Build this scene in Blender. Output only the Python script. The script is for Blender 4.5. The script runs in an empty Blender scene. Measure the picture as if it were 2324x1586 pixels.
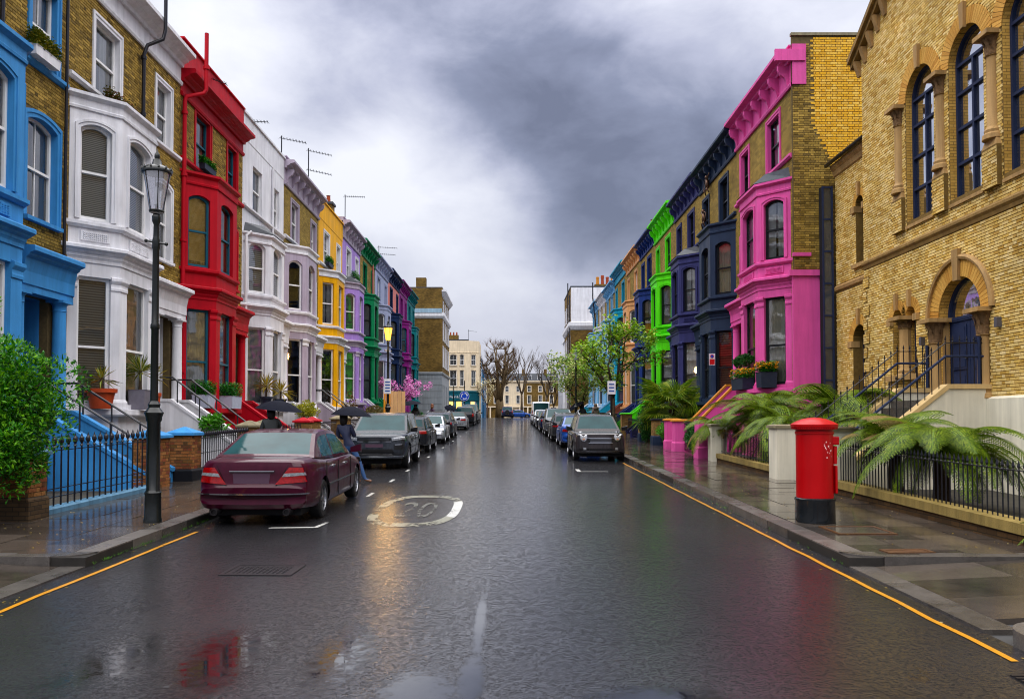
import bpy, math, random
from mathutils import Vector, Matrix
from math import radians, sin, cos, pi, sqrt, atan2

SC = bpy.context.scene
COL = SC.collection

# ------------------------------------------------------------------ camera
CAM_H = 1.95
cam_data = bpy.data.cameras.new("camera")
cam_data.sensor_width = 36.0
cam_data.lens = 36.0 * 1807 / 2324
cam_data.shift_x = 0.003
cam_data.shift_y = 0.048
cam_data.clip_start = 0.1
cam_data.clip_end = 5000
cam = bpy.data.objects.new("camera", cam_data)
cam.location = (0, 0, CAM_H)
cam.rotation_euler = (radians(91.6), 0, 0)
COL.objects.link(cam)
SC.camera = cam

# ------------------------------------------------------------------ world
SUN_EL, SUN_AZ = radians(86), radians(200)
world = bpy.data.worlds.new("World")
SC.world = world
world.use_nodes = True
wn, wl = world.node_tree.nodes, world.node_tree.links
wn.clear()

def build_sky():
    out = wn.new("ShaderNodeOutputWorld")
    bg = wn.new("ShaderNodeBackground")
    bg.inputs["Strength"].default_value = 1.0
    wl.new(bg.outputs[0], out.inputs[0])
    sky = wn.new("ShaderNodeTexSky")
    sky.sky_type = 'NISHITA'
    sky.sun_disc = False
    sky.sun_elevation = SUN_EL
    sky.sun_rotation = SUN_AZ
    sk = wn.new("ShaderNodeMixRGB"); sk.blend_type = 'MULTIPLY'
    sk.inputs[0].default_value = 1.0
    sk.inputs[2].default_value = (0.05, 0.05, 0.05, 1)
    wl.new(sky.outputs[0], sk.inputs[1])
    tc = wn.new("ShaderNodeTexCoord")
    nrm = wn.new("ShaderNodeVectorMath"); nrm.operation = 'NORMALIZE'
    wl.new(tc.outputs["Generated"], nrm.inputs[0])
    sep = wn.new("ShaderNodeSeparateXYZ")
    wl.new(nrm.outputs[0], sep.inputs[0])

    def math_(op, a, b=None, clamp=False):
        n = wn.new("ShaderNodeMath"); n.operation = op; n.use_clamp = clamp
        for i, v in enumerate((a, b)):
            if v is None: continue
            if isinstance(v, (int, float)): n.inputs[i].default_value = v
            else: wl.new(v, n.inputs[i])
        return n.outputs[0]
    zz = math_('ADD', math_('MAXIMUM', sep.outputs[2], 0.0), 0.16)
    px = math_('DIVIDE', sep.outputs[0], zz)
    py = math_('DIVIDE', sep.outputs[1], zz)
    comb = wn.new("ShaderNodeCombineXYZ")
    wl.new(px, comb.inputs[0]); wl.new(py, comb.inputs[1])

    def noise_(scale, detail, rough, dist, off):
        mp = wn.new("ShaderNodeMapping")
        mp.inputs["Location"].default_value = off
        mp.inputs["Scale"].default_value = (1.0, 0.8, 1) if off[2] == 0 else (1, 1, 1.7)
        wl.new(comb.outputs[0] if off[2] == 0 else nrm.outputs[0], mp.inputs[0])
        n = wn.new("ShaderNodeTexNoise")
        n.inputs["Scale"].default_value = scale
        n.inputs["Detail"].default_value = detail
        n.inputs["Roughness"].default_value = rough
        n.inputs["Distortion"].default_value = dist
        wl.new(mp.outputs[0], n.inputs["Vector"])
        return n.outputs[0]
    n1 = noise_(2.6, 9, 0.52, 0.25, (3.1, 1.7, 1.0))
    n2 = noise_(7.5, 10, 0.58, 0.3, (0.4, 9.2, 2.0))
    base = math_('ADD', math_('MULTIPLY', math_('SUBTRACT', n1, 0.5), 1.5),
                 math_('MULTIPLY', math_('SUBTRACT', n2, 0.5), 1.0))

    def blob(x, y, r, amp):
        v = Vector(((x - 1155) / 1807, 1.0, (955 - y) / 1807)).normalized()
        d = wn.new("ShaderNodeVectorMath"); d.operation = 'DISTANCE'
        wl.new(nrm.outputs[0], d.inputs[0]); d.inputs[1].default_value = v
        m = wn.new("ShaderNodeMapRange"); m.interpolation_type = 'SMOOTHSTEP'
        m.inputs[1].default_value = 0; m.inputs[2].default_value = r
        m.inputs[3].default_value = amp; m.inputs[4].default_value = 0
        wl.new(d.outputs["Value"], m.inputs[0])
        return m.outputs[0]
    for b in SKY_BLOBS:
        base = math_('ADD', base, blob(*b))
    ramp = wn.new("ShaderNodeValToRGB")
    cr = ramp.color_ramp
    cr.elements[0].position = 0.0; cr.elements[0].color = SKY_COLS[0]
    cr.elements[1].position = 1.0; cr.elements[1].color = SKY_COLS[-1]
    for i, p in enumerate((0.22, 0.45, 0.7)):
        e = cr.elements.new(p); e.color = SKY_COLS[i + 1]
    wl.new(math_('ADD', math_('MULTIPLY', base, 0.72), 0.52, True), ramp.inputs[0])
    # overcast luminance rises towards the zenith, and haze flattens the horizon
    grad = math_('ADD', math_('MULTIPLY', math_('MAXIMUM', sep.outputs[2], 0), 0.75), 0.86)
    hz = wn.new("ShaderNodeMapRange"); hz.interpolation_type = 'SMOOTHSTEP'
    hz.inputs[1].default_value = 0.0; hz.inputs[2].default_value = 0.26
    hz.inputs[3].default_value = 0.8; hz.inputs[4].default_value = 0.0
    wl.new(sep.outputs[2], hz.inputs[0])
    mh = wn.new("ShaderNodeMixRGB")
    wl.new(hz.outputs[0], mh.inputs[0]); wl.new(ramp.outputs[0], mh.inputs[1])
    mh.inputs[2].default_value = SKY_HAZE
    mg = wn.new("ShaderNodeVectorMath"); mg.operation = 'SCALE'
    wl.new(mh.outputs[0], mg.inputs[0]); wl.new(grad, mg.inputs["Scale"])
    mx = wn.new("ShaderNodeMixRGB"); mx.inputs[0].default_value = 0.93
    wl.new(sk.outputs[0], mx.inputs[1]); wl.new(mg.outputs[0], mx.inputs[2])
    wl.new(mx.outputs[0], bg.inputs[0])

# cloud masses, as directions (given as image-plane offsets from the street's vanishing point)
SKY_BLOBS = [(1480, 330, 0.30, -0.52), (1130, 150, 0.22, -0.34), (1320, 500, 0.12, -0.40), (1880, 400, 0.3, -0.2),
             (730, 230, 0.085, -0.42), (800, 20, 0.14, -0.2),
             (900, 480, 0.26, 0.55), (600, 180, 0.24, 0.3), (960, 340, 0.12, 0.3), (1120, 640, 0.18, 0.25), (1700, 10, 0.2, 0.34), (300, 0, 0.2, 0.25)]
def g4(r, g, b, s=.85): return (r * s, g * s, b * s, 1)
SKY_COLS = [g4(.036, .039, .056), g4(.057, .062, .086), g4(.105, .109, .138), g4(.158, .161, .184), g4(.205, .207, .222)]
SKY_HAZE = g4(.152, .150, .178)
build_sky()

# overcast sun: a very wide, soft source
sun_data = bpy.data.lights.new("sun", 'SUN')
sun_data.energy = 1.5
sun_data.angle = radians(110)
sun_data.color = (1.0, 0.975, 0.94)
sun = bpy.data.objects.new("sun", sun_data)
sun.rotation_euler = (radians(90) - SUN_EL, 0, radians(-20))
sun.location = (0, -20, 40)
COL.objects.link(sun)

# ------------------------------------------------------------------ exposure / render
SC.view_settings.view_transform = 'Standard'
SC.view_settings.look = 'None'
SC.view_settings.gamma = 1.0
SC.view_settings.use_curve_mapping = False
SC.view_settings.exposure = 2.35
SC.render.engine = 'CYCLES'
SC.cycles.use_denoising = True
SC.cycles.max_bounces = 7
SC.cycles.diffuse_bounces = 3
SC.cycles.glossy_bounces = 3
SC.cycles.transparent_max_bounces = 8
SC.cycles.transmission_bounces = 3
SC.cycles.caustics_reflective = False
SC.cycles.caustics_refractive = False
SC.cycles.sample_clamp_indirect = 4.0
SC.cycles.filter_width = 1.05

# ------------------------------------------------------------------ layout constants
SLOPE = 0.02
CREST = 121.0
KERB_L, KERB_R = -5.08, 4.08
PAVE_H = 0.13
FENCE_L, FENCE_R = -7.9, 6.75
XW = {-1: 11.0, 1: 9.8}
def gz(y):
    return SLOPE * min(y, CREST)

# ------------------------------------------------------------------ helpers
def lin(r, g=None, b=None):
    if g is None:
        h = r.lstrip('#'); r, g, b = (int(h[i:i + 2], 16) for i in (0, 2, 4))
    f = lambda c: (c / 255 / 12.92) if c / 255 <= 0.04045 else ((c / 255 + 0.055) / 1.055) ** 2.4
    return (f(r), f(g), f(b))

def link(o, parent=None):
    COL.objects.link(o)
    if parent is not None: o.parent = parent
    return o

def empty(name, loc=(0, 0, 0), rz=0.0, parent=None):
    o = bpy.data.objects.new(name, None)
    o.location = loc
    o.rotation_euler = (0, 0, rz)
    return link(o, parent)

def tag(o, label=None, cat=None, group=None, kind=None):
    if label: o["label"] = label
    if cat: o["category"] = cat
    if group: o["group"] = group
    if kind: o["kind"] = kind
    return o

def inst(name, src, parent=None, loc=(0, 0, 0), rot=(0, 0, 0), scale=(1, 1, 1)):
    o = bpy.data.objects.new(name, src.data if hasattr(src, 'data') else src)
    o.location = loc; o.rotation_euler = rot; o.scale = scale
    return link(o, parent)

def copy_tree(o, parent=None):
    c = o.copy(); link(c)
    if parent is not None: c.parent = parent
    for ch in [x for x in o.children]:
        copy_tree(ch, c)
    return c

ID = lambda p: p

class MB:
    """collects faces; P maps builder coordinates to the object's local ones"""
    def __init__(self, P=None, flip=False):
        self.v, self.f, self.P, self.flip = [], [], P, flip
    def pts(self, pts):
        n = len(self.v)
        if self.P: self.v.extend(self.P(*p) for p in pts)
        else: self.v.extend(tuple(p) for p in pts)
        return range(n, n + len(pts))
    def face(self, *pts):
        i = list(self.pts(pts))
        self.f.append(tuple(i[::-1] if self.flip else i))
        return self
    def box(self, x0, x1, y0, y1, z0, z1):
        i = list(self.pts([(x0, y0, z0), (x1, y0, z0), (x1, y1, z0), (x0, y1, z0), (x0, y0, z1), (x1, y0, z1), (x1, y1, z1), (x0, y1, z1)]))
        for q in ((3, 2, 1, 0), (4, 5, 6, 7), (0, 1, 5, 4), (1, 2, 6, 5), (2, 3, 7, 6), (3, 0, 4, 7)):
            q = [i[k] for k in q]
            self.f.append(tuple(q[::-1] if self.flip else q))
        return self
    def taper(self, cx, cy, z0, z1, hx0, hy0, hx1, hy1):
        b = [(cx - hx0, cy - hy0, z0), (cx + hx0, cy - hy0, z0), (cx + hx0, cy + hy0, z0), (cx - hx0, cy + hy0, z0)]
        t = [(cx - hx1, cy - hy1, z1), (cx + hx1, cy - hy1, z1), (cx + hx1, cy + hy1, z1), (cx - hx1, cy + hy1, z1)]
        i = list(self.pts(b + t))
        for q in ((3, 2, 1, 0), (4, 5, 6, 7), (0, 1, 5, 4), (1, 2, 6, 5), (2, 3, 7, 6), (3, 0, 4, 7)):
            q = [i[k] for k in q]
            self.f.append(tuple(q[::-1] if self.flip else q))
        return self
    def loft(self, rings, close=True, cap0=True, cap1=True):
        idx = [list(self.pts(r)) for r in rings]
        n = len(rings[0])
        for a, b in zip(idx, idx[1:]):
            for k in range(n if close else n - 1):
                q = (a[k], a[(k + 1) % n], b[(k + 1) % n], b[k])
                self.f.append(q[::-1] if self.flip else q)
        if close and cap0: self.f.append(tuple(idx[0][::-1]))
        if close and cap1: self.f.append(tuple(idx[-1]))
        return self
    def lathe(self, prof, cx=0, cy=0, seg=16, z=0.0):
        rings = [[(cx + r * cos(2 * pi * k / seg), cy + r * sin(2 * pi * k / seg), z + h) for k in range(seg)] for r, h in prof]
        return self.loft(rings)
    def tube(self, path, r, seg=8, r1=None):
        path = [Vector(p) for p in path]
        rings = []
        n = len(path)
        up = None
        for i, p in enumerate(path):
            t = (path[min(i + 1, n - 1)] - path[max(i - 1, 0)])
            if t.length < 1e-9: t = Vector((0, 0, 1))
            t.normalize()
            if up is None: up = Vector((1, 0, 0)) if abs(t.x) < 0.8 else Vector((0, 1, 0))
            a = (up - t * up.dot(t))
            if a.length < 1e-6: a = t.orthogonal()
            a.normalize(); up = a
            b = t.cross(a)
            rr = r if r1 is None else r + (r1 - r) * i / max(1, n - 1)
            rings.append([tuple(p + a * (rr * cos(2 * pi * k / seg)) + b * (rr * sin(2 * pi * k / seg))) for k in range(seg)])
        return self.loft(rings)
    def prism(self, poly, n0, n1, ax=1):
        """poly in the plane perpendicular to axis ax, extruded n0..n1 along it"""
        def p(q, n):
            l = list(q); l.insert(ax, n); return tuple(l)
        return self.loft([[p(q, n0) for q in poly], [p(q, n1) for q in poly]])
    def mesh(self, name):
        me = bpy.data.meshes.new(name)
        me.from_pydata(self.v, [], self.f)
        me.update()
        return me
    def build(self, name, mat, parent=None, smooth=False, loc=None, bevel=0.0):
        me = self.mesh(name)
        mats = mat if isinstance(mat, (list, tuple)) else [mat]
        for m in mats: me.materials.append(m)
        if smooth: me.polygons.foreach_set("use_smooth", [True] * len(me.polygons))
        o = bpy.data.objects.new(name, me)
        if loc is not None: o.location = loc
        link(o, parent)
        if smooth == 'auto':
            try:
                me.set_sharp_from_angle(angle=radians(38))
            except Exception: pass
        if bevel:
            b = o.modifiers.new("bevel", 'BEVEL'); b.width = bevel; b.segments = 2; b.limit_method = 'ANGLE'
        return o

# ------------------------------------------------------------------ materials
MATS = {}
def nt(name):
    m = bpy.data.materials.new(name)
    m.use_nodes = True
    n = m.node_tree.nodes
    return m, n, m.node_tree.links, n["Principled BSDF"]

def _noise(n, l, vec, scale, detail=4, rough=.55):
    t = n.new("ShaderNodeTexNoise")
    t.inputs["Scale"].default_value = scale
    t.inputs["Detail"].default_value = detail
    t.inputs["Roughness"].default_value = rough
    if vec is not None: l.new(vec, t.inputs["Vector"])
    return t.outputs[0]

def _map(n, l, v, a, b, c, d):
    m = n.new("ShaderNodeMapRange")
    m.inputs[1].default_value, m.inputs[2].default_value, m.inputs[3].default_value, m.inputs[4].default_value = a, b, c, d
    l.new(v, m.inputs[0])
    return m.outputs[0]

def _pos(n, l, scale=(1, 1, 1)):
    g = n.new("ShaderNodeNewGeometry")
    mp = n.new("ShaderNodeMapping")
    mp.inputs["Scale"].default_value = scale
    l.new(g.outputs["Position"], mp.inputs[0])
    return mp.outputs[0]

def _mul(n, l, col, fac_socket):
    m = n.new("ShaderNodeVectorMath"); m.operation = 'SCALE'
    if isinstance(col, tuple): m.inputs[0].default_value = col[:3]
    else: l.new(col, m.inputs[0])
    l.new(fac_socket, m.inputs["Scale"])
    return m.outputs[0]

def paint(key, rgb, rough=.5, dirt=.28, bump=.16, spec=.14, fine=45):
    """painted render/woodwork with weathering streaks"""
    if key in MATS: return MATS[key]
    m, n, l, b = nt(key)
    pos = _pos(n, l)
    drip = _noise(n, l, _pos(n, l, (14, 14, .35)), 1.0, 3, .5)
    streak = _noise(n, l, _pos(n, l, (3.2, 3.2, .28)), 1.6, 5, .6)
    blot = _noise(n, l, pos, 1.1, 6, .6)
    f1 = _map(n, l, streak, .3, .75, 1 - dirt, 1.06)
    f2 = _map(n, l, blot, .25, .75, 1 - dirt * .6, 1.08)
    mm = n.new("ShaderNodeMath"); mm.operation = 'MULTIPLY'
    l.new(f1, mm.inputs[0]); l.new(f2, mm.inputs[1])
    m3 = n.new("ShaderNodeMath"); m3.operation = 'MULTIPLY'
    l.new(mm.outputs[0], m3.inputs[0]); l.new(_map(n, l, drip, .58, .75, 1, 1 - dirt * .5), m3.inputs[1])
    l.new(_mul(n, l, tuple(rgb), m3.outputs[0]), b.inputs["Base Color"])
    rr = _map(n, l, blot, .3, .7, rough - .1, rough + .15)
    l.new(rr, b.inputs["Roughness"])
    b.inputs["Specular IOR Level"].default_value = spec
    bp = n.new("ShaderNodeBump"); bp.inputs["Strength"].default_value = bump; bp.inputs["Distance"].default_value = .02
    l.new(_noise(n, l, pos, fine, 3, .6), bp.inputs["Height"])
    l.new(bp.outputs[0], b.inputs["Normal"])
    MATS[key] = m
    return m

def plain(key, rgb, rough=.5, metal=0.0, spec=.2, var=.0, scale=8, coat=0.0, bump=0.0, emit=None, estr=0.0):
    if key in MATS: return MATS[key]
    m, n, l, b = nt(key)
    b.inputs["Base Color"].default_value = (*rgb, 1)
    b.inputs["Roughness"].default_value = rough
    b.inputs["Metallic"].default_value = metal
    b.inputs["Specular IOR Level"].default_value = spec
    b.inputs["Coat Weight"].default_value = coat
    b.inputs["Coat Roughness"].default_value = .05
    if var:
        t = _noise(n, l, _pos(n, l), scale, 5, .6)
        l.new(_mul(n, l, tuple(rgb), _map(n, l, t, .25, .75, 1 - var, 1 + var)), b.inputs["Base Color"])
        if bump:
            bp = n.new("ShaderNodeBump"); bp.inputs["Strength"].default_value = bump; bp.inputs["Distance"].default_value = .03
            l.new(t, bp.inputs["Height"]); l.new(bp.outputs[0], b.inputs["Normal"])
    if emit:
        b.inputs["Emission Color"].default_value = (*emit, 1)
        b.inputs["Emission Strength"].default_value = estr
    MATS[key] = m
    return m

def brick_mat(key, cols, mortar, scale=1.0, bump=.5, stain=.35):
    """surface brickwork for walls too far off to tell the bricks apart"""
    if key in MATS: return MATS[key]
    m, n, l, b = nt(key)
    g = n.new("ShaderNodeNewGeometry")
    s = n.new("ShaderNodeSeparateXYZ"); l.new(g.outputs["Position"], s.inputs[0])
    ad = n.new("ShaderNodeMath"); ad.operation = 'ADD'
    l.new(s.outputs[0], ad.inputs[0]); l.new(s.outputs[1], ad.inputs[1])
    c = n.new("ShaderNodeCombineXYZ"); l.new(ad.outputs[0], c.inputs[0]); l.new(s.outputs[2], c.inputs[1])
    t = n.new("ShaderNodeTexBrick")
    t.inputs["Scale"].default_value = 1.0
    t.inputs["Brick Width"].default_value = .25 * scale
    t.inputs["Row Height"].default_value = .085 * scale
    t.inputs["Mortar Size"].default_value = .008 * scale
    t.inputs["Color1"].default_value = (*cols[0], 1)
    t.inputs["Color2"].default_value = (*cols[1], 1)
    t.inputs["Mortar"].default_value = (*mortar, 1)
    t.inputs["Bias"].default_value = -.1
    l.new(c.outputs[0], t.inputs["Vector"])
    ns = _noise(n, l, _pos(n, l), .7, 6, .65)
    l.new(_mul(n, l, t.outputs[0], _map(n, l, ns, .3, .7, 1 - stain, 1 + stain * .6)), b.inputs["Base Color"])
    b.inputs["Roughness"].default_value = .75; b.inputs["Specular IOR Level"].default_value = .1
    bp = n.new("ShaderNodeBump"); bp.invert = True
    bp.inputs["Strength"].default_value = bump; bp.inputs["Distance"].default_value = .02
    l.new(t.outputs[1], bp.inputs["Height"]); l.new(bp.outputs[0], b.inputs["Normal"])
    MATS[key] = m
    return m

def brick_piece(key, cols, stain=.3, rough=.7):
    """bricks that are real pieces: colour varies brick by brick"""
    if key in MATS: return MATS[key]
    m, n, l, b = nt(key)
    g = n.new("ShaderNodeNewGeometry")
    oi = n.new("ShaderNodeObjectInfo")
    ad = n.new("ShaderNodeMath"); ad.operation = 'ADD'
    l.new(g.outputs["Random Per Island"], ad.inputs[0]); l.new(oi.outputs["Random"], ad.inputs[1])
    fr = n.new("ShaderNodeMath"); fr.operation = 'FRACT'; l.new(ad.outputs[0], fr.inputs[0])
    r = n.new("ShaderNodeValToRGB"); cr = r.color_ramp
    cr.elements[0].color = (*cols[0], 1); cr.elements[1].color = (*cols[-1], 1)
    for i, c in enumerate(cols[1:-1]):
        e = cr.elements.new((i + 1) / (len(cols) - 1)); e.color = (*c, 1)
    l.new(fr.outputs[0], r.inputs[0])
    pos = _pos(n, l)
    ns = _noise(n, l, pos, .8, 6, .65)
    fi = _noise(n, l, pos, 38, 3, .6)
    mm = n.new("ShaderNodeMath"); mm.operation = 'MULTIPLY'
    l.new(_map(n, l, ns, .3, .7, 1 - stain, 1 + stain * .5), mm.inputs[0])
    l.new(_map(n, l, fi, .3, .7, .8, 1.15), mm.inputs[1])
    l.new(_mul(n, l, r.outputs[0], mm.outputs[0]), b.inputs["Base Color"])
    b.inputs["Roughness"].default_value = rough; b.inputs["Specular IOR Level"].default_value = .1
    bp = n.new("ShaderNodeBump"); bp.inputs["Strength"].default_value = .3; bp.inputs["Distance"].default_value = .01
    l.new(fi, bp.inputs["Height"]); l.new(bp.outputs[0], b.inputs["Normal"])
    MATS[key] = m
    return m

def glass_mat(key="pane_glass", lo=.15):
    if key in MATS: return MATS[key]
    m, n, l, b = nt(key)
    n.remove(b)
    lw = n.new("ShaderNodeFresnel"); lw.inputs[0].default_value = 1.5
    tr = n.new("ShaderNodeBsdfTransparent"); tr.inputs[0].default_value = (.86, .9, .9, 1)
    gl = n.new("ShaderNodeBsdfGlossy"); gl.inputs["Roughness"].default_value = .02
    gl.inputs[0].default_value = (.95, .97, 1, 1)
    bp = n.new("ShaderNodeBump"); bp.inputs["Strength"].default_value = .03; bp.inputs["Distance"].default_value = .05
    l.new(_noise(n, l, _pos(n, l), 2.5, 2, .5), bp.inputs["Height"]); l.new(bp.outputs[0], gl.inputs["Normal"])
    mx = n.new("ShaderNodeMixShader")
    l.new(_map(n, l, lw.outputs[0], 0, 1, lo, 1.0), mx.inputs[0])
    l.new(tr.outputs[0], mx.inputs[1]); l.new(gl.outputs[0], mx.inputs[2])
    l.new(mx.outputs[0], n["Material Output"].inputs[0])
    MATS[key] = m
    return m

def leaf_mat(key, c0, c1, c2=None, rough=.4, trans=.25):
    if key in MATS: return MATS[key]
    m, n, l, b = nt(key)
    g = n.new("ShaderNodeNewGeometry")
    r = n.new("ShaderNodeValToRGB"); cr = r.color_ramp
    cr.elements[0].color = (*c0, 1); cr.elements[1].color = (*(c2 or c1), 1)
    if c2:
        e = cr.elements.new(.6); e.color = (*c1, 1)
    l.new(g.outputs["Random Per Island"], r.inputs[0])
    l.new(r.outputs[0], b.inputs["Base Color"])
    b.inputs["Roughness"].default_value = rough; b.inputs["Specular IOR Level"].default_value = .25
    tl = n.new("ShaderNodeBsdfTranslucent"); l.new(r.outputs[0], tl.inputs[0])
    mx = n.new("ShaderNodeMixShader"); mx.inputs[0].default_value = trans
    l.new(b.outputs[0], mx.inputs[1]); l.new(tl.outputs[0], mx.inputs[2])
    l.new(mx.outputs[0], n["Material Output"].inputs[0])
    MATS[key] = m
    return m

# ================================================================== GROUND, ROAD, PAVEMENTS
RND = random.Random(11)

def strip(name, x0, x1, ys, dz, mat, kind="structure", nx=1, parent=None):
    mb = MB()
    for a, b in zip(ys, ys[1:]):
        for k in range(nx):
            xa, xb = x0 + (x1 - x0) * k / nx, x0 + (x1 - x0) * (k + 1) / nx
            mb.face((xa, a, gz(a) + dz), (xb, a, gz(a) + dz), (xb, b, gz(b) + dz), (xa, b, gz(b) + dz))
    o = mb.build(name, mat, parent)
    if kind: o["kind"] = kind
    return o

def wet_road():
    m, n, l, b = nt("wet_asphalt")
    pos = _pos(n, l)
    s = n.new("ShaderNodeSeparateXYZ"); l.new(pos, s.inputs[0])
    def M(op, a, c=None, clamp=False):
        q = n.new("ShaderNodeMath"); q.operation = op; q.use_clamp = clamp
        for i, v in enumerate((a, c)):
            if v is None: continue
            if isinstance(v, (int, float)): q.inputs[i].default_value = v
            else: l.new(v, q.inputs[i])
        return q.outputs[0]
    big = _noise(n, l, _pos(n, l, (.55, .3, 1)), .9, 5, .6)
    mid = _noise(n, l, _pos(n, l, (1, .55, 1)), 1.7, 6, .62)
    edge = _noise(n, l, pos, 9, 4, .6)
    fine = _noise(n, l, pos, 42, 4, .75)
    grit = n.new("ShaderNodeTexVoronoi"); grit.inputs["Scale"].default_value = 95
    l.new(pos, grit.inputs["Vector"])
    # two overlays of asphalt meet along a joint left of the middle
    joint = M('ABSOLUTE', M('ADD', s.outputs[0], M('ADD', .24, M('MULTIPLY', M('SUBTRACT', mid, .5), .12))))
    seam = _map(n, l, joint, 0, .09, 1, 0)
    seam = M('MULTIPLY', seam, _map(n, l, s.outputs[1], 4, 14, 1, .35))
    half = _map(n, l, M('ADD', s.outputs[0], .24), -.05, .05, 0, 1)
    pud = M('ADD', _map(n, l, mid, .66, .72, 0, .6), 0)
    def spot(x, y, rx, ry, amp=1.0):
        dx = M('POWER', M('ABSOLUTE', M('DIVIDE', M('SUBTRACT', s.outputs[0], x), rx)), 2)
        dy = M('POWER', M('ABSOLUTE', M('DIVIDE', M('SUBTRACT', s.outputs[1], y), ry)), 2)
        return M('MULTIPLY', M('SUBTRACT', 1, M('ADD', dx, dy), True), amp)
    sp = 0.0
    for q in ((-.62, 5.4, .36, .7), (-.27, 5.7, .13, .8), (1.0, 5.1, .7, .6), (-2.95, 6.1, .5, 1.1, .7), (-2.2, 6.2, .55, 1.2, .75), (-1.3, 6.2, .35, 1.2, .7), (-.26, 7.2, .07, 1.4)):
        sp = M('MAXIMUM', sp, spot(*q))
    pud = M('MAXIMUM', pud, _map(n, l, M('ADD', sp, M('MULTIPLY', M('SUBTRACT', M('ADD', M('MULTIPLY', edge, .5), M('MULTIPLY', fine, .5)), .5), 2.2)), .15, .75, 0, 1))
    pud = M('MAXIMUM', pud, _map(n, l, M('ADD', M('MULTIPLY', seam, .9), M('MULTIPLY', M('SUBTRACT', edge, .5), 1.0)), .5, .75, 0, .9))
    col = n.new("ShaderNodeValToRGB")
    col.color_ramp.elements[0].color = (.003, .003, .004, 1); col.color_ramp.elements[1].color = (.032, .031, .034, 1)
    l.new(M('ADD', M('MULTIPLY', fine, .55), M('MULTIPLY', big, .45)), col.inputs[0])
    col.color_ramp.elements[0].position = .3; col.color_ramp.elements[1].position = .72
    dk = _map(n, l, half, 0, 1, 1.0, .82)
    dk = M('MULTIPLY', dk, _map(n, l, pud, 0, 1, 1, .55))
    l.new(_mul(n, l, col.outputs[0], dk), b.inputs["Base Color"])
    r0 = _map(n, l, big, .3, .7, .22, .34)
    r0 = M('ADD', r0, _map(n, l, half, 0, 1, 0, .04))
    inv = M('SUBTRACT', 1, pud, True)
    l.new(M('ADD', M('MULTIPLY', r0, inv), .025), b.inputs["Roughness"])
    b.inputs["Specular IOR Level"].default_value = .03
    b.inputs["Coat Weight"].default_value = 1.0
    b.inputs["Coat IOR"].default_value = 2.3
    l.new(M('ADD', M('MULTIPLY', _map(n, l, big, .3, .7, .04, .085), inv), .015), b.inputs["Coat Roughness"])
    bp = n.new("ShaderNodeBump"); bp.inputs["Distance"].default_value = .012
    l.new(M('MULTIPLY', inv, .55), bp.inputs["Strength"])
    l.new(M('ADD', M('MULTIPLY', grit.outputs[0], .6), M('MULTIPLY', fine, .8)), bp.inputs["Height"])
    bp2 = n.new("ShaderNodeBump"); bp2.inputs["Distance"].default_value = .02; bp2.inputs["Strength"].default_value = .06
    l.new(edge, bp2.inputs["Height"]); l.new(bp.outputs[0], bp2.inputs["Normal"])
    l.new(bp2.outputs[0], b.inputs["Normal"])
    bc = n.new("ShaderNodeBump"); bc.inputs["Distance"].default_value = .0042
    med = _noise(n, l, _pos(n, l, (1, .8, 1)), 17, 5, .65)
    l.new(M('MULTIPLY', inv, _map(n, l, s.outputs[1], 5, 40, .85, .28)), bc.inputs["Strength"])
    l.new(M('ADD', M('MULTIPLY', fine, .6), M('MULTIPLY', med, .28)), bc.inputs["Height"])
    cwt = M('MAXIMUM', _map(n, l, M('ADD', M('MULTIPLY', med, .35), M('MULTIPLY', fine, .65)), .42, .58, .22, 1.0), pud)
    l.new(cwt, b.inputs["Coat Weight"])
    l.new(bc.outputs[0], b.inputs["Coat Normal"])
    return m

def wet_stone(key, c0, c1, r0=.06, r1=.28, bump=.08, scale=3.0):
    if key in MATS: return MATS[key]
    m, n, l, b = nt(key)
    pos = _pos(n, l)
    oi = n.new("ShaderNodeObjectInfo")
    t = _noise(n, l, pos, scale, 6, .65)
    f = _noise(n, l, pos, 55, 3, .6)
    r = n.new("ShaderNodeValToRGB")
    r.color_ramp.elements[0].color = (*c0, 1); r.color_ramp.elements[1].color = (*c1, 1)
    r.color_ramp.elements[0].position = .25; r.color_ramp.elements[1].position = .75
    a = n.new("ShaderNodeMath"); a.operation = 'MULTIPLY_ADD'; a.inputs[1].default_value = .45
    l.new(oi.outputs["Random"], a.inputs[0])
    q = n.new("ShaderNodeMath"); q.operation = 'MULTIPLY'; q.inputs[1].default_value = .6
    l.new(t, q.inputs[0]); l.new(q.outputs[0], a.inputs[2])
    l.new(a.outputs[0], r.inputs[0])
    l.new(_mul(n, l, r.outputs[0], _map(n, l, f, .3, .7, .8, 1.2)), b.inputs["Base Color"])
    big = _noise(n, l, pos, 1.3, 4, .6)
    l.new(_map(n, l, big, .38, .62, r0, r1), b.inputs["Roughness"])
    b.inputs["IOR"].default_value = 1.45
    bp = n.new("ShaderNodeBump"); bp.inputs["Strength"].default_value = bump; bp.inputs["Distance"].default_value = .01
    l.new(f, bp.inputs["Height"]); l.new(bp.outputs[0], b.inputs["Normal"])
    MATS[key] = m
    return m

ASPH = wet_road()
EARTH = plain("damp_earth", (.045, .04, .03), .8, var=.4, scale=3, bump=.4)
SLAB = wet_stone("wet_paving", (.022, .018, .015), (.075, .06, .048), .03, .14)
GROUT = plain("paving_joint", (.02, .018, .016), .5, var=.3)
KERBM = wet_stone("wet_granite", (.034, .03, .027), (.10, .088, .078), .15, .4, .35, 8)
FARGR = plain("far_ground", (.05, .05, .05), .6, var=.2, scale=.3)

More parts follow.
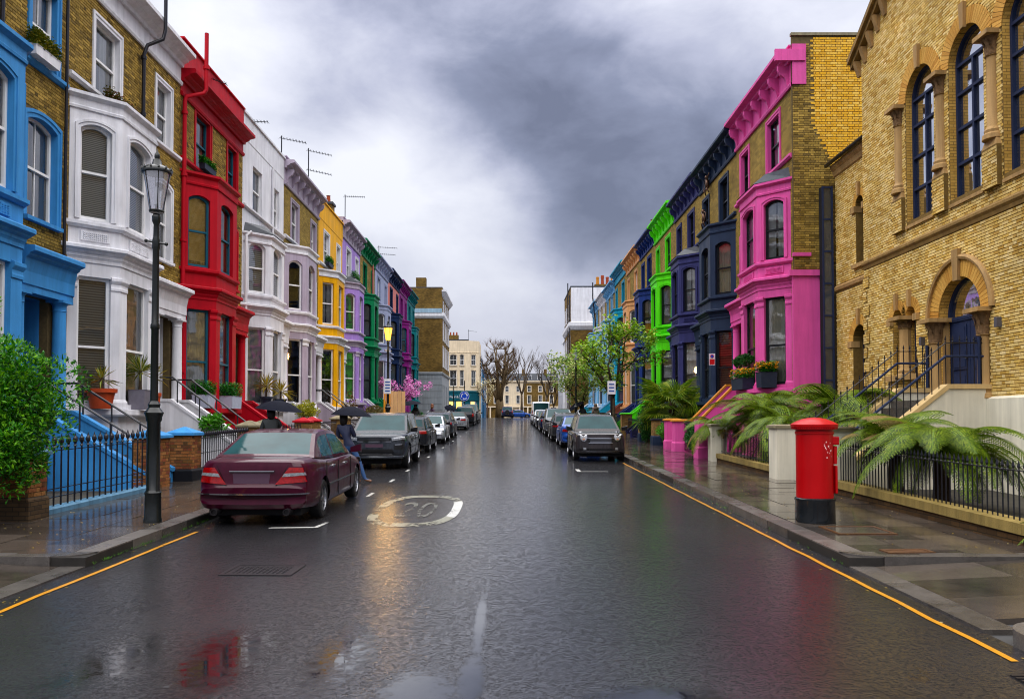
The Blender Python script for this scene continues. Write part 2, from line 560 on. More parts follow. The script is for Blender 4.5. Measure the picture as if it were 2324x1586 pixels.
# one sheet that reaches the horizon
ys = [-60, 0, 40, 80, CREST, 200, 600, 2500]
strip("ground", -1500, 1500, ys, -.03, FARGR, nx=2)
strip("road", KERB_L, KERB_R, [-12, 0, 20, 40, 60, 80, 100, CREST, 400], .0, ASPH)
# the crossing street at the top of the hill
mb = MB()
for xa, xb in ((-60, KERB_L), (KERB_R, 60)):
    mb.face((xa, 107, gz(107) + .004), (xb, 107, gz(107) + .004), (xb, 119, gz(119) + .004), (xa, 119, gz(119) + .004))
tag(mb.build("cross_street", ASPH), kind="structure")

Y_DROP = 9.6
ang = math.atan(SLOPE)
def pavement(side):
    kx = KERB_L if side < 0 else KERB_R
    fx = FENCE_L if side < 0 else FENCE_R
    x0, x1 = sorted((kx, fx + side * .35))
    mb = MB()
    seg = [Y_DROP, 40, 106]
    for a, b in zip(seg, seg[1:]):
        p = [(x0, a), (x1, a), (x1, b), (x0, b)]
        mb.loft([[(x, y, gz(y) + .0) for x, y in p], [(x, y, gz(y) + PAVE_H - .012) for x, y in p]])
    pv = mb.build("pavement", GROUT)
    pv["kind"] = "structure"
    # slabs that can be told apart
    w_tot = abs(fx - kx) - .32 + .1
    ncol = 4
    cw = w_tot / ncol
    sl = .78
    mbs = MB().box(-cw / 2 + .005, cw / 2 - .005, -sl / 2 + .005, sl / 2 - .005, -.05, 0)
    src = mbs.mesh("slab"); src.materials.append(SLAB)
    for c in range(ncol):
        x = kx + side * (.32 + cw * (c + .5))
        y = Y_DROP + .05 + (.5 * sl if c % 2 else 0) + sl / 2
        if c % 2:      # a half slab starts the row
            inst("slab", src, pv, (x, Y_DROP + .05 + sl * .25, gz(Y_DROP) + PAVE_H), (ang, 0, 0), (1, .5, 1))
        while y < 46:
            dz = RND.uniform(-.004, .004)
            inst("slab", src, pv, (x, y, gz(y) + PAVE_H + dz), (ang + RND.uniform(-.002, .002), RND.uniform(-.003, .003), 0))
            y += sl
    mb = MB()
    for a, b in ((46, 75), (75, 106)):
        mb.face((x0, a, gz(a) + PAVE_H), (x1, a, gz(a) + PAVE_H), (x1, b, gz(b) + PAVE_H), (x0, b, gz(b) + PAVE_H))
    mb.build("paving_sheet", SLAB, pv)
    # kerb stones
    kb = MB().box(-.15, .15, -.445, .445, -.14, 0)
    ks = kb.mesh("kerb_stone"); ks.materials.append(KERBM)
    y = Y_DROP + .75
    while y < 105:
        o = inst("kerb_stone", ks, pv, (kx + side * .15 + RND.uniform(-.008, .008), y, gz(y) + PAVE_H + .004), (ang, 0, RND.uniform(-.004, .004)))
        y += .9
    # the rounded end stone and the tapering return
    mb = MB()
    prof = []
    for k in range(9):
        t = k / 8 * pi / 2
        prof.append((kx + side * (.42 - .42 * cos(t)), Y_DROP + .3 - .42 * sin(t) + .12))
    inner = [(kx + side * .42, Y_DROP + .3), (kx + side * .32, Y_DROP + .32)]
    loop = prof + inner
    loop[0] = (kx, Y_DROP + .3)
    mb.loft([[(x, yy, gz(yy) - .02) for x, yy in loop], [(x + side * .006, yy + .006, gz(yy) + PAVE_H + .006) for x, yy in loop]])
    mb.build("kerb_corner", KERBM, pv, smooth='auto')
    xa = kx + side * .42; xb = fx
    mb = MB()
    n = 6
    rings = []
    for k in range(n + 1):
        x = xa + (xb - xa) * k / n
        h = PAVE_H + .004
        lo = .02 + .11 * k / n
        rings.append([(x, Y_DROP - .02, gz(Y_DROP) + lo - .08), (x, Y_DROP + .28, gz(Y_DROP) + lo - .08), (x, Y_DROP + .28, gz(Y_DROP) + h), (x, Y_DROP - .02, gz(Y_DROP) + h)])
    mb.loft(rings)
    mb.build("kerb_return", KERBM, pv)
    # ramped crossover in front
    y_near = 6.75 if side > 0 else -10
    cr = empty("crossover")
    cr["kind"] = "structure"
    nrow = int((Y_DROP - y_near) / .78)
    for i in range(nrow):
        for c in range(2):
            y1 = Y_DROP - .03 - i * .78; y0_ = y1 - .775
            if y0_ < -6: continue
            wx = abs(fx - kx) - .3
            xs0 = kx + side * (.3 + wx * c / 2); xs1 = kx + side * (.3 + wx * (c + 1) / 2 - .006)
            z0, z1 = .02 + .11 * c / 2, .02 + .11 * (c + 1) / 2
            q = MB()
            q.loft([[(xs0, y0_, gz(y0_) + z0 - .1), (xs1, y0_, gz(y0_) + z1 - .1), (xs1, y1, gz(y1) + z1 - .1), (xs0, y1, gz(y1) + z0 - .1)],
                    [(xs0, y0_, gz(y0_) + z0), (xs1, y0_, gz(y0_) + z1), (xs1, y1, gz(y1) + z1), (xs0, y1, gz(y1) + z0)]])
            q.build("slab", SLAB, cr)
    y = Y_DROP - .45
    while y > max(y_near, -5):
        inst("kerb_stone", ks, cr, (kx + side * .15, y, gz(y) + .018), (ang, 0, 0))
        y -= .9
    if side > 0:
        nk = empty("pavement_return"); nk["kind"] = "structure"
        y = 5.9
        mb = MB()
        loop = [(kx, -4)] + [(kx + .35 - .35 * cos(t / 8 * pi / 2), 6.4 + .35 * sin(t / 8 * pi / 2)) for t in range(9)] + [(fx, 6.75), (fx, -4)]
        mb.loft([[(x, yy, gz(yy) - .02) for x, yy in loop], [(x, yy, gz(yy) + PAVE_H) for x, yy in loop]])
        mb.build("kerb_block", KERBM, nk, smooth='auto')
    return pv
PAVE = {s: pavement(s) for s in (-1, 1)}

# gardens between the railings and the houses
for s in (-1, 1):
    x0, x1 = sorted((s * abs(FENCE_L if s < 0 else FENCE_R) + s * .3, s * 40))
    strip("garden_ground", x0, x1, [-10, 20, 60, 106], .07, EARTH)

# ---- markings
def wear_paint(key, rgb, keep=.5, rough=.3):
    m, n, l, b = nt(key)
    pos = _pos(n, l)
    t = _noise(n, l, pos, 14, 6, .7)
    t2 = _noise(n, l, pos, 1.6, 4, .6)
    a = n.new("ShaderNodeMath"); a.operation = 'ADD'
    l.new(t, a.inputs[0]); l.new(t2, a.inputs[1])
    k = _map(n, l, a.outputs[0], 1.02 - keep * .35, 1.1 - keep * .35, 0, 1)
    tr = n.new("ShaderNodeBsdfTransparent")
    mx = n.new("ShaderNodeMixShader")
    l.new(k, mx.inputs[0]); l.new(tr.outputs[0], mx.inputs[1]); l.new(b.outputs[0], mx.inputs[2])
    l.new(_mul(n, l, tuple(rgb), _map(n, l, t, .3, .7, .75, 1.1)), b.inputs["Base Color"])
    b.inputs["Roughness"].default_value = rough
    l.new(mx.outputs[0], n["Material Output"].inputs[0])
    return m
YEL = wear_paint("yellow_line_paint", (.46, .20, .008), .8)
WHT = wear_paint("white_line_paint", (.5, .5, .47), .6)
WORN = wear_paint("worn_line_paint", (.2, .195, .14), .22)
WORN2 = wear_paint("worn_number_paint", (.10, .10, .08), .22)

def text_obj(name, body, size, mat, align='LEFT', extrude=0.0, parent=None):
    cu = bpy.data.curves.new(name, 'FONT'); cu.body = body; cu.size = size; cu.align_x = align; cu.extrude = extrude
    t = bpy.data.objects.new(name, cu)
    me = bpy.data.meshes.new_from_object(t)
    bpy.data.objects.remove(t); me.materials.clear(); me.materials.append(mat)
    return link(bpy.data.objects.new(name, me), parent)


def line(name, x, y0, y1, w, mat, dz=.006, step=.6):
    mb = MB()
    y = y0; j0 = RND.uniform(-.008, .008)
    while y < y1 - 1e-6:
        yb = min(y1, y + step); j1 = RND.uniform(-.012, .012)
        mb.face((x + j0 - w / 2, y, gz(y) + dz), (x + j0 + w / 2, y, gz(y) + dz), (x + j1 + w / 2, yb, gz(yb) + dz), (x + j1 - w / 2, yb, gz(yb) + dz))
        y = yb; j0 = j1
    o = mb.build(name, mat); o["kind"] = "structure"
    return o
line("yellow_line", -4.80, -2, 12.3, .06, YEL)
line("yellow_line", 3.84, 6.1, 26.8, .06, YEL)

def flat_quad(name, pts, mat, dz=.006):
    mb = MB(); mb.face(*[(x, y, gz(y) + dz) for x, y in pts])
    o = mb.build(name, mat); o["kind"] = "structure"
    return o
flat_quad("bay_marking", [(-3.8, 12.62), (-3.1, 12.68), (-3.1, 12.78), (-3.8, 12.72)], WHT)
flat_quad("bay_marking", [(-3.12, 12.70), (-3.04, 12.70), (-2.98, 13.25), (-3.05, 13.25)], WHT)
for y in (17.0, 20.2, 23.4, 29.5, 36, 42.5, 49, 56):
    flat_quad("bay_marking", [(-3.05, y), (-2.97, y), (-2.97, y + .7), (-3.05, y + .7)], WHT)
flat_quad("bay_marking", [(2.0, 23.4), (2.12, 23.4), (2.12, 24.2), (2.0, 24.2)], WHT)
flat_quad("bay_marking", [(2.0, 23.3), (2.9, 23.3), (2.9, 23.4), (2.0, 23.4)], WHT)

def roundel():
    cx, cy, rx, ry, w = -1.7, 15.0, .80, 2.2, .17
    for part, (t0, t1), mat in (("speed_roundel", (-.42, .42), WHT), ("speed_roundel_worn", (.42, 2 * pi - .42), WORN)):
        mb = MB(); n = 40
        for i in range(n):
            a, b = t0 + (t1 - t0) * i / n, t0 + (t1 - t0) * (i + 1) / n
            def p(t, k):
                c, s = cos(t), sin(t)
                e = 2 / 2.9
                x = cx + (rx - k * w) * math.copysign(abs(c) ** e, c)
                y = cy + (ry - k * w * 2.2) * math.copysign(abs(s) ** e, s)
                return (x, y, gz(y) + .006)
            mb.face(p(a, 0), p(b, 0), p(b, 1), p(a, 1))
        o = mb.build(part, mat); o["kind"] = "structure"
    o = text_obj("speed_limit_number", "20", 1.0, WORN2, 'CENTER')
    o.location = (cx, cy - 1.1, gz(cy - 1.1) + .008); o.scale = (.72, 3.0, 1)
    o.rotation_euler = (ang, 0, 0)
    o["kind"] = "structure"
roundel()
# faint transverse joints across the road
SEAMM = wear_paint("tar_joint", (.02, .02, .02), .6, .15)
for y in (27.5, 35.2, 47, 60, 63):
    flat_quad("road_joint", [(KERB_L + 1.9, y), (KERB_R - 1.9, y + .12), (KERB_R - 1.9, y + .2), (KERB_L + 1.9, y + .08)], SEAMM if y < 50 else WORN, .005)

# ---- iron covers
IRON = plain("wet_cast_iron", (.02, .018, .02), .3, .2, var=.3, scale=20)
RUSTF = plain("rusty_frame", (.08, .036, .014), .5, .2, var=.4, scale=20)
def cover(name, x, y, sx, sy, z, label, rows=9, frame=IRON, lid_mat=IRON):
    r = empty(name, (x, y, z)); r.rotation_euler = (ang, 0, RND.uniform(-.1, .1))
    tag(r, label, "cover")
    mb = MB()
    for a in ((-sx, sx, -sy, -sy + .05), (-sx, sx, sy - .05, sy), (-sx, -sx + .05, -sy + .05, sy - .05), (sx - .05, sx, -sy + .05, sy - .05)):
        mb.box(a[0], a[1], a[2], a[3], -.05, .008)
    mb.build("frame", frame, r)
    MB().box(-sx + .052, sx - .052, -sy + .052, sy - .052, -.05, .003).build("lid", lid_mat, r)
    if rows:
        mb = MB(); nx = int(rows * sx / sy)
        for i in range(nx):
            for j in range(rows):
                px = -sx + .1 + (2 * sx - .2) * (i + .5) / nx; py = -sy + .1 + (2 * sy - .2) * (j + .5) / rows
                s = .022
                e = 1 if (i + j) % 2 else -1
                mb.loft([[(px - s, py - e * s * .4, .0), (px - s * .4 * e, py - s, .0), (px + s, py + e * s * .4, .0), (px + s * .4 * e, py + s, .0)],
                         [(px - s * .8, py - e * s * .3, .009), (px - s * .3 * e, py - s * .8, .009), (px + s * .8, py + e * s * .3, .009), (px + s * .3 * e, py + s * .8, .009)]])
        tag(mb.build("tread", IRON, r), kind="stuff")
cover("manhole_cover", -2.9, 9.45, .42, .3, gz(9.45) + .003, "rectangular studded iron cover set in the road by the yellow line", 8)
cover("inspection_cover", 5.05, 11.6, .42, .36, gz(11.6) + PAVE_H + .004, "plain square cover with rusty frame in the paving beside the red post box", 0, RUSTF, SLAB)
cover("stopcock_cover", 4.95, 9.95, .3, .12, gz(9.95) + PAVE_H + .004, "small rust coloured strip cover in the paving near the kerb end", 0, RUSTF, RUSTF)
gr = empty("drain_grate", (3.83, 5.55, gz(5.55) + .002)); tag(gr, "cast iron drain grate in the gutter at the end of the yellow line", "drain")
MB().box(-.23, .23, -.25, .25, -.08, .002).build("pit", plain("drain_dark", (.005, .005, .005), .3), gr)
for i in range(8):
    y = -.22 + i * .062
    MB().box(-.22, .22, y, y + .03, -.02, .014).build("bar", IRON, gr)

# ---- fallen petals, leaves and litter along the gutters
def litter():
    mb = MB(); r = random.Random(5)
    for i in range(420):
        if r.random() < .55:
            s = r.choice((-1, 1)); x = (KERB_L + r.uniform(.03, .4)) if s < 0 else (KERB_R - r.uniform(.03, .4)); y = r.uniform(5.5, 30); z = gz(y) + .006
        elif r.random() < .45:
            x = r.uniform(-7.7, -5.4); y = r.uniform(9.9, 16); z = gz(y) + PAVE_H + .005
        else:
            x = r.uniform(4.5, 6.7); y = r.uniform(9.9, 20); z = gz(y) + PAVE_H + .005
        a = r.uniform(0, 6.28); s = r.uniform(.008, .026)
        c, d = cos(a) * s, sin(a) * s
        mb.face((x - c, y - d, z), (x + d * .5, y - c * .5, z + .003), (x + c, y + d, z + .001), (x - d * .5, y + c * .5, z + .004))
    tag(mb.build("fallen_leaves", leaf_mat("litter_leaf", lin(120, 90, 30), lin(200, 170, 40), lin(170, 160, 130))), "small yellow leaves and petals scattered along gutters and paving", "leaves", kind="stuff")
    mb = MB()
    for i in range(70):
        s = r.choice((-1, -1, 1)); x = (KERB_L + .02) if s < 0 else (KERB_R - .02); y = r.uniform(9.7, 13.5) if s < 0 else r.uniform(9.7, 20)
        z = gz(y) + .004
        c = r.uniform(0, 6.28)
        for k in range(5):
            a = c + k * 1.3; h = r.uniform(.02, .06); q = r.uniform(.02, .05)
            mb.face((x, y, z), (x + cos(a) * q, y + sin(a) * q, z + h), (x + cos(a + .3) * q * .6, y + sin(a + .3) * q * .6, z + h * .5))
    tag(mb.build("gutter_weeds", leaf_mat("weed_leaf", lin(40, 90, 20), lin(90, 140, 40))), "tiny weeds growing along the foot of the kerb", "weeds", kind="stuff")
litter()

# ================================================================== HOUSE KIT
class FR:
    """a wall face: a runs along it, d outwards, w up"""
    def __init__(self, P, o, t, n):
        L = math.hypot(*t); t = (t[0] / L, t[1] / L)
        L = math.hypot(*n); n = (n[0] / L, n[1] / L)
        self.P, self.o, self.t, self.n = P, o, t, n
    def __call__(self, a, d, w):
        o, t, n = self.o, self.t, self.n
        return self.P(o[0] + t[0] * a + n[0] * d, o[1] + t[1] * a + n[1] * d, w)

def arc(a0, a1, top, rise, n=10):
    c = (a1 - a0) / 2; ac = (a0 + a1) / 2
    R = (c * c + rise * rise) / (2 * rise)
    return [(ac - c + 2 * c * k / n, top - rise + sqrt(max(0, R * R - (-c + 2 * c * k / n) ** 2)) - (R - rise)) for k in range(n + 1)]

def arc_even(a0, a1, top, rise, n=12):
    """arc sampled by angle, so semicircles stay round"""
    c = (a1 - a0) / 2; ac = (a0 + a1) / 2
    R = (c * c + rise * rise) / (2 * rise)
    h = math.asin(min(1, c / R)) if rise <= c else pi - math.asin(c / R)
    return [(ac + R * sin(-h + 2 * h * k / n), top - R + R * cos(-h + 2 * h * k / n)) for k in range(n + 1)]

def outline(a0, a1, w0, w1, rise, n=10):
    if rise <= 0: return [(a0, w0), (a0, w1), (a1, w1), (a1, w0)]
    return [(a0, w0)] + arc_even(a0, a1, w1, rise, n) + [(a1, w0)]

def panel(mb, a0, a1, w0, w1, holes, depth=.18, d=0.0):
    """a wall face with real openings; mb maps (a, d, w)"""
    xs = sorted({a0, a1, *[x for h in holes for x in h[:2] if a0 < x < a1]})
    ws = sorted({w0, w1, *[x for h in holes for x in h[2:4] if w0 < x < w1]})
    for xa, xb in zip(xs, xs[1:]):
        for wa, wb in zip(ws, ws[1:]):
            xm, wm = (xa + xb) / 2, (wa + wb) / 2
            if any(h[0] < xm < h[1] and h[2] < wm < h[3] for h in holes): continue
            mb.face((xa, d, wa), (xa, d, wb), (xb, d, wb), (xb, d, wa))
    for h in holes:
        ha, hb, wa, wb, rise = h[:5]
        if len(h) > 5: continue            # a bare opening
        o = outline(ha, hb, wa, wb, rise)
        for p, q in zip(o, o[1:] + o[:1]):
            mb.face((p[0], d, p[1]), (q[0], d, q[1]), (q[0], d - depth, q[1]), (p[0], d - depth, p[1]))
        if rise > 0:
            ar = o[1:-1]
            for p, q in zip(ar, ar[1:]):
                mb.face((p[0], d, p[1]), (p[0], d, wb), (q[0], d, wb), (q[0], d, q[1]))

def mold(mb, pts, prof, cap=True):
    """run a (projection, height) profile along a polyline of (u, v) with mitred corners"""
    n = len(pts); T = []
    for p, q in zip(pts, pts[1:]):
        L = math.hypot(q[0] - p[0], q[1] - p[1]); T.append(((q[0] - p[0]) / L, (q[1] - p[1]) / L))
    rings = []
    for i, p in enumerate(pts):
        ring = []
        for d, w in prof:
            if 0 < i < n - 1:
                n1 = (-T[i - 1][1], T[i - 1][0]); n2 = (-T[i][1], T[i][0])
                m = (n1[0] + n2[0], n1[1] + n2[1]); L2 = m[0] ** 2 + m[1] ** 2
                k = 2 * d / L2
                ring.append((p[0] + m[0] * k, p[1] + m[1] * k, w))
            else:
                t = T[0] if i == 0 else T[-1]
                nn = (-t[1], t[0])
                x, y = p[0] + nn[0] * d, p[1] + nn[1] * d
                if abs(t[1]) > .05 and abs(p[1]) < .01:
                    s = -(y - 0) / t[1]; x += t[0] * s; y += t[1] * s
                ring.append((x, y, w))
        rings.append(ring)
    mb.loft(rings, close=False)
    if cap:
        mb.face(*rings[0]); mb.face(*rings[-1][::-1])

def cornice_prof(w0, w1, out, base=0.0):
    h = w1 - w0
    return [(base, w0), (base + out * .18, w0), (base + out * .22, w0 + h * .22), (base + out * .5, w0 + h * .38), (base + out * .55, w0 + h * .5),
            (base + out * .92, w0 + h * .62), (base + out, w0 + h * .66), (base + out, w0 + h * .92), (base + out * .93, w1), (base - .02, w1 + .02)]

GLASS = glass_mat()
DARKGLASS = plain("far_window_glass", (.035, .042, .05), .06, spec=.9, var=.6, scale=.5)
NET = plain("net_curtain", (.62, .62, .60), .8, var=.15, scale=4)
BLIND = None
def stripes(key, c0, c1, freq, axis=2):
    if key in MATS: return MATS[key]
    m, n, l, b = nt(key)
    g = n.new("ShaderNodeNewGeometry"); s = n.new("ShaderNodeSeparateXYZ"); l.new(g.outputs["Position"], s.inputs[0])
    w = n.new("ShaderNodeMath"); w.operation = 'MULTIPLY'; w.inputs[1].default_value = freq; l.new(s.outputs[axis], w.inputs[0])
    q = n.new("ShaderNodeMath"); q.operation = 'SINE'; l.new(w.outputs[0], q.inputs[0])
    r = n.new("ShaderNodeMixRGB"); l.new(_map(n, l, q.outputs[0], -.5, .8, 0, 1), r.inputs[0])
    r.inputs[1].default_value = (*c0, 1); r.inputs[2].default_value = (*c1, 1)
    l.new(r.outputs[0], b.inputs["Base Color"]); b.inputs["Roughness"].default_value = .6
    MATS[key] = m
    return m
CURT = {
    'net': NET,
    'blind': stripes("slat_blind", (.24, .28, .31), (.68, .73, .76), 130),
    'dim': stripes("dim_blind", (.08, .095, .105), (.32, .37, .39), 95),
    'wood': stripes("bamboo_blind", (.36, .17, .02), (.62, .34, .05), 170),
    'warm': plain("warm_curtain", (.55, .36, .16), .8, var=.25, scale=3),
    'cream': plain("cream_curtain", (.6, .55, .44), .8, var=.2, scale=3),
    'shutter': stripes("shutter_slat", (.3, .3, .3), (.72, .72, .7), 75),
    'redwood': stripes("red_shutter_slat", (.10, .02, .01), (.36, .10, .05), 60),
}
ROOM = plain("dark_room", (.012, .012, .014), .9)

def make_window(parent, F, hole, fmat, depth=.16, curtain='net', bars=False, far=False, sur=None, sill=None, sw=.16, flip=False, key=False, split=.5, lit=None):
    a0, a1, w0, w1, rise = hole[:5]
    fw = min(.075, (a1 - a0) * .12)
    d0, d1 = -depth, -depth + .06
    mb = MB(F, flip)
    oo = outline(a0, a1, w0, w1, rise)
    ii = outline(a0 + fw, a1 - fw, w0 + fw * 1.3, w1 - fw, rise * .94)
    k = len(oo)
    for i in range(k):
        j = (i + 1) % k
        mb.face((oo[i][0], d1, oo[i][1]), (oo[j][0], d1, oo[j][1]), (ii[j][0], d1, ii[j][1]), (ii[i][0], d1, ii[i][1]))
        mb.face((ii[i][0], d1, ii[i][1]), (ii[j][0], d1, ii[j][1]), (ii[j][0], d0, ii[j][1]), (ii[i][0], d0, ii[i][1]))
    wm = w0 + (w1 - w0) * split
    mb.box(a0 + fw, a1 - fw, d0 - .01, d1 + .015, wm - .03, wm + .03)
    if bars:
        ac = (a0 + a1) / 2
        mb.box(ac - .014, ac + .014, d0, d0 + .03, w0 + fw * 1.3, wm - .03)
        mb.box(ac - .014, ac + .014, d0, d0 + .03, wm + .03, w1 - fw - .002 - (rise * .02))
    win = mb.build("window", fmat, parent)
    gm = DARKGLASS if far else GLASS
    up = [(p[0], d0 + .012, p[1]) for p in ii if p[1] > wm]
    q = MB(F, flip); q.face((ii[0][0], d0 + .012, wm + .02), *up, (ii[-1][0], d0 + .012, wm + .02)); q.build("pane", gm, win)
    q = MB(F, flip); q.face((ii[0][0], d0 + .004, ii[0][1]), (ii[0][0], d0 + .004, wm - .02), (ii[-1][0], d0 + .004, wm - .02), (ii[-1][0], d0 + .004, ii[-1][1])); q.build("pane", gm, win)
    if not far:
        q = MB(F, flip); dr = d0 - .45
        q.face((a0 - .1, dr, w0 - .1), (a0 - .1, dr, w1 + .1), (a1 + .1, dr, w1 + .1), (a1 + .1, dr, w0 - .1))
        q.build("interior", ROOM, win)
        if curtain and curtain != 'dark':
            q = MB(F, flip); n = 22; dc = d0 - .1
            flat = curtain in ('blind', 'dim', 'wood', 'shutter', 'redwood')
            bot = w0 + (w1 - w0) * (.1 if curtain == 'wood' else .02)
            spans = [(a0, a1)] if flat or curtain == 'cream' else [(a0, a0 + (a1 - a0) * .47), (a0 + (a1 - a0) * .58, a1)]
            for s0, s1 in spans:
                pr = None
                for i in range(n + 1):
                    a = s0 + (s1 - s0) * i / n
                    dd = dc + (0 if flat else .03 * sin(i * 1.9) + .01 * sin(i * 4.1))
                    if pr: q.face((pr[0], pr[1], bot), (pr[0], pr[1], w1), (a, dd, w1), (a, dd, bot))
                    pr = (a, dd)
            q.build("blind" if flat else "curtain", CURT[curtain], win)
    elif curtain in ('net', 'cream', 'warm', 'blind'):
        pass
    if sur is not None:
        q = MB(F, flip)
        out = outline(a0 - sw, a1 + sw, w0, w1 + sw, rise * (1 + .5 * sw) if rise else 0)
        m = len(out); e = .004
        oo = outline(a0 + e, a1 - e, w0, w1 - e, rise)
        dp, dm = .05, .028
        mid = [((o_[0] * .55 + i_[0] * .45), (o_[1] * .55 + i_[1] * .45)) for o_, i_ in zip(out, oo)]
        for i in range(m - 1):
            j = i + 1
            q.face((out[i][0], dp, out[i][1]), (mid[i][0], dp, mid[i][1]), (mid[j][0], dp, mid[j][1]), (out[j][0], dp, out[j][1]))
            q.face((mid[i][0], dp, mid[i][1]), (mid[i][0], dm, mid[i][1]), (mid[j][0], dm, mid[j][1]), (mid[j][0], dp, mid[j][1]))
            q.face((mid[i][0], dm, mid[i][1]), (oo[i][0], dm, oo[i][1]), (oo[j][0], dm, oo[j][1]), (mid[j][0], dm, mid[j][1]))
            q.face((out[i][0], 0, out[i][1]), (out[i][0], dp, out[i][1]), (out[j][0], dp, out[j][1]), (out[j][0], 0, out[j][1]))
            q.face((oo[i][0], dm, oo[i][1]), (oo[i][0], -depth, oo[i][1]), (oo[j][0], -depth, oo[j][1]), (oo[j][0], dm, oo[j][1]))
        q.build("surround", sur, win)
        if key and rise > 0:
            ac = (a0 + a1) / 2
            q = MB(F, flip)
            q.loft([[(ac - .05, 0, w1), (ac + .05, 0, w1), (ac + .05, .09, w1), (ac - .05, .09, w1)], [(ac - .08, 0, w1 + sw + .1), (ac + .08, 0, w1 + sw + .1), (ac + .08, .1, w1 + sw + .1), (ac - .08, .1, w1 + sw + .1)]])
            q.build("keystone", sur, win)
    if sill is not None:
        q = MB(F, flip).box(a0 - sw * .8, a1 + sw * .8, -depth, .13, w0 - .09, w0)
        q.build("sill", sill, win)
    return win

def interval_cut(lo, hi, cuts):
    out = [(lo, hi)]
    for c0, c1 in cuts:
        nx = []
        for a, b in out:
            if c1 <= a or c0 >= b: nx.append((a, b)); continue
            if a < c0: nx.append((a, c0))
            if c1 < b: nx.append((c1, b))
        out = nx
    return out

def excl_cuts(excl, wc, hh):
    cuts = []
    for e in excl:
        if e[0] == 'r':
            if e[3] < wc + hh and e[4] > wc - hh: cuts.append((e[1], e[2]))
        elif e[0] == 'c':       # disc: centre a, w, radius
            dy = wc - e[2]
            if abs(dy) < e[3] and dy > -hh:
                c = sqrt(e[3] ** 2 - dy ** 2); cuts.append((e[1] - c, e[1] + c))
        elif e[0] == 'above':   # sloping top: line a -> w
            wl_ = e[1](0)
            lo, hi = e[2](wc + hh)
            cuts.append((-1e3, lo)); cuts.append((hi, 1e3))
    return cuts

def bricks(root, F, flip, a0, a1, w0, w1, excl, mat, n_ind=300, bl=.225, bh=.078, joint=.011, proud=.012, seed=1, name="brickwork", clipw=None):
    """flemish bond laid brick by brick on a mortar face; the nearest are objects of their own"""
    r = random.Random(seed)
    full, rest = [], []
    hd = bl / 2 - joint / 2
    row = 0
    w = w0
    while w + bh * .6 < w1:
        wc = w + bh / 2
        spans = interval_cut(a0, a1, excl_cuts(excl, wc, bh * .3))
        if clipw: spans = [s for sp in spans for s in interval_cut(sp[0], sp[1], clipw(wc))]
        a = a0 - (bl + hd + 2 * joint) + (0 if row % 2 else (bl + joint) * .5 + hd * .5)
        k = 0
        while a < a1:
            L = bl if k % 2 == 0 else hd
            for s0, s1 in spans:
                x0, x1 = max(a, s0), min(a + L, s1)
                if x1 - x0 > .035:
                    (full if (x1 - x0 > bl - 1e-4) else rest).append((x0, x1, w, w + bh - joint))
            a += L + joint; k += 1
        w += bh; row += 1
    ox = root.matrix_world.translation if root.parent is None else root.location
    def near(b):
        p = F((b[0] + b[1]) / 2, 0, (b[2] + b[3]) / 2)
        x, y, z = p[0] + root.location.x, p[1] + root.location.y, p[2] + root.location.z - CAM_H
        fwd = y
        if y < 4 or abs(x) / y > .66 or z / y > .54: return 1e9
        return x * x + y * y + z * z
    full.sort(key=near)
    ind, rest = full[:n_ind], rest + full[n_ind:]
    mb = MB(F, flip)
    def add(m, b, pr):
        x0, x1, wa, wb = b
        c = .003
        f = [(x0 + c, pr, wa + c), (x1 - c, pr, wa + c), (x1 - c, pr, wb - c), (x0 + c, pr, wb - c)]
        g = [(x0, 0, wa), (x1, 0, wa), (x1, 0, wb), (x0, 0, wb)]
        m.loft([g, f], cap0=False)
    for b in rest:
        add(mb, b, proud + r.uniform(-.003, .003))
    o = mb.build(name, mat, root); o["kind"] = "stuff"
    if ind:
        m = MB(F, flip)
        b0 = ind[0]
        ref = F((b0[0] + b0[1]) / 2, 0, b0[2])
        add(m, b0, proud)
        m.v = [(p[0] - ref[0], p[1] - ref[1], p[2] - ref[2]) for p in m.v]
        me = m.mesh("brick"); me.materials.append(mat)
        for b in ind:
            inst("brick", me, root, F((b[0] + b[1]) / 2, r.uniform(-.003, .003), b[2]))
    return o

TERR = plain("roof_slate", (.05, .055, .065), .5, var=.3)
LEAD = plain("lead_sheet", (.055, .062, .075), .6, .0, var=.25, spec=.1)
PARTY = brick_mat("party_brick", (lin(120, 95, 55), lin(90, 70, 45)), lin(80, 70, 55))
BLACKIRON = plain("black_iron_paint", (.012, .012, .017), .3, .2, var=.3, scale=30, coat=.4)
WHITEP = paint("white_render", (.76, .76, .80), .42, .22)
FRAMEW = paint("white_woodwork", (.80, .80, .80), .35, .12, .05)
FRAMEK = paint("black_woodwork", (.012, .013, .016), .3, .1, .05)
FRAMET = paint("teal_woodwork", lin(30, 90, 110), .35, .15, .05)

def corbel(parent, P, flip, mat, u, w0, w1, out, th=.13, src={}):
    k = (id(parent), round(w0, 2))
    if k not in src:
        m = MB(P, flip); h = w1 - w0
        prof = [(0, w0), (out * .22, w0), (out * .30, w0 + h * .25), (out * .42, w0 + h * .42), (out * .75, w0 + h * .55), (out * .95, w0 + h * .78), (out * .95, w1), (0, w1)]
        m.loft([[(-th / 2, v, w) for v, w in prof], [(th / 2, v, w) for v, w in prof]])
        me = m.mesh("bracket"); me.materials.append(mat); src[k] = me
    return inst("bracket", src[k], parent, P(u, 0, 0))

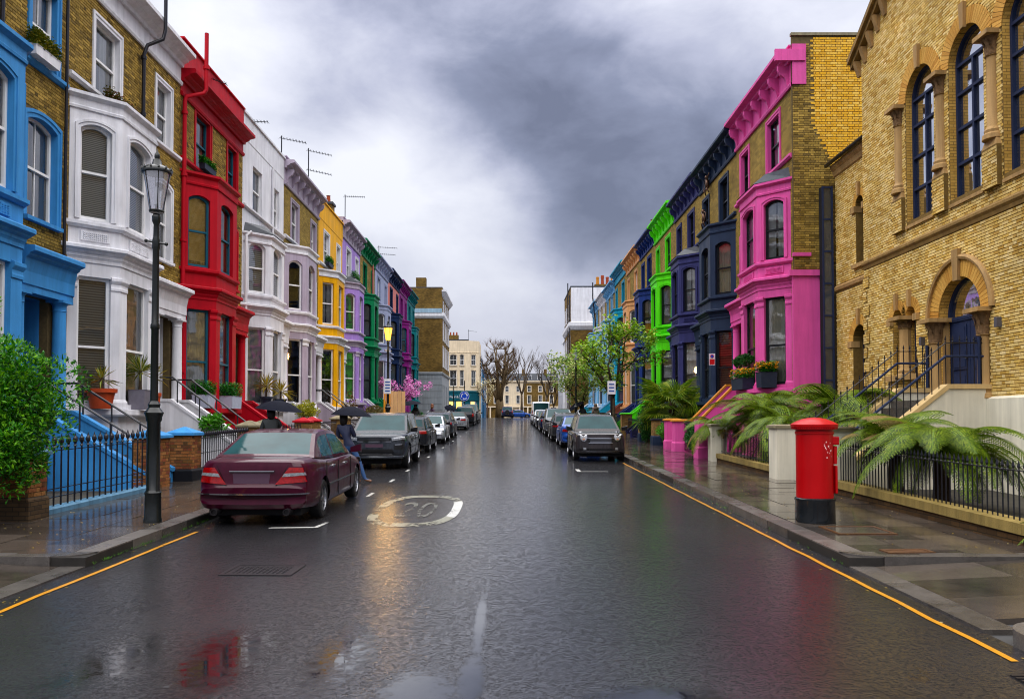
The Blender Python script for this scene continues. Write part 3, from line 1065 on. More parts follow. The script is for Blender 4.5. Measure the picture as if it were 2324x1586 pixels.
HOUSES = {}
def house(side, Y0, Y1, name, label, wall, body, trim=None, frame=None, dz=0.0, cornice='brackets', fascia=None, far=False, geo=None,
          fl=1.8, gtop=5.15, corn=5.92, sill1=6.5, win1=9.05, baytop=9.8, w2=(10.25, 12.2), fas=12.8, par=14.05,
          bay_u=(.2, 1.1, 3.1, 4.0), bay_d=.88, arch=.14, curt=('dim', 'blind', 'net', 'net'), bars=False, bayroof=None, panelr=False,
          sur2=True, win_over=True, rough_w=None, porch=True, pil=True, ledge=True, capcol=None, gsur=None, over_mat=None, cap_mat=None, sill2=None, osh=0.0, cdrop=(.75, .3)):
    W = Y1 - Y0
    g = gz((Y0 + Y1) / 2) + dz
    root = empty(name, (side * XW[side], Y0, g))
    tag(root, label, "house", "terraced houses along the street")
    P = lambda u, v, w: (-side * v, u, w)
    fp = side < 0
    trim = trim or body; frame = frame or FRAMEW; fascia = fascia or trim
    sur2m = trim if sur2 is True else sur2
    Fm = FR(P, (0, 0), (1, 0), (0, 1))
    u0, u1, u2, u3 = bay_u
    h2a = (1.35, 2.65, w2[0], w2[1], 0)
    h2b = (W - 1.75 + osh, W - .75 + osh, w2[0], w2[1] - .05, 0)
    hov = (W - 1.85 + osh, W - .65 + osh, sill1 + .1, win1 - .05, arch)
    dr0, dr1 = W - 1.95, W - .62
    hd = (dr0, dr1, fl - .02, gtop - .35, 0)
    hb = (u0 + .12, u3 - .12, fl, baytop - .25, 0, 'bare')
    holes = [h2a, h2b, hd, hb] + ([hov] if win_over else [])
    mb = MB(Fm, fp)
    panel(mb, 0, W, -.4, par - .35, holes, .2)
    mw = mb.build("wall", wall if geo is None else geo[1], root)
    if geo is not None:
        ex = []
        for h in (h2a, h2b) + ((hov,) if win_over else ()):
            k = .16 if sur2m is not None else 0
            ex.append(('r', h[0] - k, h[1] + k, h[2] - .1, h[3] + k))
        ex.append(('r', u0 - .05, u3 + .05, 0, baytop + .02))
        ex.append(('r', 3.9, W, 0, corn))
        bricks(root, Fm, fp, 0.0, W, corn - .5, fas, ex, geo[0], geo[2], seed=int(Y0))
    # shell behind
    mb = MB(P, fp)
    mb.face((0, -9, 0), (W, -9, 0), (W, -9, par - .5), (0, -9, par - .5))
    mb.face((0.002, 0, 0), (.002, -9, 0), (.002, -9, par - .5), (.002, 0, par - .5))
    mb.face((W - .002, 0, 0), (W - .002, -9, 0), (W - .002, -9, par - .5), (W - .002, 0, par - .5))
    mb.build("party_wall", PARTY, root)
    mb = MB(P, fp); mb.face((0, -.3, par - .5), (W, -.3, par - .5), (W, -9, par - .1), (0, -9, par - .1)); mb.build("roof", TERR, root)
    # windows on the upper wall
    c1, c2, c3, c4 = curt
    make_window(root, Fm, h2a, frame, .18, c3, bars, far, sur2m, None, flip=fp, split=.5)
    make_window(root, Fm, h2b, frame, .18, c3, bars, far, sur2m, None, flip=fp)
    mb = MB(P, fp)
    mold(mb, [(.05, 0), (W - .05, 0)], [(0, w2[0] - .16), (.06, w2[0] - .16), (.12, w2[0] - .10), (.12, w2[0] - .02), (0, w2[0])])
    mb.build("sill_band", sill2 or trim, root)
    if win_over:
        make_window(root, Fm, hov, frame, .2, c2, bars, far, over_mat or trim, over_mat or trim, flip=fp)
    # cornice and parapet
    mb = MB(P, fp)
    if cornice == 'none':
        mold(mb, [(0, 0), (W, 0)], [(0, fas - .03), (.02, fas), (.02, par - .08), (.09, par - .08), (.09, par), (-.3, par), (-.3, par - .4)])
        mb.build("parapet", fascia, root)
    else:
        cw0, cw1 = (par - .62, par - .22) if cornice == 'brackets' else (par - cdrop[0], par - cdrop[1])
        mold(mb, [(0, 0), (W, 0)], [(0, fas - .12), (.07, fas - .12), (.1, fas - .05), (.1, fas), (.03, fas + .03), (.03, cw0)])
        mb.build("fascia", fascia, root)
        mb = MB(P, fp)
        mold(mb, [(0, 0), (W, 0)], cornice_prof(cw0, cw1, .5, .03))
        mb.build("cornice", fascia, root)
        mb = MB(P, fp)
        mold(mb, [(0.02, 0), (W - .02, 0)], [(0.03, cw1), (.05, cw1 + .02), (.05, par - .05), (.12, par - .05), (.12, par), (-.3, par), (-.3, par - .4)])
        mb.build("parapet", fascia, root)
        if cornice == 'brackets':
            nb = 7
            for i in range(nb):
                corbel(root, P, fp, fascia, .35 + (W - .7) * i / (nb - 1), fas + .03, cw0, .42)
    # ---- bay
    B = [(u0, 0), (u1, bay_d), (u2, bay_d), (u3, 0)]
    by = empty("bay", (0, 0, 0), 0, root)
    faces = []
    for p, q in zip(B, B[1:]):
        t = (q[0] - p[0], q[1] - p[1]); L = math.hypot(*t)
        faces.append((FR(P, p, t, (-t[1], t[0])), L))
    mb = MB(None, fp); 
    for i, (F, L) in enumerate(faces):
        m2 = MB(F, fp)
        mg = .34 if i == 1 else .2
        gh = (mg + .03, L - mg - .03, fl + .12, gtop, 0)
        fh = (mg + .05, L - mg - .05, sill1 + .1, win1, arch)
        panel(m2, 0, L, -.4, baytop, [gh, fh], .2)
        mb.v, base = mb.v, len(mb.v)
        mb.v.extend(m2.v); mb.f.extend(tuple(k + base for k in f) for f in m2.f)
        if i == 2 and far: pass
        make_window(root, F, gh, frame, .18, c1 if i == 0 else c4, False, far, gsur, None, flip=fp, split=.45)
        make_window(root, F, fh, frame, .18, c2, bars, far, trim if gsur is None and panelr else None, None, flip=fp, sw=.12, key=False)
    mb.build("bay_wall", body, by)
    m = MB(P, fp)
    if corn > 0:
        mold(m, B, [(0, corn - .42), (.03, corn - .42), (.03, corn - .34), (.05, corn - .3)] + cornice_prof(corn - .28, corn, .2, .03)[1:])
        m.build("cornice", trim, by)
    m = MB(P, fp)
    mold(m, B, [(0, sill1 - .12), (.05, sill1 - .12), (.11, sill1 - .06), (.11, sill1 + .02), (0, sill1 + .05)])
    m.build("string_course", trim, by)
    m = MB(P, fp)
    mold(m, B, [(0, baytop - .42), (.04, baytop - .42), (.05, baytop - .36), (.02, baytop - .33), (.02, baytop - .16), (.1, baytop - .1), (.13, baytop - .08), (.13, baytop), (0, baytop + .03)])
    m.build("parapet", trim, by)
    m = MB(P, fp)
    rt = [(p[0], p[1] + (.14 if 0 < i < 3 else 0)) for i, p in enumerate(B)]
    if bayroof:
        m.loft([[(p[0], p[1], baytop + .035) for p in rt], [(p[0] * .9 + .2, p[1] * .55, baytop + .42) for p in rt]])
    else:
        m.loft([[(p[0], p[1], baytop - .05) for p in B], [(p[0], p[1], baytop + .02) for p in B]])
    m.build("bay_roof", bayroof or LEAD, by)
    if panelr:
        for i, (F, L) in enumerate(faces[:2]):
            q = MB(F, fp); a0, a1 = L * .22, L * .78
            q.box(a0, a1, 0, .035, corn + .13, sill1 - .2)
            q.build("panel", trim, by)
            q = MB(F, fp); r = random.Random(i)
            nx = 12
            for x in range(nx):
                for y in range(4):
                    ca = a0 + .06 + (a1 - a0 - .12) * (x + .5) / nx; cw = corn + .16 + (sill1 - corn - .39) * (y + .5) / 4
                    s = .02
                    q.loft([[(ca - s, .03, cw - s), (ca + s, .03, cw - s), (ca + s, .03, cw + s), (ca - s, .03, cw + s)], [(ca - s * .4, .06, cw - s * .4), (ca + s * .4, .06, cw - s * .4), (ca + s * .4, .06, cw + s * .4), (ca - s * .4, .06, cw + s * .4)]])
            tag(q.build("ornament", trim, by), kind="stuff")
    if pil:
        # pilaster capitals on the ground-floor piers
        Ls = [f[1] for f in faces]; mgs = [.23, .37, .23]
        def at(i, a):
            p, q = B[i], B[i + 1]; L = Ls[i]
            return (p[0] + (q[0] - p[0]) * a / L, p[1] + (q[1] - p[1]) * a / L)
        piers = [[B[0], at(0, mgs[0])], [at(0, Ls[0] - mgs[0]), B[1], at(1, mgs[1])], [at(1, Ls[1] - mgs[1]), B[2], at(2, mgs[2])]]
        for pr in piers:
            m = MB(P, fp)
            mold(m, pr, [(0, gtop - .3), (.025, gtop - .3), (.03, gtop - .24), (.02, gtop - .2), (.02, gtop - .14), (.06, gtop - .08), (.075, gtop - .05), (.075, gtop + .02), (0, gtop + .05)])
            m.build("capital", capcol or trim, by)
            m = MB(P, fp)
            mold(m, pr, [(0, fl), (.05, fl), (.05, fl + .16), (.02, fl + .22), (0, fl + .24)])
            m.build("pier_base", capcol or trim, by)
    if ledge:
        m = MB(P, fp)
        mold(m, B, [(0, fl - .2), (.18, fl - .2), (.22, fl - .15), (.22, fl - .02), (0, fl)])
        m.build("ledge", trim, by)
    # ---- porch
    if porch:
        po = empty("porch", (0, 0, 0), 0, root)
        pa, pb = u3 + .05, W - .06
        m = MB(P, fp)
        top = corn - .12
        mold(m, [(pa, .30), (pb, .30)], [(-.3, gtop - .35), (.0, gtop - .35), (.0, gtop - .2), (.03, gtop - .18), (.03, gtop + .1)] + cornice_prof(top - .34, top, .26, .03)[1:-1] + [(-.3, top + .03)])
        m.build("entablature", trim, po)
        for uc in (dr0 - .16, dr1 + .18):
            m = MB(P, fp); r_ = .165
            h0, h1 = fl, gtop - .35
            m.lathe([(r_ + .07, h0), (r_ + .07, h0 + .12), (r_ + .04, h0 + .14), (r_ + .03, h0 + .22), (r_, h0 + .26), (r_ * .88, h1 - .3), (r_ * .9, h1 - .26), (r_ * 1.0, h1 - .25), (r_ * .9, h1 - .23), (r_ * .92, h1 - .12), (r_ * 1.22, h1 - .06)], uc, .18, 18)
            m.box(uc - r_ * 1.3, uc + r_ * 1.3, .18 - r_ * 1.3, .18 + r_ * 1.3, h1 - .06, h1)
            m.box(uc - .25, uc + .25, 0.0, .42, fl - .5, fl)
            m.build("column", capcol or trim, po, smooth='auto')
        # recess sides and door
        m = MB(P, fp)
        m.face((dr0, -.2, fl), (dr0, -1.1, fl), (dr0, -1.1, gtop), (dr0, -.2, gtop))
        m.face((dr1, -.2, fl), (dr1, -1.1, fl), (dr1, -1.1, gtop), (dr1, -.2, gtop))
        m.face((dr0, -.2, gtop - .35), (dr1, -.2, gtop - .35), (dr1, -1.1, gtop - .35), (dr0, -1.1, gtop - .35))
        m.face((dr0, -1.1, fl), (dr1, -1.1, fl), (dr1, -1.1, gtop), (dr0, -1.1, gtop))
        m.build("porch_recess", body, po)
        m = MB(P, fp).box(dr0 + .2, dr1 - .2, -1.1, -1.05, fl + .02, fl + 2.3)
        for a, b, c, d in ((.08, .45, .25, 1.0), (.55, .92, .25, 1.0), (.08, .45, 1.2, 2.1), (.55, .92, 1.2, 2.1)):
            ww = dr1 - dr0 - .4
            m.box(dr0 + .2 + ww * a, dr0 + .2 + ww * b, -1.05, -1.03, fl + c, fl + d)
        dd = m.build("door", frame if frame is not FRAMEW else FRAMEK, root)
        MB(P, fp).lathe([(.0, 0), (.035, 0), (.04, .02), (.0, .06)], dr0 + .32, -1.0, 10, fl + 1.05).build("handle", plain("brass", (.5, .33, .1), .3, 1.0), dd)
    HOUSES[name] = dict(root=root, P=P, fp=fp, W=W, Y0=Y0, g=g, fl=fl, side=side, dr=(dr0, dr1), B=B)
    return HOUSES[name]

def steps_front(H, mat_wall, cope, v_end=3.0, n=10, rail=None, step_mat=None, cope2=None):
    """door steps with sloping flank walls"""
    P, fp, fl, root = H['P'], H['fp'], H['fl'], H['root']
    c = (H['dr'][0] + H['dr'][1]) / 2; hw = .62
    base = gz(H['Y0'] + c) - H['g'] + PAVE_H - .02
    v0 = .42
    st = empty("stair", (0, 0, 0), 0, root)
    for i in range(n):
        va = v_end - (v_end - v0) * i / n
        wt = base + (fl - base) * (i + 1) / n
        vb = v_end - (v_end - v0) * (i + 1) / n
        MB(P, fp).box(c - hw, c + hw, vb - .0, va, wt - (fl - base) / n - .02, wt).build("step", step_mat or KERBM, st)
    MB(P, fp).box(c - hw, c + hw, -1.1, v0, fl - .2, fl).build("landing", step_mat or KERBM, st)
    for s in (-1, 1):
        ua, ub = sorted((c + s * hw, c + s * (hw + .17)))
        prof = [(v_end, base - .4), (v_end, base + .28), (v0 + .25, fl + .28), (0, fl + .28), (0, base - .4)]
        m = MB(P, fp)
        m.loft([[(ua, v, w) for v, w in prof], [(ub, v, w) for v, w in prof]])
        m.build("flank_wall", mat_wall, st)
        m = MB(P, fp)
        cp = [(v_end + .05, base + .285), (v_end + .05, base + .37), (v0 + .27, fl + .37), (0.02, fl + .37), (0.02, fl + .285), (v0 + .25, fl + .285)]
        m.loft([[(ua - .03, v, w) for v, w in cp], [(ub + .03, v, w) for v, w in cp]])
        m.build("coping", cope, st)
        if rail:
            m = MB(P, fp)
            uc = (ua + ub) / 2
            m.tube([(uc, v_end - .1, base + 1.0), (uc, v0 + .3, fl + 1.02), (uc, .05, fl + 1.02)], .028, 8)
            for k in range(4):
                t = .04 + k * .3
                v = v_end + (v0 + .3 - v_end) * t; w = base + (fl - base) * t
                m.tube([(uc, v, w + .3), (uc, v, w + 1.0)], .02, 6)
            m.build("handrail", rail, st)
    return st

# ================================================================== THE TERRACES
STOCK = brick_mat("stock_brick", (lin(152, 126, 58), lin(114, 92, 40)), lin(104, 92, 54))
STOCKP = brick_piece("stock_brick_piece", [lin(100, 80, 32), lin(140, 113, 48), lin(158, 131, 60), lin(118, 95, 44), lin(178, 147, 70), lin(82, 67, 36)])
MORTB = plain("stock_mortar", lin(92, 78, 52), .85, var=.3)
GEO = lambda n: (STOCKP, MORTB, n)
def col(key, r, g, b, **k): return paint(key, lin(r, g, b), **k)
BLUE = col("sky_blue_paint", 62, 142, 206)
REDP = col("scarlet_paint", 178, 4, 28, dirt=.22)
MAUVE = col("mauve_paint", 178, 166, 184)
YELP = col("yellow_paint", 238, 172, 4)
LILAC = col("lilac_paint", 170, 135, 212)
GREEN = col("emerald_paint", 0, 122, 74)
GREYB = col("pale_blue_grey_paint", 160, 168, 198)
NAVY = col("navy_paint", 20, 40, 78)
SALMON = col("salmon_paint", 214, 122, 112)
PURPLE = col("purple_paint", 128, 26, 116)
TEAL = col("teal_paint", 4, 112, 118)
PINK = col("pink_paint", 218, 84, 158, dirt=.2)
SLATEB = col("slate_navy_paint", 36, 50, 74)
INDIGO = col("indigo_paint", 52, 54, 104)
LIME = col("lime_paint", 84, 222, 12)
COBALT = col("cobalt_paint", 24, 48, 112)
PEACH = col("peach_paint", 222, 162, 106)
TURQ = col("turquoise_paint", 22, 156, 190)
SKYB = col("light_blue_paint", 120, 180, 222)

house(-1, 12.9, 19.54, "blue_house", "brick house with sky blue bay, window surrounds and column porch", None, BLUE, dz=-.3, geo=GEO(300), cornice='brackets', curt=('dim', 'net', 'net', 'net'), bars=True, panelr=True, sill2=BLUE, bay_u=(.6, 1.5, 3.57, 4.45), osh=.3)
H_WH = house(-1, 19.54, 26.33, "white_bay_house", "brick house with two-storey white stucco bay and white cornice next to the blue house", None, WHITEP, geo=GEO(300), cornice='plain', curt=('dim', 'blind', 'net', 'cream'), panelr=True)
house(-1, 26.33, 32.58, "red_house", "brick house with scarlet bay, cornice and red drainpipe", None, REDP, frame=FRAMET, geo=GEO(300), cornice='plain', curt=('cream', 'wood', 'net', 'cream'), par=14.25, cdrop=(1.5, 1.1), fas=12.38)
house(-1, 32.58, 38.6, "white_brick_house", "all white painted brick house with dark slate bay roof and flat parapet", WHITEP, WHITEP, cornice='none', curt=('blind', 'shutter', 'net', 'net'), bayroof=TERR, baytop=9.1, win1=8.7, corn=6.1, par=14.1, fas=13.0, sur2=None, arch=.2)
house(-1, 38.6, 45.7, "mauve_house", "brick house with pale mauve bay and white bracketed cornice", STOCK, MAUVE, trim=WHITEP, fascia=MAUVE, curt=('dark', 'dark', 'net', 'dark'), arch=.2, par=14.1, sur2=MAUVE)
house(-1, 45.7, 52.3, "yellow_house", "bright yellow house with white window sills and plain parapet", YELP, YELP, trim=WHITEP, cornice='none', fascia=YELP, curt=('dark', 'net', 'net', 'dim'), pil=False, arch=0, par=14.0)
house(-1, 52.3, 58.5, "lilac_house", "lilac house with white bay windows and bracketed cornice", LILAC, LILAC, trim=MAUVE, fascia=MAUVE, gsur=None, dz=.3, far=False, curt=('dim', 'dim', 'net', 'net'), sur2=WHITEP, bayroof=TERR)
house(-1, 58.5, 65.0, "emerald_house", "yellow brick house with emerald green bay, brackets and surrounds", STOCK, GREEN, frame=FRAMEK, far=True, dz=.4)
house(-1, 65.0, 72.0, "grey_blue_house", "pale blue grey stucco house between the emerald and the salmon houses", GREYB, GREYB, far=True, dz=.4)
house(-1, 72.0, 79.2, "salmon_house", "salmon pink walled house with a navy blue bay", SALMON, NAVY, frame=FRAMEK, far=True, dz=.5)
house(-1, 79.2, 85.7, "purple_house", "deep purple painted terraced house", PURPLE, PURPLE, frame=FRAMET, far=True, dz=.6)
house(-1, 85.7, 92.6, "teal_house", "dark teal terraced house against the brick corner building", TEAL, TEAL, frame=FRAMEK, far=True, dz=.6)

H_PK = house(1, 27.2, 34.0, "pink_house", "brick house with bright pink bay, cornice and pink rendered gable base", STOCK, PINK, frame=FRAMEK, geo=None, curt=('cream', 'net', 'net', 'warm'), fl=2.5, gtop=5.7, corn=6.4, sill1=6.95, win1=9.15, par=14.35, fas=13.0, panelr=True, bayroof=LEAD, bay_u=(.3, 1.2, 3.3, 4.2), w2=(10.6, 12.5))
house(1, 34.0, 40.5, "slate_navy_house", "brick house with dark slate navy bay and red shutters on the ground floor", STOCK, SLATEB, frame=FRAMEK, curt=('redwood', 'cream', 'dim', 'dim'), corn=6.1, sill1=6.65, baytop=9.9, par=14.1, fl=2.1)
house(1, 40.5, 46.7, "indigo_house", "brick house with muted indigo bay between the lime and slate navy houses", STOCK, INDIGO, frame=FRAMEK, curt=('cream', 'net', 'dim', 'net'), corn=6.1, sill1=6.65, baytop=9.7, panelr=True, bayroof=TERR, fl=2.0)
house(1, 46.7, 53.2, "lime_house", "brick house with vivid lime green bay and lime bracketed cornice", STOCK, LIME, frame=FRAMEK, curt=('dim', 'dim', 'dim', 'dim'), corn=6.1, sill1=6.6, panelr=True, fl=2.0, par=14.2)
house(1, 53.2, 59.0, "cobalt_house", "brick house with deep cobalt blue bay beside the lime house", STOCK, COBALT, frame=FRAMEK, curt=('dim', 'warm', 'dim', 'dim'), far=False)
house(1, 59.0, 65.9, "peach_house", "brick house with peach orange bay behind the street tree", STOCK, PEACH, far=True)
house(1, 65.9, 73.2, "turquoise_house", "turquoise house with brick upper wall behind the street tree", STOCK, TURQ, far=True, frame=FRAMET, dz=.2, cornice='plain')
for i, (a, b) in enumerate(((73.2, 79.7), (79.7, 86.0), (86.0, 92.9))):
    house(1, a, b, "light_blue_house", ("light blue trimmed brick house next to the turquoise house", "light blue trimmed brick house in the middle of its row of three", "light blue trimmed brick house next to the tall white and brick corner building")[i], STOCK, SKYB, far=True, dz=.0, fas=12.4, par=13.6, trim=(SKYB, WHITEP, SKYB)[i])

# door steps
ORG = col("ochre_coping_paint", 206, 134, 40)
KEYS = list(HOUSES)
STEPC = {"blue_house": (BLUE, BLUE, BLACKIRON), "white_bay_house": (WHITEP, WHITEP, BLACKIRON), "red_house": (REDP, REDP, None), "white_brick_house": (WHITEP, WHITEP, None),
         "mauve_house": (MAUVE, WHITEP, BLACKIRON), "yellow_house": (WHITEP, WHITEP, None), "lilac_house": (LILAC, WHITEP, None), "emerald_house": (GREEN, GREEN, None),
         "pink_house": (PINK, ORG, None), "slate_navy_house": (SLATEB, SLATEB, None), "indigo_house": (INDIGO, INDIGO, None), "lime_house": (LIME, LIME, None), "cobalt_house": (COBALT, COBALT, None),
         "peach_house": (col("brown_paint", 120, 66, 50), col("brown_paint", 120, 66, 50), None), "turquoise_house": (TURQ, SKYB, None), "light_blue_house": (TURQ, WHITEP, None)}
for k, (a, b, c) in STEPC.items():
    steps_front(HOUSES[k], a, b, rail=c)

# ------------------------------------------------------------------ piers and railings
PIERB = brick_piece("pier_brick", [lin(96, 70, 36), lin(134, 84, 46), lin(150, 104, 60), lin(120, 62, 42), lin(84, 62, 38)])
PIERM = brick_mat("pier_brick_far", (lin(150, 118, 66), lin(118, 84, 48)), lin(96, 84, 62), .8)
def pier(name, label, x, y, w, h, body, cap, geo=False, base_mat=None, group=None, capk='pyr', base_h=.32, cap_o=.06):
    z = gz(y) + PAVE_H - .03
    r = empty(name, (x, y, z)); tag(r, label, "gate pier", group or "piers along the front gardens")
    s = w / 2
    if geo:
        MB().box(-s, s, -s, s, 0, h).build("shaft", MORTB, r)
        for k, (o, t, n) in enumerate((((-s, -s), (1, 0), (0, -1)), ((s, -s) if x < 0 else (-s, -s), (0, 1), (1, 0) if x < 0 else (-1, 0)))):
            F = FR(lambda a, b, c: (a, b, c), o, t, n)
            bricks(r, F, k == 0, 0, w, base_h if base_mat else .02, h, [], geo if geo is not True else PIERB, 60, .2, .072, .009, .009, seed=k + 3, name="brickwork")
    else:
        MB().box(-s, s, -s, s, 0, h).build("shaft", body, r)
    if base_mat:
        e = .035
        m = MB().taper(0, 0, -.06, base_h - .05, s + e, s + e, s + e, s + e)
        m.taper(0, 0, base_h - .05, base_h, s + e, s + e, s + .004, s + .004)
        m.build("base", base_mat, r, bevel=.01)
    e = cap_o
    m = MB().box(-s - e, s + e, -s - e, s + e, h, h + .06)
    m.taper(0, 0, h + .06, h + (.2 if capk == 'pyr' else .09), s + e, s + e, .03 if capk == 'pyr' else s * .8, .03 if capk == 'pyr' else s * .8)
    m.build("cap", cap, r)
    return r

def bar_mesh(h, r=.011, finial='spear', seg=6):
    m = MB()
    m.lathe([(r, 0), (r, h - .12), (r * .9, h - .12)], 0, 0, seg)
    if finial == 'spear':
        m.lathe([(r * 1.0, h - .13), (r * 1.9, h - .10), (r * .8, h - .085), (r * 2.0, h - .05), (.001, h + .04)], 0, 0, seg)
    elif finial == 'bud':
        m.lathe([(r, h - .2), (r * 1.9, h - .185), (r * 1.1, h - .16), (r * 1.0, h - .15), (r * 2.6, h - .09), (r * 2.2, h - .05), (r * 1.0, h - .01), (.001, h + .05)], 0, 0, 8)
    else:
        m.lathe([(r, h - .12), (.002, h)], 0, 0, seg)
    return m.mesh("bar")

def railing(name, label, x, y0, y1, h, gap, plinth=None, ph=.18, finial='spear', r=.011, mat=None, pw=.13, rails=(.12, .85), group="iron railings along the front gardens", lower_bud=False, thin=False):
    mat = mat or BLACKIRON
    z = gz(y0) + PAVE_H
    root = empty(name, (x, y0, z)); tag(root, label, "railing", group)
    L = y1 - y0
    dzv = SLOPE * L
    if plinth is not None:
        m = MB()
        m.loft([[(-pw, 0, -.15), (pw, 0, -.15), (pw, 0, ph - .02), (pw * .8, 0, ph), (-pw * .8, 0, ph), (-pw, 0, ph - .02)],
                [(-pw, L, dzv - .15), (pw, L, dzv - .15), (pw, L, dzv + ph - .02), (pw * .8, L, dzv + ph), (-pw * .8, L, dzv + ph), (-pw, L, dzv + ph - .02)]])
        m.build("plinth", plinth if ph < .2 else FOOTB, root)
        if ph >= .2:
            e = .03
            MB().loft([[(-pw - e, 0, ph - .14), (pw + e, 0, ph - .14), (pw + e, 0, ph + .004), (-pw - e, 0, ph + .004)], [(-pw - e, L, dzv + ph - .14), (pw + e, L, dzv + ph - .14), (pw + e, L, dzv + ph + .004), (-pw - e, L, dzv + ph + .004)]]).build("coping", plinth, root)
    b = ph if plinth is not None else .04
    for f in rails:
        zz = b + (h - b) * f
        MB().loft([[(-.014, 0, zz - .007), (.014, 0, zz - .007), (.014, 0, zz + .007), (-.014, 0, zz + .007)], [(-.014, L, zz + dzv - .007), (.014, L, zz + dzv - .007), (.014, L, zz + dzv + .007), (-.014, L, zz + dzv + .007)]]).build("rail", mat, root)
    me = bar_mesh(h - b, r, finial); me.materials.append(mat)
    n = max(1, int(L / gap))
    for i in range(n):
        y = gap * .5 + (L - gap) * i / max(1, n - 1)
        inst("bar", me, root, (0, y, b + SLOPE * y))
    return root

BLUEST = col("blue_stone_paint", 96, 140, 170, dirt=.45)
WSTONE = paint("weathered_stone", lin(150, 140, 112), .5, .45, .3)
FOOTB = brick_mat("footing_brick", (lin(80, 58, 34), lin(56, 42, 28)), lin(44, 36, 26), .9)
YSTONE = paint("mossy_sandstone", lin(158, 136, 78), .4, .5, .4)
DARKB = col("black_base_paint", 22, 24, 30)
# left side
pier("gate_pier", "brick pier with blue pyramid cap on the bush side of the blue gate", -7.95, 17.75, .56, 1.12, None, BLUE, True)
pier("gate_pier", "brick pier with blue pyramid cap and black base next to white house railings", -7.85, 19.3, .56, 1.12, None, BLUE, True, DARKB)
pier("gate_pier", "stout brick pier with dark base under the big green bush", -7.75, 12.7, .5, 1.05, PIERM, BLUEST, True, brick_mat("sooty_brick", (lin(84, 66, 46), lin(60, 48, 36)), lin(50, 44, 36), .8), base_h=.4)
railing("iron_railing", "heavy black railing with bud finials in front of the blue house steps", -7.75, 13.05, 17.4, 1.28, .215, BLUEST, .1, 'bud', .017, rails=(.13, .25, .8))
railing("iron_railing", "black spearhead railing in front of the white bay house", -7.85, 19.65, 24.0, 1.15, .15, None, .1, 'bud', .014, rails=(.1, .5, .84))
for nm, y, cap in (("white_bay_house", 24.3, WSTONE), ("white_bay_house", 25.7, WSTONE), ("red_house", 30.6, REDP), ("red_house", 32.0, REDP), ("white_brick_house", 36.8, WSTONE), ("mauve_house", 38.2, WSTONE),
                   ("mauve_house", 43.6, WSTONE), ("yellow_house", 45.1, WSTONE), ("yellow_house", 50.3, WSTONE), ("lilac_house", 51.8, WSTONE), ("lilac_house", 56.5, WSTONE), ("emerald_house", 58.2, WSTONE)):
    cn = "scarlet" if cap is REDP else "pale stone"
    pier("gate_pier", f"yellow brick pier with {cn} cap in front of the {nm.replace('_', ' ')}" + (" at steps" if y in (25.7, 32.0, 43.6, 50.3, 56.5) else ", garden end"), -7.9, y, .55, 1.18, PIERM, cap, group="brick piers with moulded caps")
for nm, a, b in (("red house", 26.1, 30.3), ("white painted brick house", 32.4, 36.5), ("mauve house", 38.6, 43.2), ("yellow house", 45.5, 50.0), ("lilac house", 52.2, 56.2)):
    railing("iron_railing", f"black spearhead railing in front of the {nm}", -7.9, a, b, 1.1, .2 if a < 40 else .25, None, .1, 'spear', .013)
# right side
CREAM = paint("cream_render", lin(216, 210, 190), .5, .2)
pier("gate_pier", "cream rendered pier between pink pier and fern railings", 6.8, 26.0, .5, 1.15, CREAM, WSTONE, capk='flat', cap_o=.03)
pier("gate_pier", "cream rendered pier with stone cap behind the red post box", 6.85, 19.75, .62, 1.28, CREAM, WSTONE, capk='flat', cap_o=.05)
pier("gate_pier", "cream rendered pier at the end of the low church railing", 6.85, 16.75, .6, 1.3, CREAM, WSTONE, capk='flat', cap_o=.05)
pier("gate_pier", "pink rendered pier with stepped base beside the cream pier", 6.8, 27.55, .62, 1.25, PINK, PINK, base_mat=PINK, base_h=.42, capk='flat', cap_o=.02)
pier("gate_pier", "pink pier with ochre coping, railing side of the pink steps", 6.8, 31.45, .6, 1.2, PINK, ORG, base_mat=PINK, base_h=.4, capk='flat')
pier("gate_pier", "pink pier with ochre coping, brick pier side of the pink steps", 6.8, 33.2, .55, 1.2, PINK, ORG, base_mat=PINK, base_h=.4, capk='flat')
pier("gate_pier", "yellow brick pier with slate blue base next to the pink piers", 6.85, 36.4, .6, 1.15, PIERM, DARKB, base_mat=SLATEB, capk='flat', base_h=.45)
pier("gate_pier", "yellow brick pier with dark cap wrapped by the green hedge", 6.85, 40.1, .6, 1.4, PIERM, DARKB, base_mat=SLATEB, capk='flat', base_h=.45)
pier("gate_pier", "brick pier with lime green cap beside the small street tree", 6.85, 46.5, .6, 1.3, PIERM, LIME, capk='flat')
for i, y in enumerate((53, 59.5, 66, 73)):
    pier("gate_pier", ("brick pier with dark cap before the cobalt house", "brick pier with dark cap before the peach house", "brick pier with turquoise cap before the turquoise house", "brick pier with turquoise cap before the light blue houses")[i], 6.85, y, .55, 1.2, PIERM, DARKB if i < 2 else TURQ, capk='flat')
railing("iron_railing", "low black spear railing on mossy stone kerb before the church", 6.8, 6.9, 16.4, 1.05, .118, YSTONE, .28, 'spear', .0115, pw=.15, rails=(.86,))
railing("iron_railing", "low black railing on stone kerb between the two cream piers", 6.85, 20.1, 25.7, 1.0, .14, YSTONE, .26, 'point', .0115, pw=.15, rails=(.1, .9))
railing("iron_railing", "ivy covered black railing between the pink piers", 6.85, 27.95, 31.1, 1.2, .16, None, .1, 'spear', .014, rails=(.1, .88, .95))
railing("iron_railing", "black railing with small shrubs between pink pier and slate based pier", 6.85, 33.6, 36.0, 1.15, .2, None, .1, 'spear', .013)
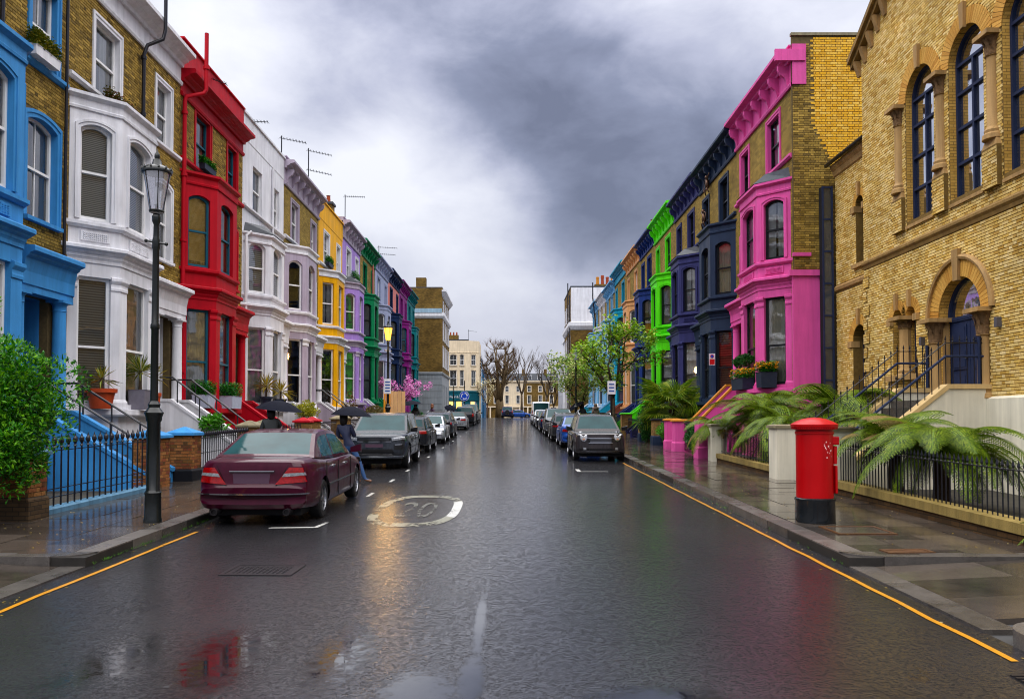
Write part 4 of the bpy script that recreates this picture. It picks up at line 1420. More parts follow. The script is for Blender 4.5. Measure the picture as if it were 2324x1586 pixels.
for a, b, nm in ((40.5, 46.1, "indigo"), (47, 52.7, "lime"), (53.4, 59.1, "cobalt")):
    railing("iron_railing", f"black spear railing in front of the {nm} house", 6.9, a, b, 1.05, .25, None, .1, 'spear', .013)

# ------------------------------------------------------------------ pink house gable
def pink_gable():
    H = H_PK; root = H['root']; g = H['g']
    P = lambda x, d, w: (x, -d, w)          # x away from the street, d towards the camera
    F = FR(lambda a, d, w: (a, -d, w), (0, 0), (1, 0), (0, 1))
    D = 9.0
    mb = MB(F); panel(mb, -.05, D, -.5, 14.65, []); mb.build("gable_wall", MORTB, root)
    GB = brick_piece("gable_yellow_brick", [lin(240, 190, 62), lin(226, 168, 36), lin(242, 200, 90), lin(216, 162, 48), lin(234, 180, 50)], stain=.12)
    def step(wc):      # toothed edge between old and new brickwork
        base = .62 + .55 * max(0, min(1, (11.6 - wc) / 1.2)) + (.11 if int(wc / .085) % 2 else 0)
        if wc < 10.1: base = 99
        return base
    bricks(root, F, False, .0, D, 10.0, 14.65, [('r', -.1, .46, 12.95, 14.4)], GB, 300, .235, .087, .016, .014, seed=4, name="yellow_brickwork", clipw=lambda wc: [(-9, step(wc))])
    bricks(root, F, False, .0, D, 6.55, 14.4, [('r', -.1, .46, 12.95, 14.4)], STOCKP, 300, .225, .08, .012, .012, seed=5, name="stock_brickwork", clipw=lambda wc: [(step(wc), 99)])
    MB(F).box(-.05, D, -.1, .05, 14.65, 14.75).build("gable_coping", WSTONE, root)
    MB(F).box(-.02, .46, -.02, .05, 12.95, 14.35).build("cornice_return", PINK, root)
    MB(F).box(-.62, .42, .0, .10, 13.75, 14.15).build("cornice_return", PINK, root)
    MB(F).box(-.06, 1.15, -.1, .045, -.5, 6.42).build("gable_render", PINK, root)
    m = MB(F); m.box(-.2, 1.1, -.02, .13, 6.3, 6.5); m.build("string_course", PINK, root)
    MB(F).box(-.06, .55, -.02, .1, 6.98, 7.1).build("string_course", PINK, root)
pink_gable()

# ------------------------------------------------------------------ church
CHB = brick_piece("church_brick", [lin(204, 168, 92), lin(224, 190, 110), lin(230, 202, 134), lin(184, 142, 64), lin(214, 176, 90), lin(236, 210, 150)], stain=.28)
CHM = plain("church_mortar", lin(112, 88, 44), .85, var=.3)
CHV = brick_piece("arch_brick", [lin(194, 142, 62), lin(208, 160, 78), lin(178, 126, 52)], stain=.2)
CHS = paint("church_sandstone", lin(188, 150, 96), .6, .45, .3)
CHF = col("church_navy_frame", 34, 44, 72, dirt=.1)
CHX = 10.75
CHG = glass_mat("church_glass", .75)
def church():
    Y0 = 8.0
    root = empty("church", (CHX, Y0, 0)); tag(root, "yellow brick church hall with round arched windows and navy door", "church")
    P = lambda u, v, w: (-v, u, w)
    F = FR(P, (0, 0), (1, 0), (0, 1))
    U = lambda y: y - Y0
    uc = U(23.98)
    wins = [U(22.75 - 2.11 * k) for k in range(1, 5)]     # window centres
    holes = []
    for c in wins: holes.append((c - .7, c + .7, 7.3, 11.25, .7))
    dc = U(18.95)
    holes.append((dc - .89, dc + .89, 2.4, 5.39, .89))
    sm = [U(21.94), U(21.22)]
    for c in sm: holes.append((c - .25, c + .25, 3.2, 5.02, .25))
    rw = U(15.2)
    holes.append((rw - .5, rw + .5, 3.9, 5.6, .5))
    top = lambda u: 13.0 + .63 * (U(24.2) - u)
    # wall: rectangular field up to 11.6, then the gable
    mb = MB(F)
    panel(mb, 0, uc, 2.44, 11.7, holes, .001)
    mb.face((0, 0, 11.7), (0, 0, top(0)), (uc, 0, top(uc)), (uc, 0, 11.7))
    mb.face((uc, 0, 0), (uc, -.35, 0), (uc, -.35, 13.1), (uc, 0, 13.1))
    mb.build("wall", CHM, root)
    CHT = brick_mat("church_reveal", (lin(214, 170, 86), lin(190, 146, 66)), lin(130, 104, 56), .85, stain=.2)
    for h in holes:
        m = MB(F); o_ = outline(*h[:5], 14)
        for p, q in zip(o_, o_[1:] + o_[:1]): m.face((p[0], -.001, p[1]), (q[0], -.001, q[1]), (q[0], -.32, q[1]), (p[0], -.32, p[1]))
        m.build("reveal", CHT, root)
    ex = []
    for c in wins:
        ex += [('r', c - .72, c + .72, 7.2, 10.55), ('c', c, 10.55, 1.1)]
    ex += [('r', dc - 1.2, dc + 1.2, 2.0, 4.5), ('c', dc, 4.5, 1.42)]
    for c in sm: ex += [('r', c - .27, c + .27, 3.1, 4.77), ('c', c, 4.77, .5)]
    ex += [('r', rw - .52, rw + .52, 3.8, 5.1), ('c', rw, 5.1, .85)]
    ex.append(('r', 0, uc, 6.5, 6.78))
    def clip(wc):
        if wc < 12: return []
        u = U(24.2) - (wc - 13.0) / .63
        return [(u, 99)]
    bricks(root, F, False, 4.0, uc, 2.46, 15.5, ex, CHB, 300, .205, .072, .011, .011, seed=9, clipw=clip)
    # side return brick
    Fs = FR(P, (uc, 0), (0, -1), (1, 0))
    bricks(root, Fs, True, 0, .35, 2.46, 13, [], CHB, 0, .2, .072, .011, .011, seed=10, name="return_brickwork")
    def ring(c, w, ri, ro, n, mat, d=.02, name="arch_ring", soff=True):
        m = MB(F)
        for k in range(n):
            t0, t1 = pi * (k + .06) / n, pi * (k + .94) / n
            q = [(c + r_ * cos(t), w + r_ * sin(t)) for r_, t in ((ri, t0), (ro, t0), (ro, t1), (ri, t1))]
            m.loft([[(a, -.235 if soff else 0, b) for a, b in q], [(a, d, b) for a, b in q]])
        o = m.build(name, mat, root); o["kind"] = "stuff"
        return o
    def keystone(c, w, h, hw, parent=root):
        m = MB(F).loft([[(c - hw * .7, 0, w), (c + hw * .7, 0, w), (c + hw * .7, .09, w), (c - hw * .7, .09, w)], [(c - hw, 0, w + h), (c + hw, 0, w + h), (c + hw, .1, w + h), (c - hw, .1, w + h)]])
        m.build("keystone", CHS, parent)
    def column(u, w0, w1, r=.125, v=.02, cap=.42, oct_=False):
        c = empty("column", (0, 0, 0), 0, root)
        m = MB(P)
        seg = 8 if oct_ else 16
        m.lathe([(r + .10, w0), (r + .09, w0 + .1), (r + .05, w0 + .14), (r + .06, w0 + .2), (r + .02, w0 + .26), (r, w0 + .3), (r * .95, w1 - cap - .03), (r * 1.18, w1 - cap - .015), (r * 1.0, w1 - cap)], u, v, seg)
        m.build("shaft", CHS, c, smooth='auto')
        m = MB(P)
        m.lathe([(r * .95, w1 - cap), (r * 1.1, w1 - cap * .5), (r * 1.7, w1 - .1)], u, v, 12)
        for k in range(8):      # curled leaves
            t = k * pi / 4
            for lv, (ro, hh) in enumerate(((1.45, .45), (1.95, .85))):
                tt = t + lv * pi / 8
                d = (cos(tt), sin(tt)); e = (-d[1], d[0])
                pts = []
                for j in range(5):
                    f = j / 4
                    rr = r * (1.0 + (ro - 1.0) * f ** 1.8); hz = w1 - cap + cap * hh * (f ** .7 if j < 4 else .86)
                    ww = r * .34 * (1 - .5 * f)
                    pts.append(((u + d[0] * rr - e[0] * ww, v + d[1] * rr - e[1] * ww, hz), (u + d[0] * rr * 1.08, v + d[1] * rr * 1.08, hz + .01), (u + d[0] * rr + e[0] * ww, v + d[1] * rr + e[1] * ww, hz)))
                for p, q in zip(pts, pts[1:]):
                    m.face(p[0], p[1], q[1], q[0]); m.face(p[1], p[2], q[2], q[1])
        m.build("capital", plain("weathered_carving", lin(110, 84, 56), .8, var=.5, scale=14, bump=.5), c, smooth='auto')
        m = MB(P).box(u - r * 2.0, u + r * 2.0, v - r * 2.2, v + r * 2.1, w1 - .1, w1)
        m.build("abacus", CHS, c)
    def arch_win(c, hw, w0, w1, rise, rows, depth=.42, vert=True, name="window"):
        m = MB(F); fw = .07
        oo = outline(c - hw, c + hw, w0, w1, rise, 16); ii = outline(c - hw + fw, c + hw - fw, w0 + fw, w1 - fw, rise - fw * .9 if rise > fw * 2 else rise, 16)
        d1, d0 = -depth + .08, -depth
        for i in range(len(oo)):
            j = (i + 1) % len(oo)
            m.face((oo[i][0], d1, oo[i][1]), (oo[j][0], d1, oo[j][1]), (ii[j][0], d1, ii[j][1]), (ii[i][0], d1, ii[i][1]))
            m.face((ii[i][0], d1, ii[i][1]), (ii[j][0], d1, ii[j][1]), (ii[j][0], d0, ii[j][1]), (ii[i][0], d0, ii[i][1]))
        for w in rows: m.box(c - hw + fw, c + hw - fw, d0, d1, w - .035, w + .035)
        if vert: m.box(c - .035, c + .035, d0, d1 - .003, w0 + fw, rows[-1] if rows else w1 - fw)
        win = m.build(name, CHF, root)
        lv = [w0] + list(rows)
        for i in range(len(lv) - 1):
            for s in ((-1, 1) if vert else (0,)):
                a0, a1 = (c - hw + fw, c) if s < 0 else (c, c + hw - fw)
                if s == 0: a0, a1 = c - hw + fw, c + hw - fw
                q = MB(F); q.face((a0, d0 + .01, lv[i]), (a0, d0 + .01, lv[i + 1]), (a1, d0 + .01, lv[i + 1]), (a1, d0 + .01, lv[i])); q.build("pane", CHG, win)
        q = MB(F); up = [(p[0], d0 + .01, p[1]) for p in ii if p[1] > lv[-1]]
        q.face((c - hw + fw, d0 + .01, lv[-1]), *up, (c + hw - fw, d0 + .01, lv[-1])); q.build("pane", CHG, win)
        q = MB(F); q.face((c - hw - .1, d0 - .9, w0 - .2), (c - hw - .1, d0 - .9, w1 + .1), (c + hw + .1, d0 - .9, w1 + .1), (c + hw + .1, d0 - .9, w0 - .2)); q.build("interior", plain("pale_interior", (.30, .31, .30), .8, var=.2, scale=1), win)
        if hw > .6 and w0 > 6:
            q = MB(F); pr = None; k_ = 16; tp = w1 - .25
            for i in range(k_ + 1):
                a = c - hw + .15 + (2 * hw - .15) * i / k_; dd = d0 - .12 + .03 * sin(i * 2.1)
                if pr: q.face((pr[0], pr[1], w0), (pr[0], pr[1], tp), (a, dd, tp), (a, dd, w0))
                pr = (a, dd)
            q.build("curtain", plain("brightening_voile", (.82, .85, .9), .8, var=.1, scale=2), win)  # pale sheet added behind the glass to brighten the panes
        return win
    for c in wins:
        arch_win(c, .7, 7.3, 11.25, .7, (8.15, 9.0, 9.85, 10.55), .24)
        ring(c, 10.55, .7, 1.09, 30, CHV)
        keystone(c, 11.2, .6, .1)
        m = MB(F); m.loft([[(c - .7, -.42, 7.36), (c + .7, -.42, 7.36), (c + .7, .06, 7.18), (c - .7, .06, 7.18)], [(c - .7, -.42, 7.1), (c + .7, -.42, 7.1), (c + .7, .06, 7.1), (c - .7, .06, 7.1)]]); m.build("sill", CHS, root)
    for k in range(5):
        u = wins[0] + 1.055 - 2.11 * k
        column(u, 8.17, 10.55, .14, .0, .5)
        Fp = F
        m = MB(F); m.taper(u, -.02, 7.1, 8.0, .28, .14, .28, .14); m.build("pedestal", CHM, root)
        bricks(root, FR(P, (u - .28, .12), (1, 0), (0, 1)), False, 0, .56, 7.1, 7.98, [], CHB, 0, .2, .072, .011, .011, seed=30 + k, name="pedestal_brickwork")
        m = MB(F); m.taper(u, -.02, 8.0, 8.2, .28, .14, .2, .1); m.build("weathering", CHS, root)
    # string course
    m = MB(P); mold(m, [(0, 0), (uc + .0, 0)], [(0, 6.5), (.03, 6.5), (.05, 6.58), (.1, 6.64), (.1, 6.7), (0, 6.79)]); m.build("string_course", CHS if False else paint("string_stone", lin(150, 118, 66), .6, .4, .3), root)
    # door
    ring(dc, 4.5, .89, 1.3, 34, CHV)
    m = MB(F)
    pr = [(1.3, .0), (1.3, .08), (1.36, .1), (1.41, .06), (1.42, 0)]
    rings = []
    for k in range(25):
        t = pi * k / 24
        rings.append([(dc + r_ * cos(t), d, 4.5 + r_ * sin(t)) for r_, d in pr])
    m.loft(rings, close=False); m.build("hood_mould", CHS, root, smooth='auto')
    keystone(dc, 5.3, .75, .14)
    for s in (-1, 1):
        column(dc + s * 1.02, 2.46, 4.5, .15, .02, .6)
        MB(F).box(dc + s * 1.02 - .19, dc + s * 1.02 + .19, -.22, -.08, 2.44, 4.5).build("jamb", CHS, root)
    dwin = arch_win(dc, .89, 4.42, 5.39, .89, (), .3, False)
    for s in (-1, 1):
        d = MB(F); a0, a1 = (dc - .87, dc - .01) if s < 0 else (dc + .01, dc + .87)
        d.box(a0, a1, -.32, -.26, 2.42, 4.4)
        do = d.build("door", CHF, root)
        for wa, wb in ((2.6, 3.1), (3.2, 3.7), (3.85, 4.28)):
            q = MB(F)
            for e, dd in ((.0, .025), (.05, .012)):
                q.box(a0 + .12 + e, a1 - .12 - e, -.26, -.26 + dd if e == 0 else -.26 + .035, wa + e, wb - e)
            q.build("panel", CHF, do)
        q = MB(F).lathe([(.0, 0), (.03, .0), (.035, .03), (0, .05)], dc + s * .12, -.23, 10, 3.45); q.build("handle", plain("steel", (.6, .6, .62), .25, 1.0), do)
    MB(F).box(dc - .89, dc + .89, -.32, -.23, 4.38, 4.48).build("transom", CHF, root)
    # pair of small windows
    for c in sm:
        arch_win(c, .25, 3.2, 5.02, .25, (4.0,), .3, False)
        ring(c, 4.77, .25, .5, 14, CHV); keystone(c, 5.0, .45, .07)
    column((sm[0] + sm[1]) / 2, 3.1, 4.77, .16, -.02, .3, True)
    for u in (sm[0] - -.36, sm[1] - .36):
        m = MB(F); m.box(u - .1, u + .1, -.2, .1, 4.6, 4.78); m.build("impost", CHS, root)
    MB(F).box(sm[1] - .5, sm[0] + .5, -.2, .14, 3.05, 3.2).build("sill", CHS, root)
    arch_win(rw, .5, 3.9, 5.6, .5, (5.1,), .3, False); ring(rw, 5.1, .5, .85, 20, CHV); keystone(rw, 5.5, .5, .09)
    for s in (-1, 1): MB(F).box(rw + s * .68 - .18, rw + s * .68 + .18, -.2, .1, 4.9, 5.1).build("impost", CHS, root)
    MB(F).box(rw - .75, rw + .75, -.2, .14, 3.75, 3.9).build("sill", CHS, root)
    # quoins
    for k in range(8):
        w = 3.0 + k * .42
        MB(F).box(uc - (.36 if k % 2 else .22), uc + .03, -.05, .035, w, w + .3).build("quoin", CHM, root)
        bricks(root, FR(P, (uc, .035), (-1, 0), (0, 1)), True, 0, (.36 if k % 2 else .22), w, w + .3, [], CHB, 0, .2, .072, .01, .01, seed=50 + k, name="quoin_brickwork")
    # verge with corbels
    m = MB(F)
    a, b = uc + .35, 0
    for d0, d1, e0, e1 in ((0, .3, .0, .16), (0, .2, -.16, 0)):
        m.loft([[(a, d0, top(a) + e0), (a, d1, top(a) + e0), (a, d1, top(a) + e1), (a, d0, top(a) + e1)], [(b, d0, top(b) + e0), (b, d1, top(b) + e0), (b, d1, top(b) + e1), (b, d0, top(b) + e1)]])
    m.build("verge", paint("string_stone", (1, 1, 1)), root)
    for k in range(16):
        u = uc + .1 - k * .42
        m = MB(F); m.loft([[(u - .09, 0, top(u) - .62), (u + .09, 0, top(u) - .62), (u + .09, .05, top(u) - .62), (u - .09, .05, top(u) - .62)], [(u - .09, 0, top(u) - .17), (u + .09, 0, top(u) - .17), (u + .09, .2, top(u) - .17), (u - .09, .2, top(u) - .17)]])
        m.build("corbel", CHS, root)
    m = MB(P); m.face((uc + .35, .3, top(uc + .35) + .17), (0, .3, top(0) + .17), (0, -12, top(0) + .17), (uc + .35, -12, top(uc + .35) + .17)); m.build("roof", TERR, root)
    m = MB(P); m.face((uc, -.35, 0), (uc, -12, 0), (uc, -12, 13.1), (uc, -.35, 13.1)); m.build("side_wall", brick_mat("church_side", (lin(200, 160, 84), lin(176, 138, 66)), lin(120, 96, 50)), root)
    # white plinth
    m = MB(F); panel(m, 0, U(17.83), -.3, 2.44, [(U(13.2), U(15.0), -.3, 1.35, 0)], .4, .12); panel(m, U(20.1), uc, -.3, 2.44, [], .4, .12)
    m.face((0, .12, 2.44), (uc, .12, 2.44), (uc, 0, 2.5), (0, 0, 2.5)); m.build("plinth", CREAM, root)
    # ---- wing
    uw0, uw1, v0 = uc, U(26.75), -.3
    Fw = FR(P, (0, v0), (1, 0), (0, 1))
    wc_, sc_ = U(25.0), U(24.9)
    h1 = (wc_ - .48, wc_ + .48, 2.6, 4.98, .48); h2 = (sc_ - .28, sc_ + .28, 6.9, 9.05, .28)
    m = MB(Fw); panel(m, uw0, uw1, -.3, 10.55, [h1, h2], .4); m.build("wing_wall", CHM, root)
    exw = [('r', wc_ - .5, wc_ + .5, 2.5, 4.5), ('c', wc_, 4.5, .82), ('r', sc_ - .3, sc_ + .3, 6.8, 8.77), ('c', sc_, 8.77, .52), ('r', uw0, uw1, 6.28, 6.5)]
    bricks(root, Fw, False, uw0, uw1, 2.2, 10.2, exw, CHB, 0, .205, .072, .011, .011, seed=12, name="wing_brickwork")
    F_keep = F
    m = MB(lambda u, v, w: P(u, v + v0, w)); mold(m, [(uw0, 0), (uw1, 0)], [(0, 6.28), (.06, 6.32), (.08, 6.42), (0, 6.5)]); m.build("wing_string_course", CHS, root)
    m = MB(lambda u, v, w: P(u, v + v0, w)); mold(m, [(uw0, 0), (uw1, 0)], [(0, 10.15), (.06, 10.2), (.1, 10.35), (.18, 10.45), (.18, 10.56), (0, 10.56)]); m.build("wing_cornice", CHS, root)
    m = MB(P).tube([(uw0, v0 + .27, 10.6), (uw1 + .1, v0 + .27, 10.6)], .07, 10); m.build("gutter", BLACKIRON, root)
    m = MB(P); m.face((uw0, v0 + .25, 10.64), (uw1 + .05, v0 + .25, 10.64), (uw1 + .05, v0 - 2.2, 11.9), (uw0, v0 - 2.2, 11.9)); m.build("wing_roof", TERR, root)
    F = Fw
    def at_wing(c, hw, w0, w1, rise, rows, ri, ro, ks):
        nonlocal F
        m = MB(Fw); fw = .06
        oo = outline(c - hw, c + hw, w0, w1, rise, 14); ii = outline(c - hw + fw, c + hw - fw, w0 + fw, w1 - fw, rise - fw * .8, 14)
        for i in range(len(oo)):
            j = (i + 1) % len(oo)
            m.face((oo[i][0], -.3, oo[i][1]), (oo[j][0], -.3, oo[j][1]), (ii[j][0], -.3, ii[j][1]), (ii[i][0], -.3, ii[i][1]))
        for w in rows: m.box(c - hw + fw, c + hw - fw, -.36, -.3, w - .03, w + .03)
        win = m.build("window", CHF, root)
        q = MB(Fw); q.face(*[(p[0], -.34, p[1]) for p in ii]); q.build("pane", CHG, win)
        q = MB(Fw); q.face((c - hw - .1, -.9, w0), (c - hw - .1, -.9, w1), (c + hw + .1, -.9, w1), (c + hw + .1, -.9, w0)); q.build("interior", MATS["pale_interior"], win)
        q = MB(Fw); n = 18
        for k in range(n):
            t0, t1 = pi * (k + .06) / n, pi * (k + .94) / n
            z = [(c + r_ * cos(t), w1 - rise + r_ * sin(t)) for r_, t in ((ri, t0), (ro, t0), (ro, t1), (ri, t1))]
            q.loft([[(a, -.38, b) for a, b in z], [(a, .02, b) for a, b in z]])
        tag(q.build("arch_ring", CHV, root), kind="stuff")
        MB(Fw).loft([[(c - .05, 0, w1), (c + .05, 0, w1), (c + .05, .09, w1), (c - .05, .09, w1)], [(c - .08, 0, w1 + ks), (c + .08, 0, w1 + ks), (c + .08, .1, w1 + ks), (c - .08, .1, w1 + ks)]]).build("keystone", CHS, root)
        for s in (-1, 1): MB(Fw).box(c + s * (hw + .12) - .14, c + s * (hw + .12) + .14, -.2, .08, w1 - rise - .2, w1 - rise).build("impost", CHS, root)
        MB(Fw).box(c - hw - .15, c + hw + .15, -.3, .12, w0 - .12, w0).build("sill", CHS, root)
    at_wing(wc_, .48, 2.6, 4.98, .48, (4.0,), .48, .8, .5)
    at_wing(sc_, .28, 6.9, 9.05, .28, (), .28, .5, .42)
    # ---- steps up to the door
    st = empty("stair", (0, 0, 0), 0, root)
    ya, yb = U(17.85), U(20.05)
    base = gz(18.9) + PAVE_H
    n = 11; v_top, v_bot = .95, 3.55
    for i in range(n):
        va = v_bot - (v_bot - v_top) * i / n; vb = v_bot - (v_bot - v_top) * (i + 1) / n
        wt = base + (2.44 - base) * (i + 1) / n
        MB(P).box(ya + .1, yb - .1, vb, va, wt - .25, wt).build("step", KERBM, st)
    MB(P).box(ya + .1, yb - .1, .0, v_top, 2.2, 2.44).build("landing", KERBM, st)
    COPE = paint("stair_sandstone", lin(206, 176, 122), .5, .25, .2)
    for k, (u0, u1) in enumerate(((ya - .12, ya + .1), (yb - .1, yb + .12))):
        prof = [(v_bot, -.3), (v_bot, base + .1), (v_top, 2.66), (.12, 2.66), (.12, -.3)]
        MB(P).loft([[(u0, v, w) for v, w in prof], [(u1, v, w) for v, w in prof]]).build("flank_wall", CREAM, st)
        cp = [(v_bot + .06, base + .105), (v_bot + .06, base + .2), (v_top + .03, 2.77), (.0, 2.77), (.0, 2.665), (v_top + .01, 2.665)]
        MB(P).loft([[(u0 - .04, v, w) for v, w in cp], [(u1 + .04, v, w) for v, w in cp]]).build("coping", COPE, st)
        uc_ = (u0 + u1) / 2
        bal = empty("balustrade", (0, 0, 0), 0, st)
        zat = lambda v: 2.77 if v < v_top else 2.77 + (base + .2 - 2.77) * (v - v_top) / (v_bot - v_top)
        MB(P).tube([(uc_, v_bot, zat(v_bot) + .62), (uc_, v_top, 3.40), (uc_, .1, 3.40)], .03, 8).build("handrail", CHF, bal)
        MB(P).tube([(uc_, v_bot, zat(v_bot) + .92), (uc_, v_top, 3.70), (uc_, .1, 3.70)], .014, 6).build("rail", BLACKIRON, bal)
        me = bar_mesh(1.06, .012, 'spear'); me.materials.append(BLACKIRON)
        nb = 22
        for i in range(nb):
            v = .15 + (v_bot - .2) * i / (nb - 1)
            inst("bar", me, bal, P(uc_, v, zat(v)))
        m = MB(P).tube([(uc_, .2, 2.77), (uc_, .2, 3.85)], .035, 8); m.build("newel", CHF, bal)
    # wall lamps by the door
    for u, w in ((dc - 1.6, 4.0), (dc + 1.6, 3.9)):
        MB(F_keep).box(u - .05, u + .05, 0, .12, w, w + .22).build("wall_lamp", plain("lamp_grey", (.12, .12, .15), .4, .5), root)
church()

# glazed link between pink gable and church
def glazed_link():
    r = empty("glazed_link", (10.62, 26.78, 0)); tag(r, "narrow dark blue glazed strip between pink gable and church wing", "glazing")
    fr = MB()
    fr.box(0, .05, 0, .06, 2.2, 9.9); fr.box(.30, .36, 0, .06, 2.2, 9.9)
    for k in range(8): fr.box(.05, .30, 0, .055, 2.2 + k * 1.09, 2.26 + k * 1.09)
    fr.build("frame", CHF, r)
    for k in range(7): 
        q = MB(); q.face((.05, .03, 2.26 + k * 1.09), (.30, .03, 2.26 + k * 1.09), (.30, .03, 2.2 + (k + 1) * 1.09), (.05, .03, 2.2 + (k + 1) * 1.09)); q.build("pane", DARKGLASS, r)
    MB().box(0, .36, .062, .3, 2.2, 9.9).build("backing", ROOM, r)
glazed_link()

# ================================================================== FAR BUILDINGS
PW = lambda a, b, w: (a, b, w)
def facade(root, F, L, w0, w1, holes, wall, frame, sur=None, name="wall", bars=True, flip=False):
    m = MB(F, flip); panel(m, 0, L, w0, w1, holes, .15); o = m.build(name, wall, root)
    for h in holes: make_window(root, F, h, frame, .14, None, bars, True, sur, sur, sw=.14, flip=flip)
    return o

def grid_holes(L, n, rows, w=.95, rise=0, off=0):
    out = []
    for (wa, wb) in rows:
        for k in range(n):
            c = L * (k + .5) / n + off
            out.append((c - w / 2, c + w / 2, wa, wb, rise))
    return out

OLDB = brick_mat("old_brown_brick", (lin(128, 100, 46), lin(92, 70, 34)), lin(90, 78, 50), 1.0, stain=.45)
GREYR = col("grey_render", 150, 156, 162)
CREAMP = col("cream_wall_paint", 226, 208, 178, dirt=.2)
SHOPT = col("shop_teal_paint", 16, 92, 108)
def corner_left():
    X, Y, g = -8.0, 95.2, gz(95)
    r = empty("brick_corner_building", (X, Y, g)); tag(r, "brown brick corner building with grey rendered ground floor beside the teal house", "building")
    Fg = FR(PW, (-7, 0), (1, 0), (0, -1)); Ff = FR(PW, (0, 0), (0, 1), (1, 0))
    H = 16.0
    m = MB(Fg); panel(m, 0, 7, 5.7, H, []); m.build("gable_wall", OLDB, r)
    m = MB(Fg); panel(m, 0, 7, -.5, 5.7, [], d=.05); m.build("gable_render", GREYR, r)
    for k in range(7): MB(Fg).box(0, 7.05, .05, .07, .6 + k * .75, .64 + k * .75).build("render_joint", plain("joint_grey", (.2, .21, .22), .6), r)
    facade(r, Ff, 11, 5.7, H, grid_holes(11, 4, ((6.6, 9.0), (9.8, 12.0), (12.8, 14.4)), 1.0), OLDB, FRAMEW, WHITEP, "front_wall")
    facade(r, Ff, 11, -.5, 5.7, grid_holes(11, 4, ((1.2, 4.4),), .9), GREYR, FRAMEK, None, "front_render")
    m = MB(PW)
    mold(m, [(-7, 0), (0, 0), (0, 11)][::1], [(0, 5.55), (-.12, 5.6), (-.16, 5.75), (-.16, 5.85), (0, 5.9)]); m.build("string_course", GREYR, r)
    m = MB(PW); mold(m, [(-7, 0), (0, 0), (0, 11)], [(0, 12.3), (-.1, 12.35), (-.25, 12.6), (-.25, 13.0), (0, 13.05)]); m.build("cornice", WHITEP, r)
    MB(PW).box(-7, -.02, -.3, -.02, 13.0, 13.5).build("planter", col("planter_blue", 150, 180, 200), r)
    m = MB(PW); mold(m, [(-.02, 0), (0, 0), (0, 11)], [(0, H - 1.1), (-.12, H - 1.0), (-.5, H - .5), (-.5, H - .3), (0, H - .25)]); m.build("cornice", WHITEP, r)
    MB(PW).box(-7, 0, 0.01, 11, H, H + .12).build("roof", TERR, r)
    MB(PW).box(-3.2, -2.0, .3, 1.2, H, H + 1.3).build("chimney", OLDB, r)
    m = MB(PW)
    for y in (0, 11): m.face((0, y + .0, -.5), (-7, y, -.5), (-7, y, H), (0, y, H)) if y else None
    m.face((-7, 0, -.5), (-7, 11, -.5), (-7, 11, H), (-7, 0, H)); m.build("back_wall", OLDB, r)
corner_left()

def corner_right():
    X, Y, g = 7.5, 96.0, gz(96)
    r = empty("white_corner_building", (X, Y, g)); tag(r, "tall corner building with white rendered upper gable over brown brick", "building")
    Fg = FR(PW, (0, 0), (1, 0), (0, -1)); Ff = FR(PW, (0, 0), (0, 1), (-1, 0))
    H = 16.2
    m = MB(Fg); panel(m, 0, 7, -.5, 11.2, []); m.build("gable_wall", OLDB, r)
    m = MB(Fg); panel(m, 0, 7, 11.2, H, [], d=.03); m.build("gable_render", WHITEP, r)
    m = MB(PW); mold(m, [(7, 0), (0, 0), (0, 11)], [(0, 11.0), (.1, 11.1), (.3, 11.5), (.3, 11.9), (0, 12.0)]); m.build("cornice", WHITEP, r)
    facade(r, Ff, 11, -.5, H, grid_holes(11, 4, ((1.2, 3.8), (5.2, 7.4), (8.2, 10.3), (12.6, 14.4)), 1.0), OLDB, FRAMEW, WHITEP, "front_wall")
    MB(PW).box(-.06, 7, -.05, 11, H, H + .15).build("roof", TERR, r)
    MB(PW).box(3.0, 7, 1, 2.0, H, H + .55).build("chimney_stack", OLDB, r)
    POT = col("terracotta_pot", 160, 70, 40)
    for k in range(6):
        x = 3.4 + k * .6
        MB(PW).lathe([(.2, H + .55), (.17, H + 1.3), (.21, H + 1.35), (.19, H + 1.5 + .2 * (k % 2))], x, 1.5, 10).build("chimney_pot", POT if k % 3 else ORG, r)
    MB(PW).tube([(-.15, -.1, 0), (-.15, -.1, H - 1)], .07, 6).build("drainpipe", BLACKIRON, r)
    MB(PW).tube([(-.15, 3, 0), (-.15, 3, H + 1)], .07, 6).build("drainpipe", BLACKIRON, r)
    m = MB(PW); m.face((7, 0, -.5), (7, 11, -.5), (7, 11, H), (7, 0, H)); m.build("back_wall", OLDB, r)
corner_right()

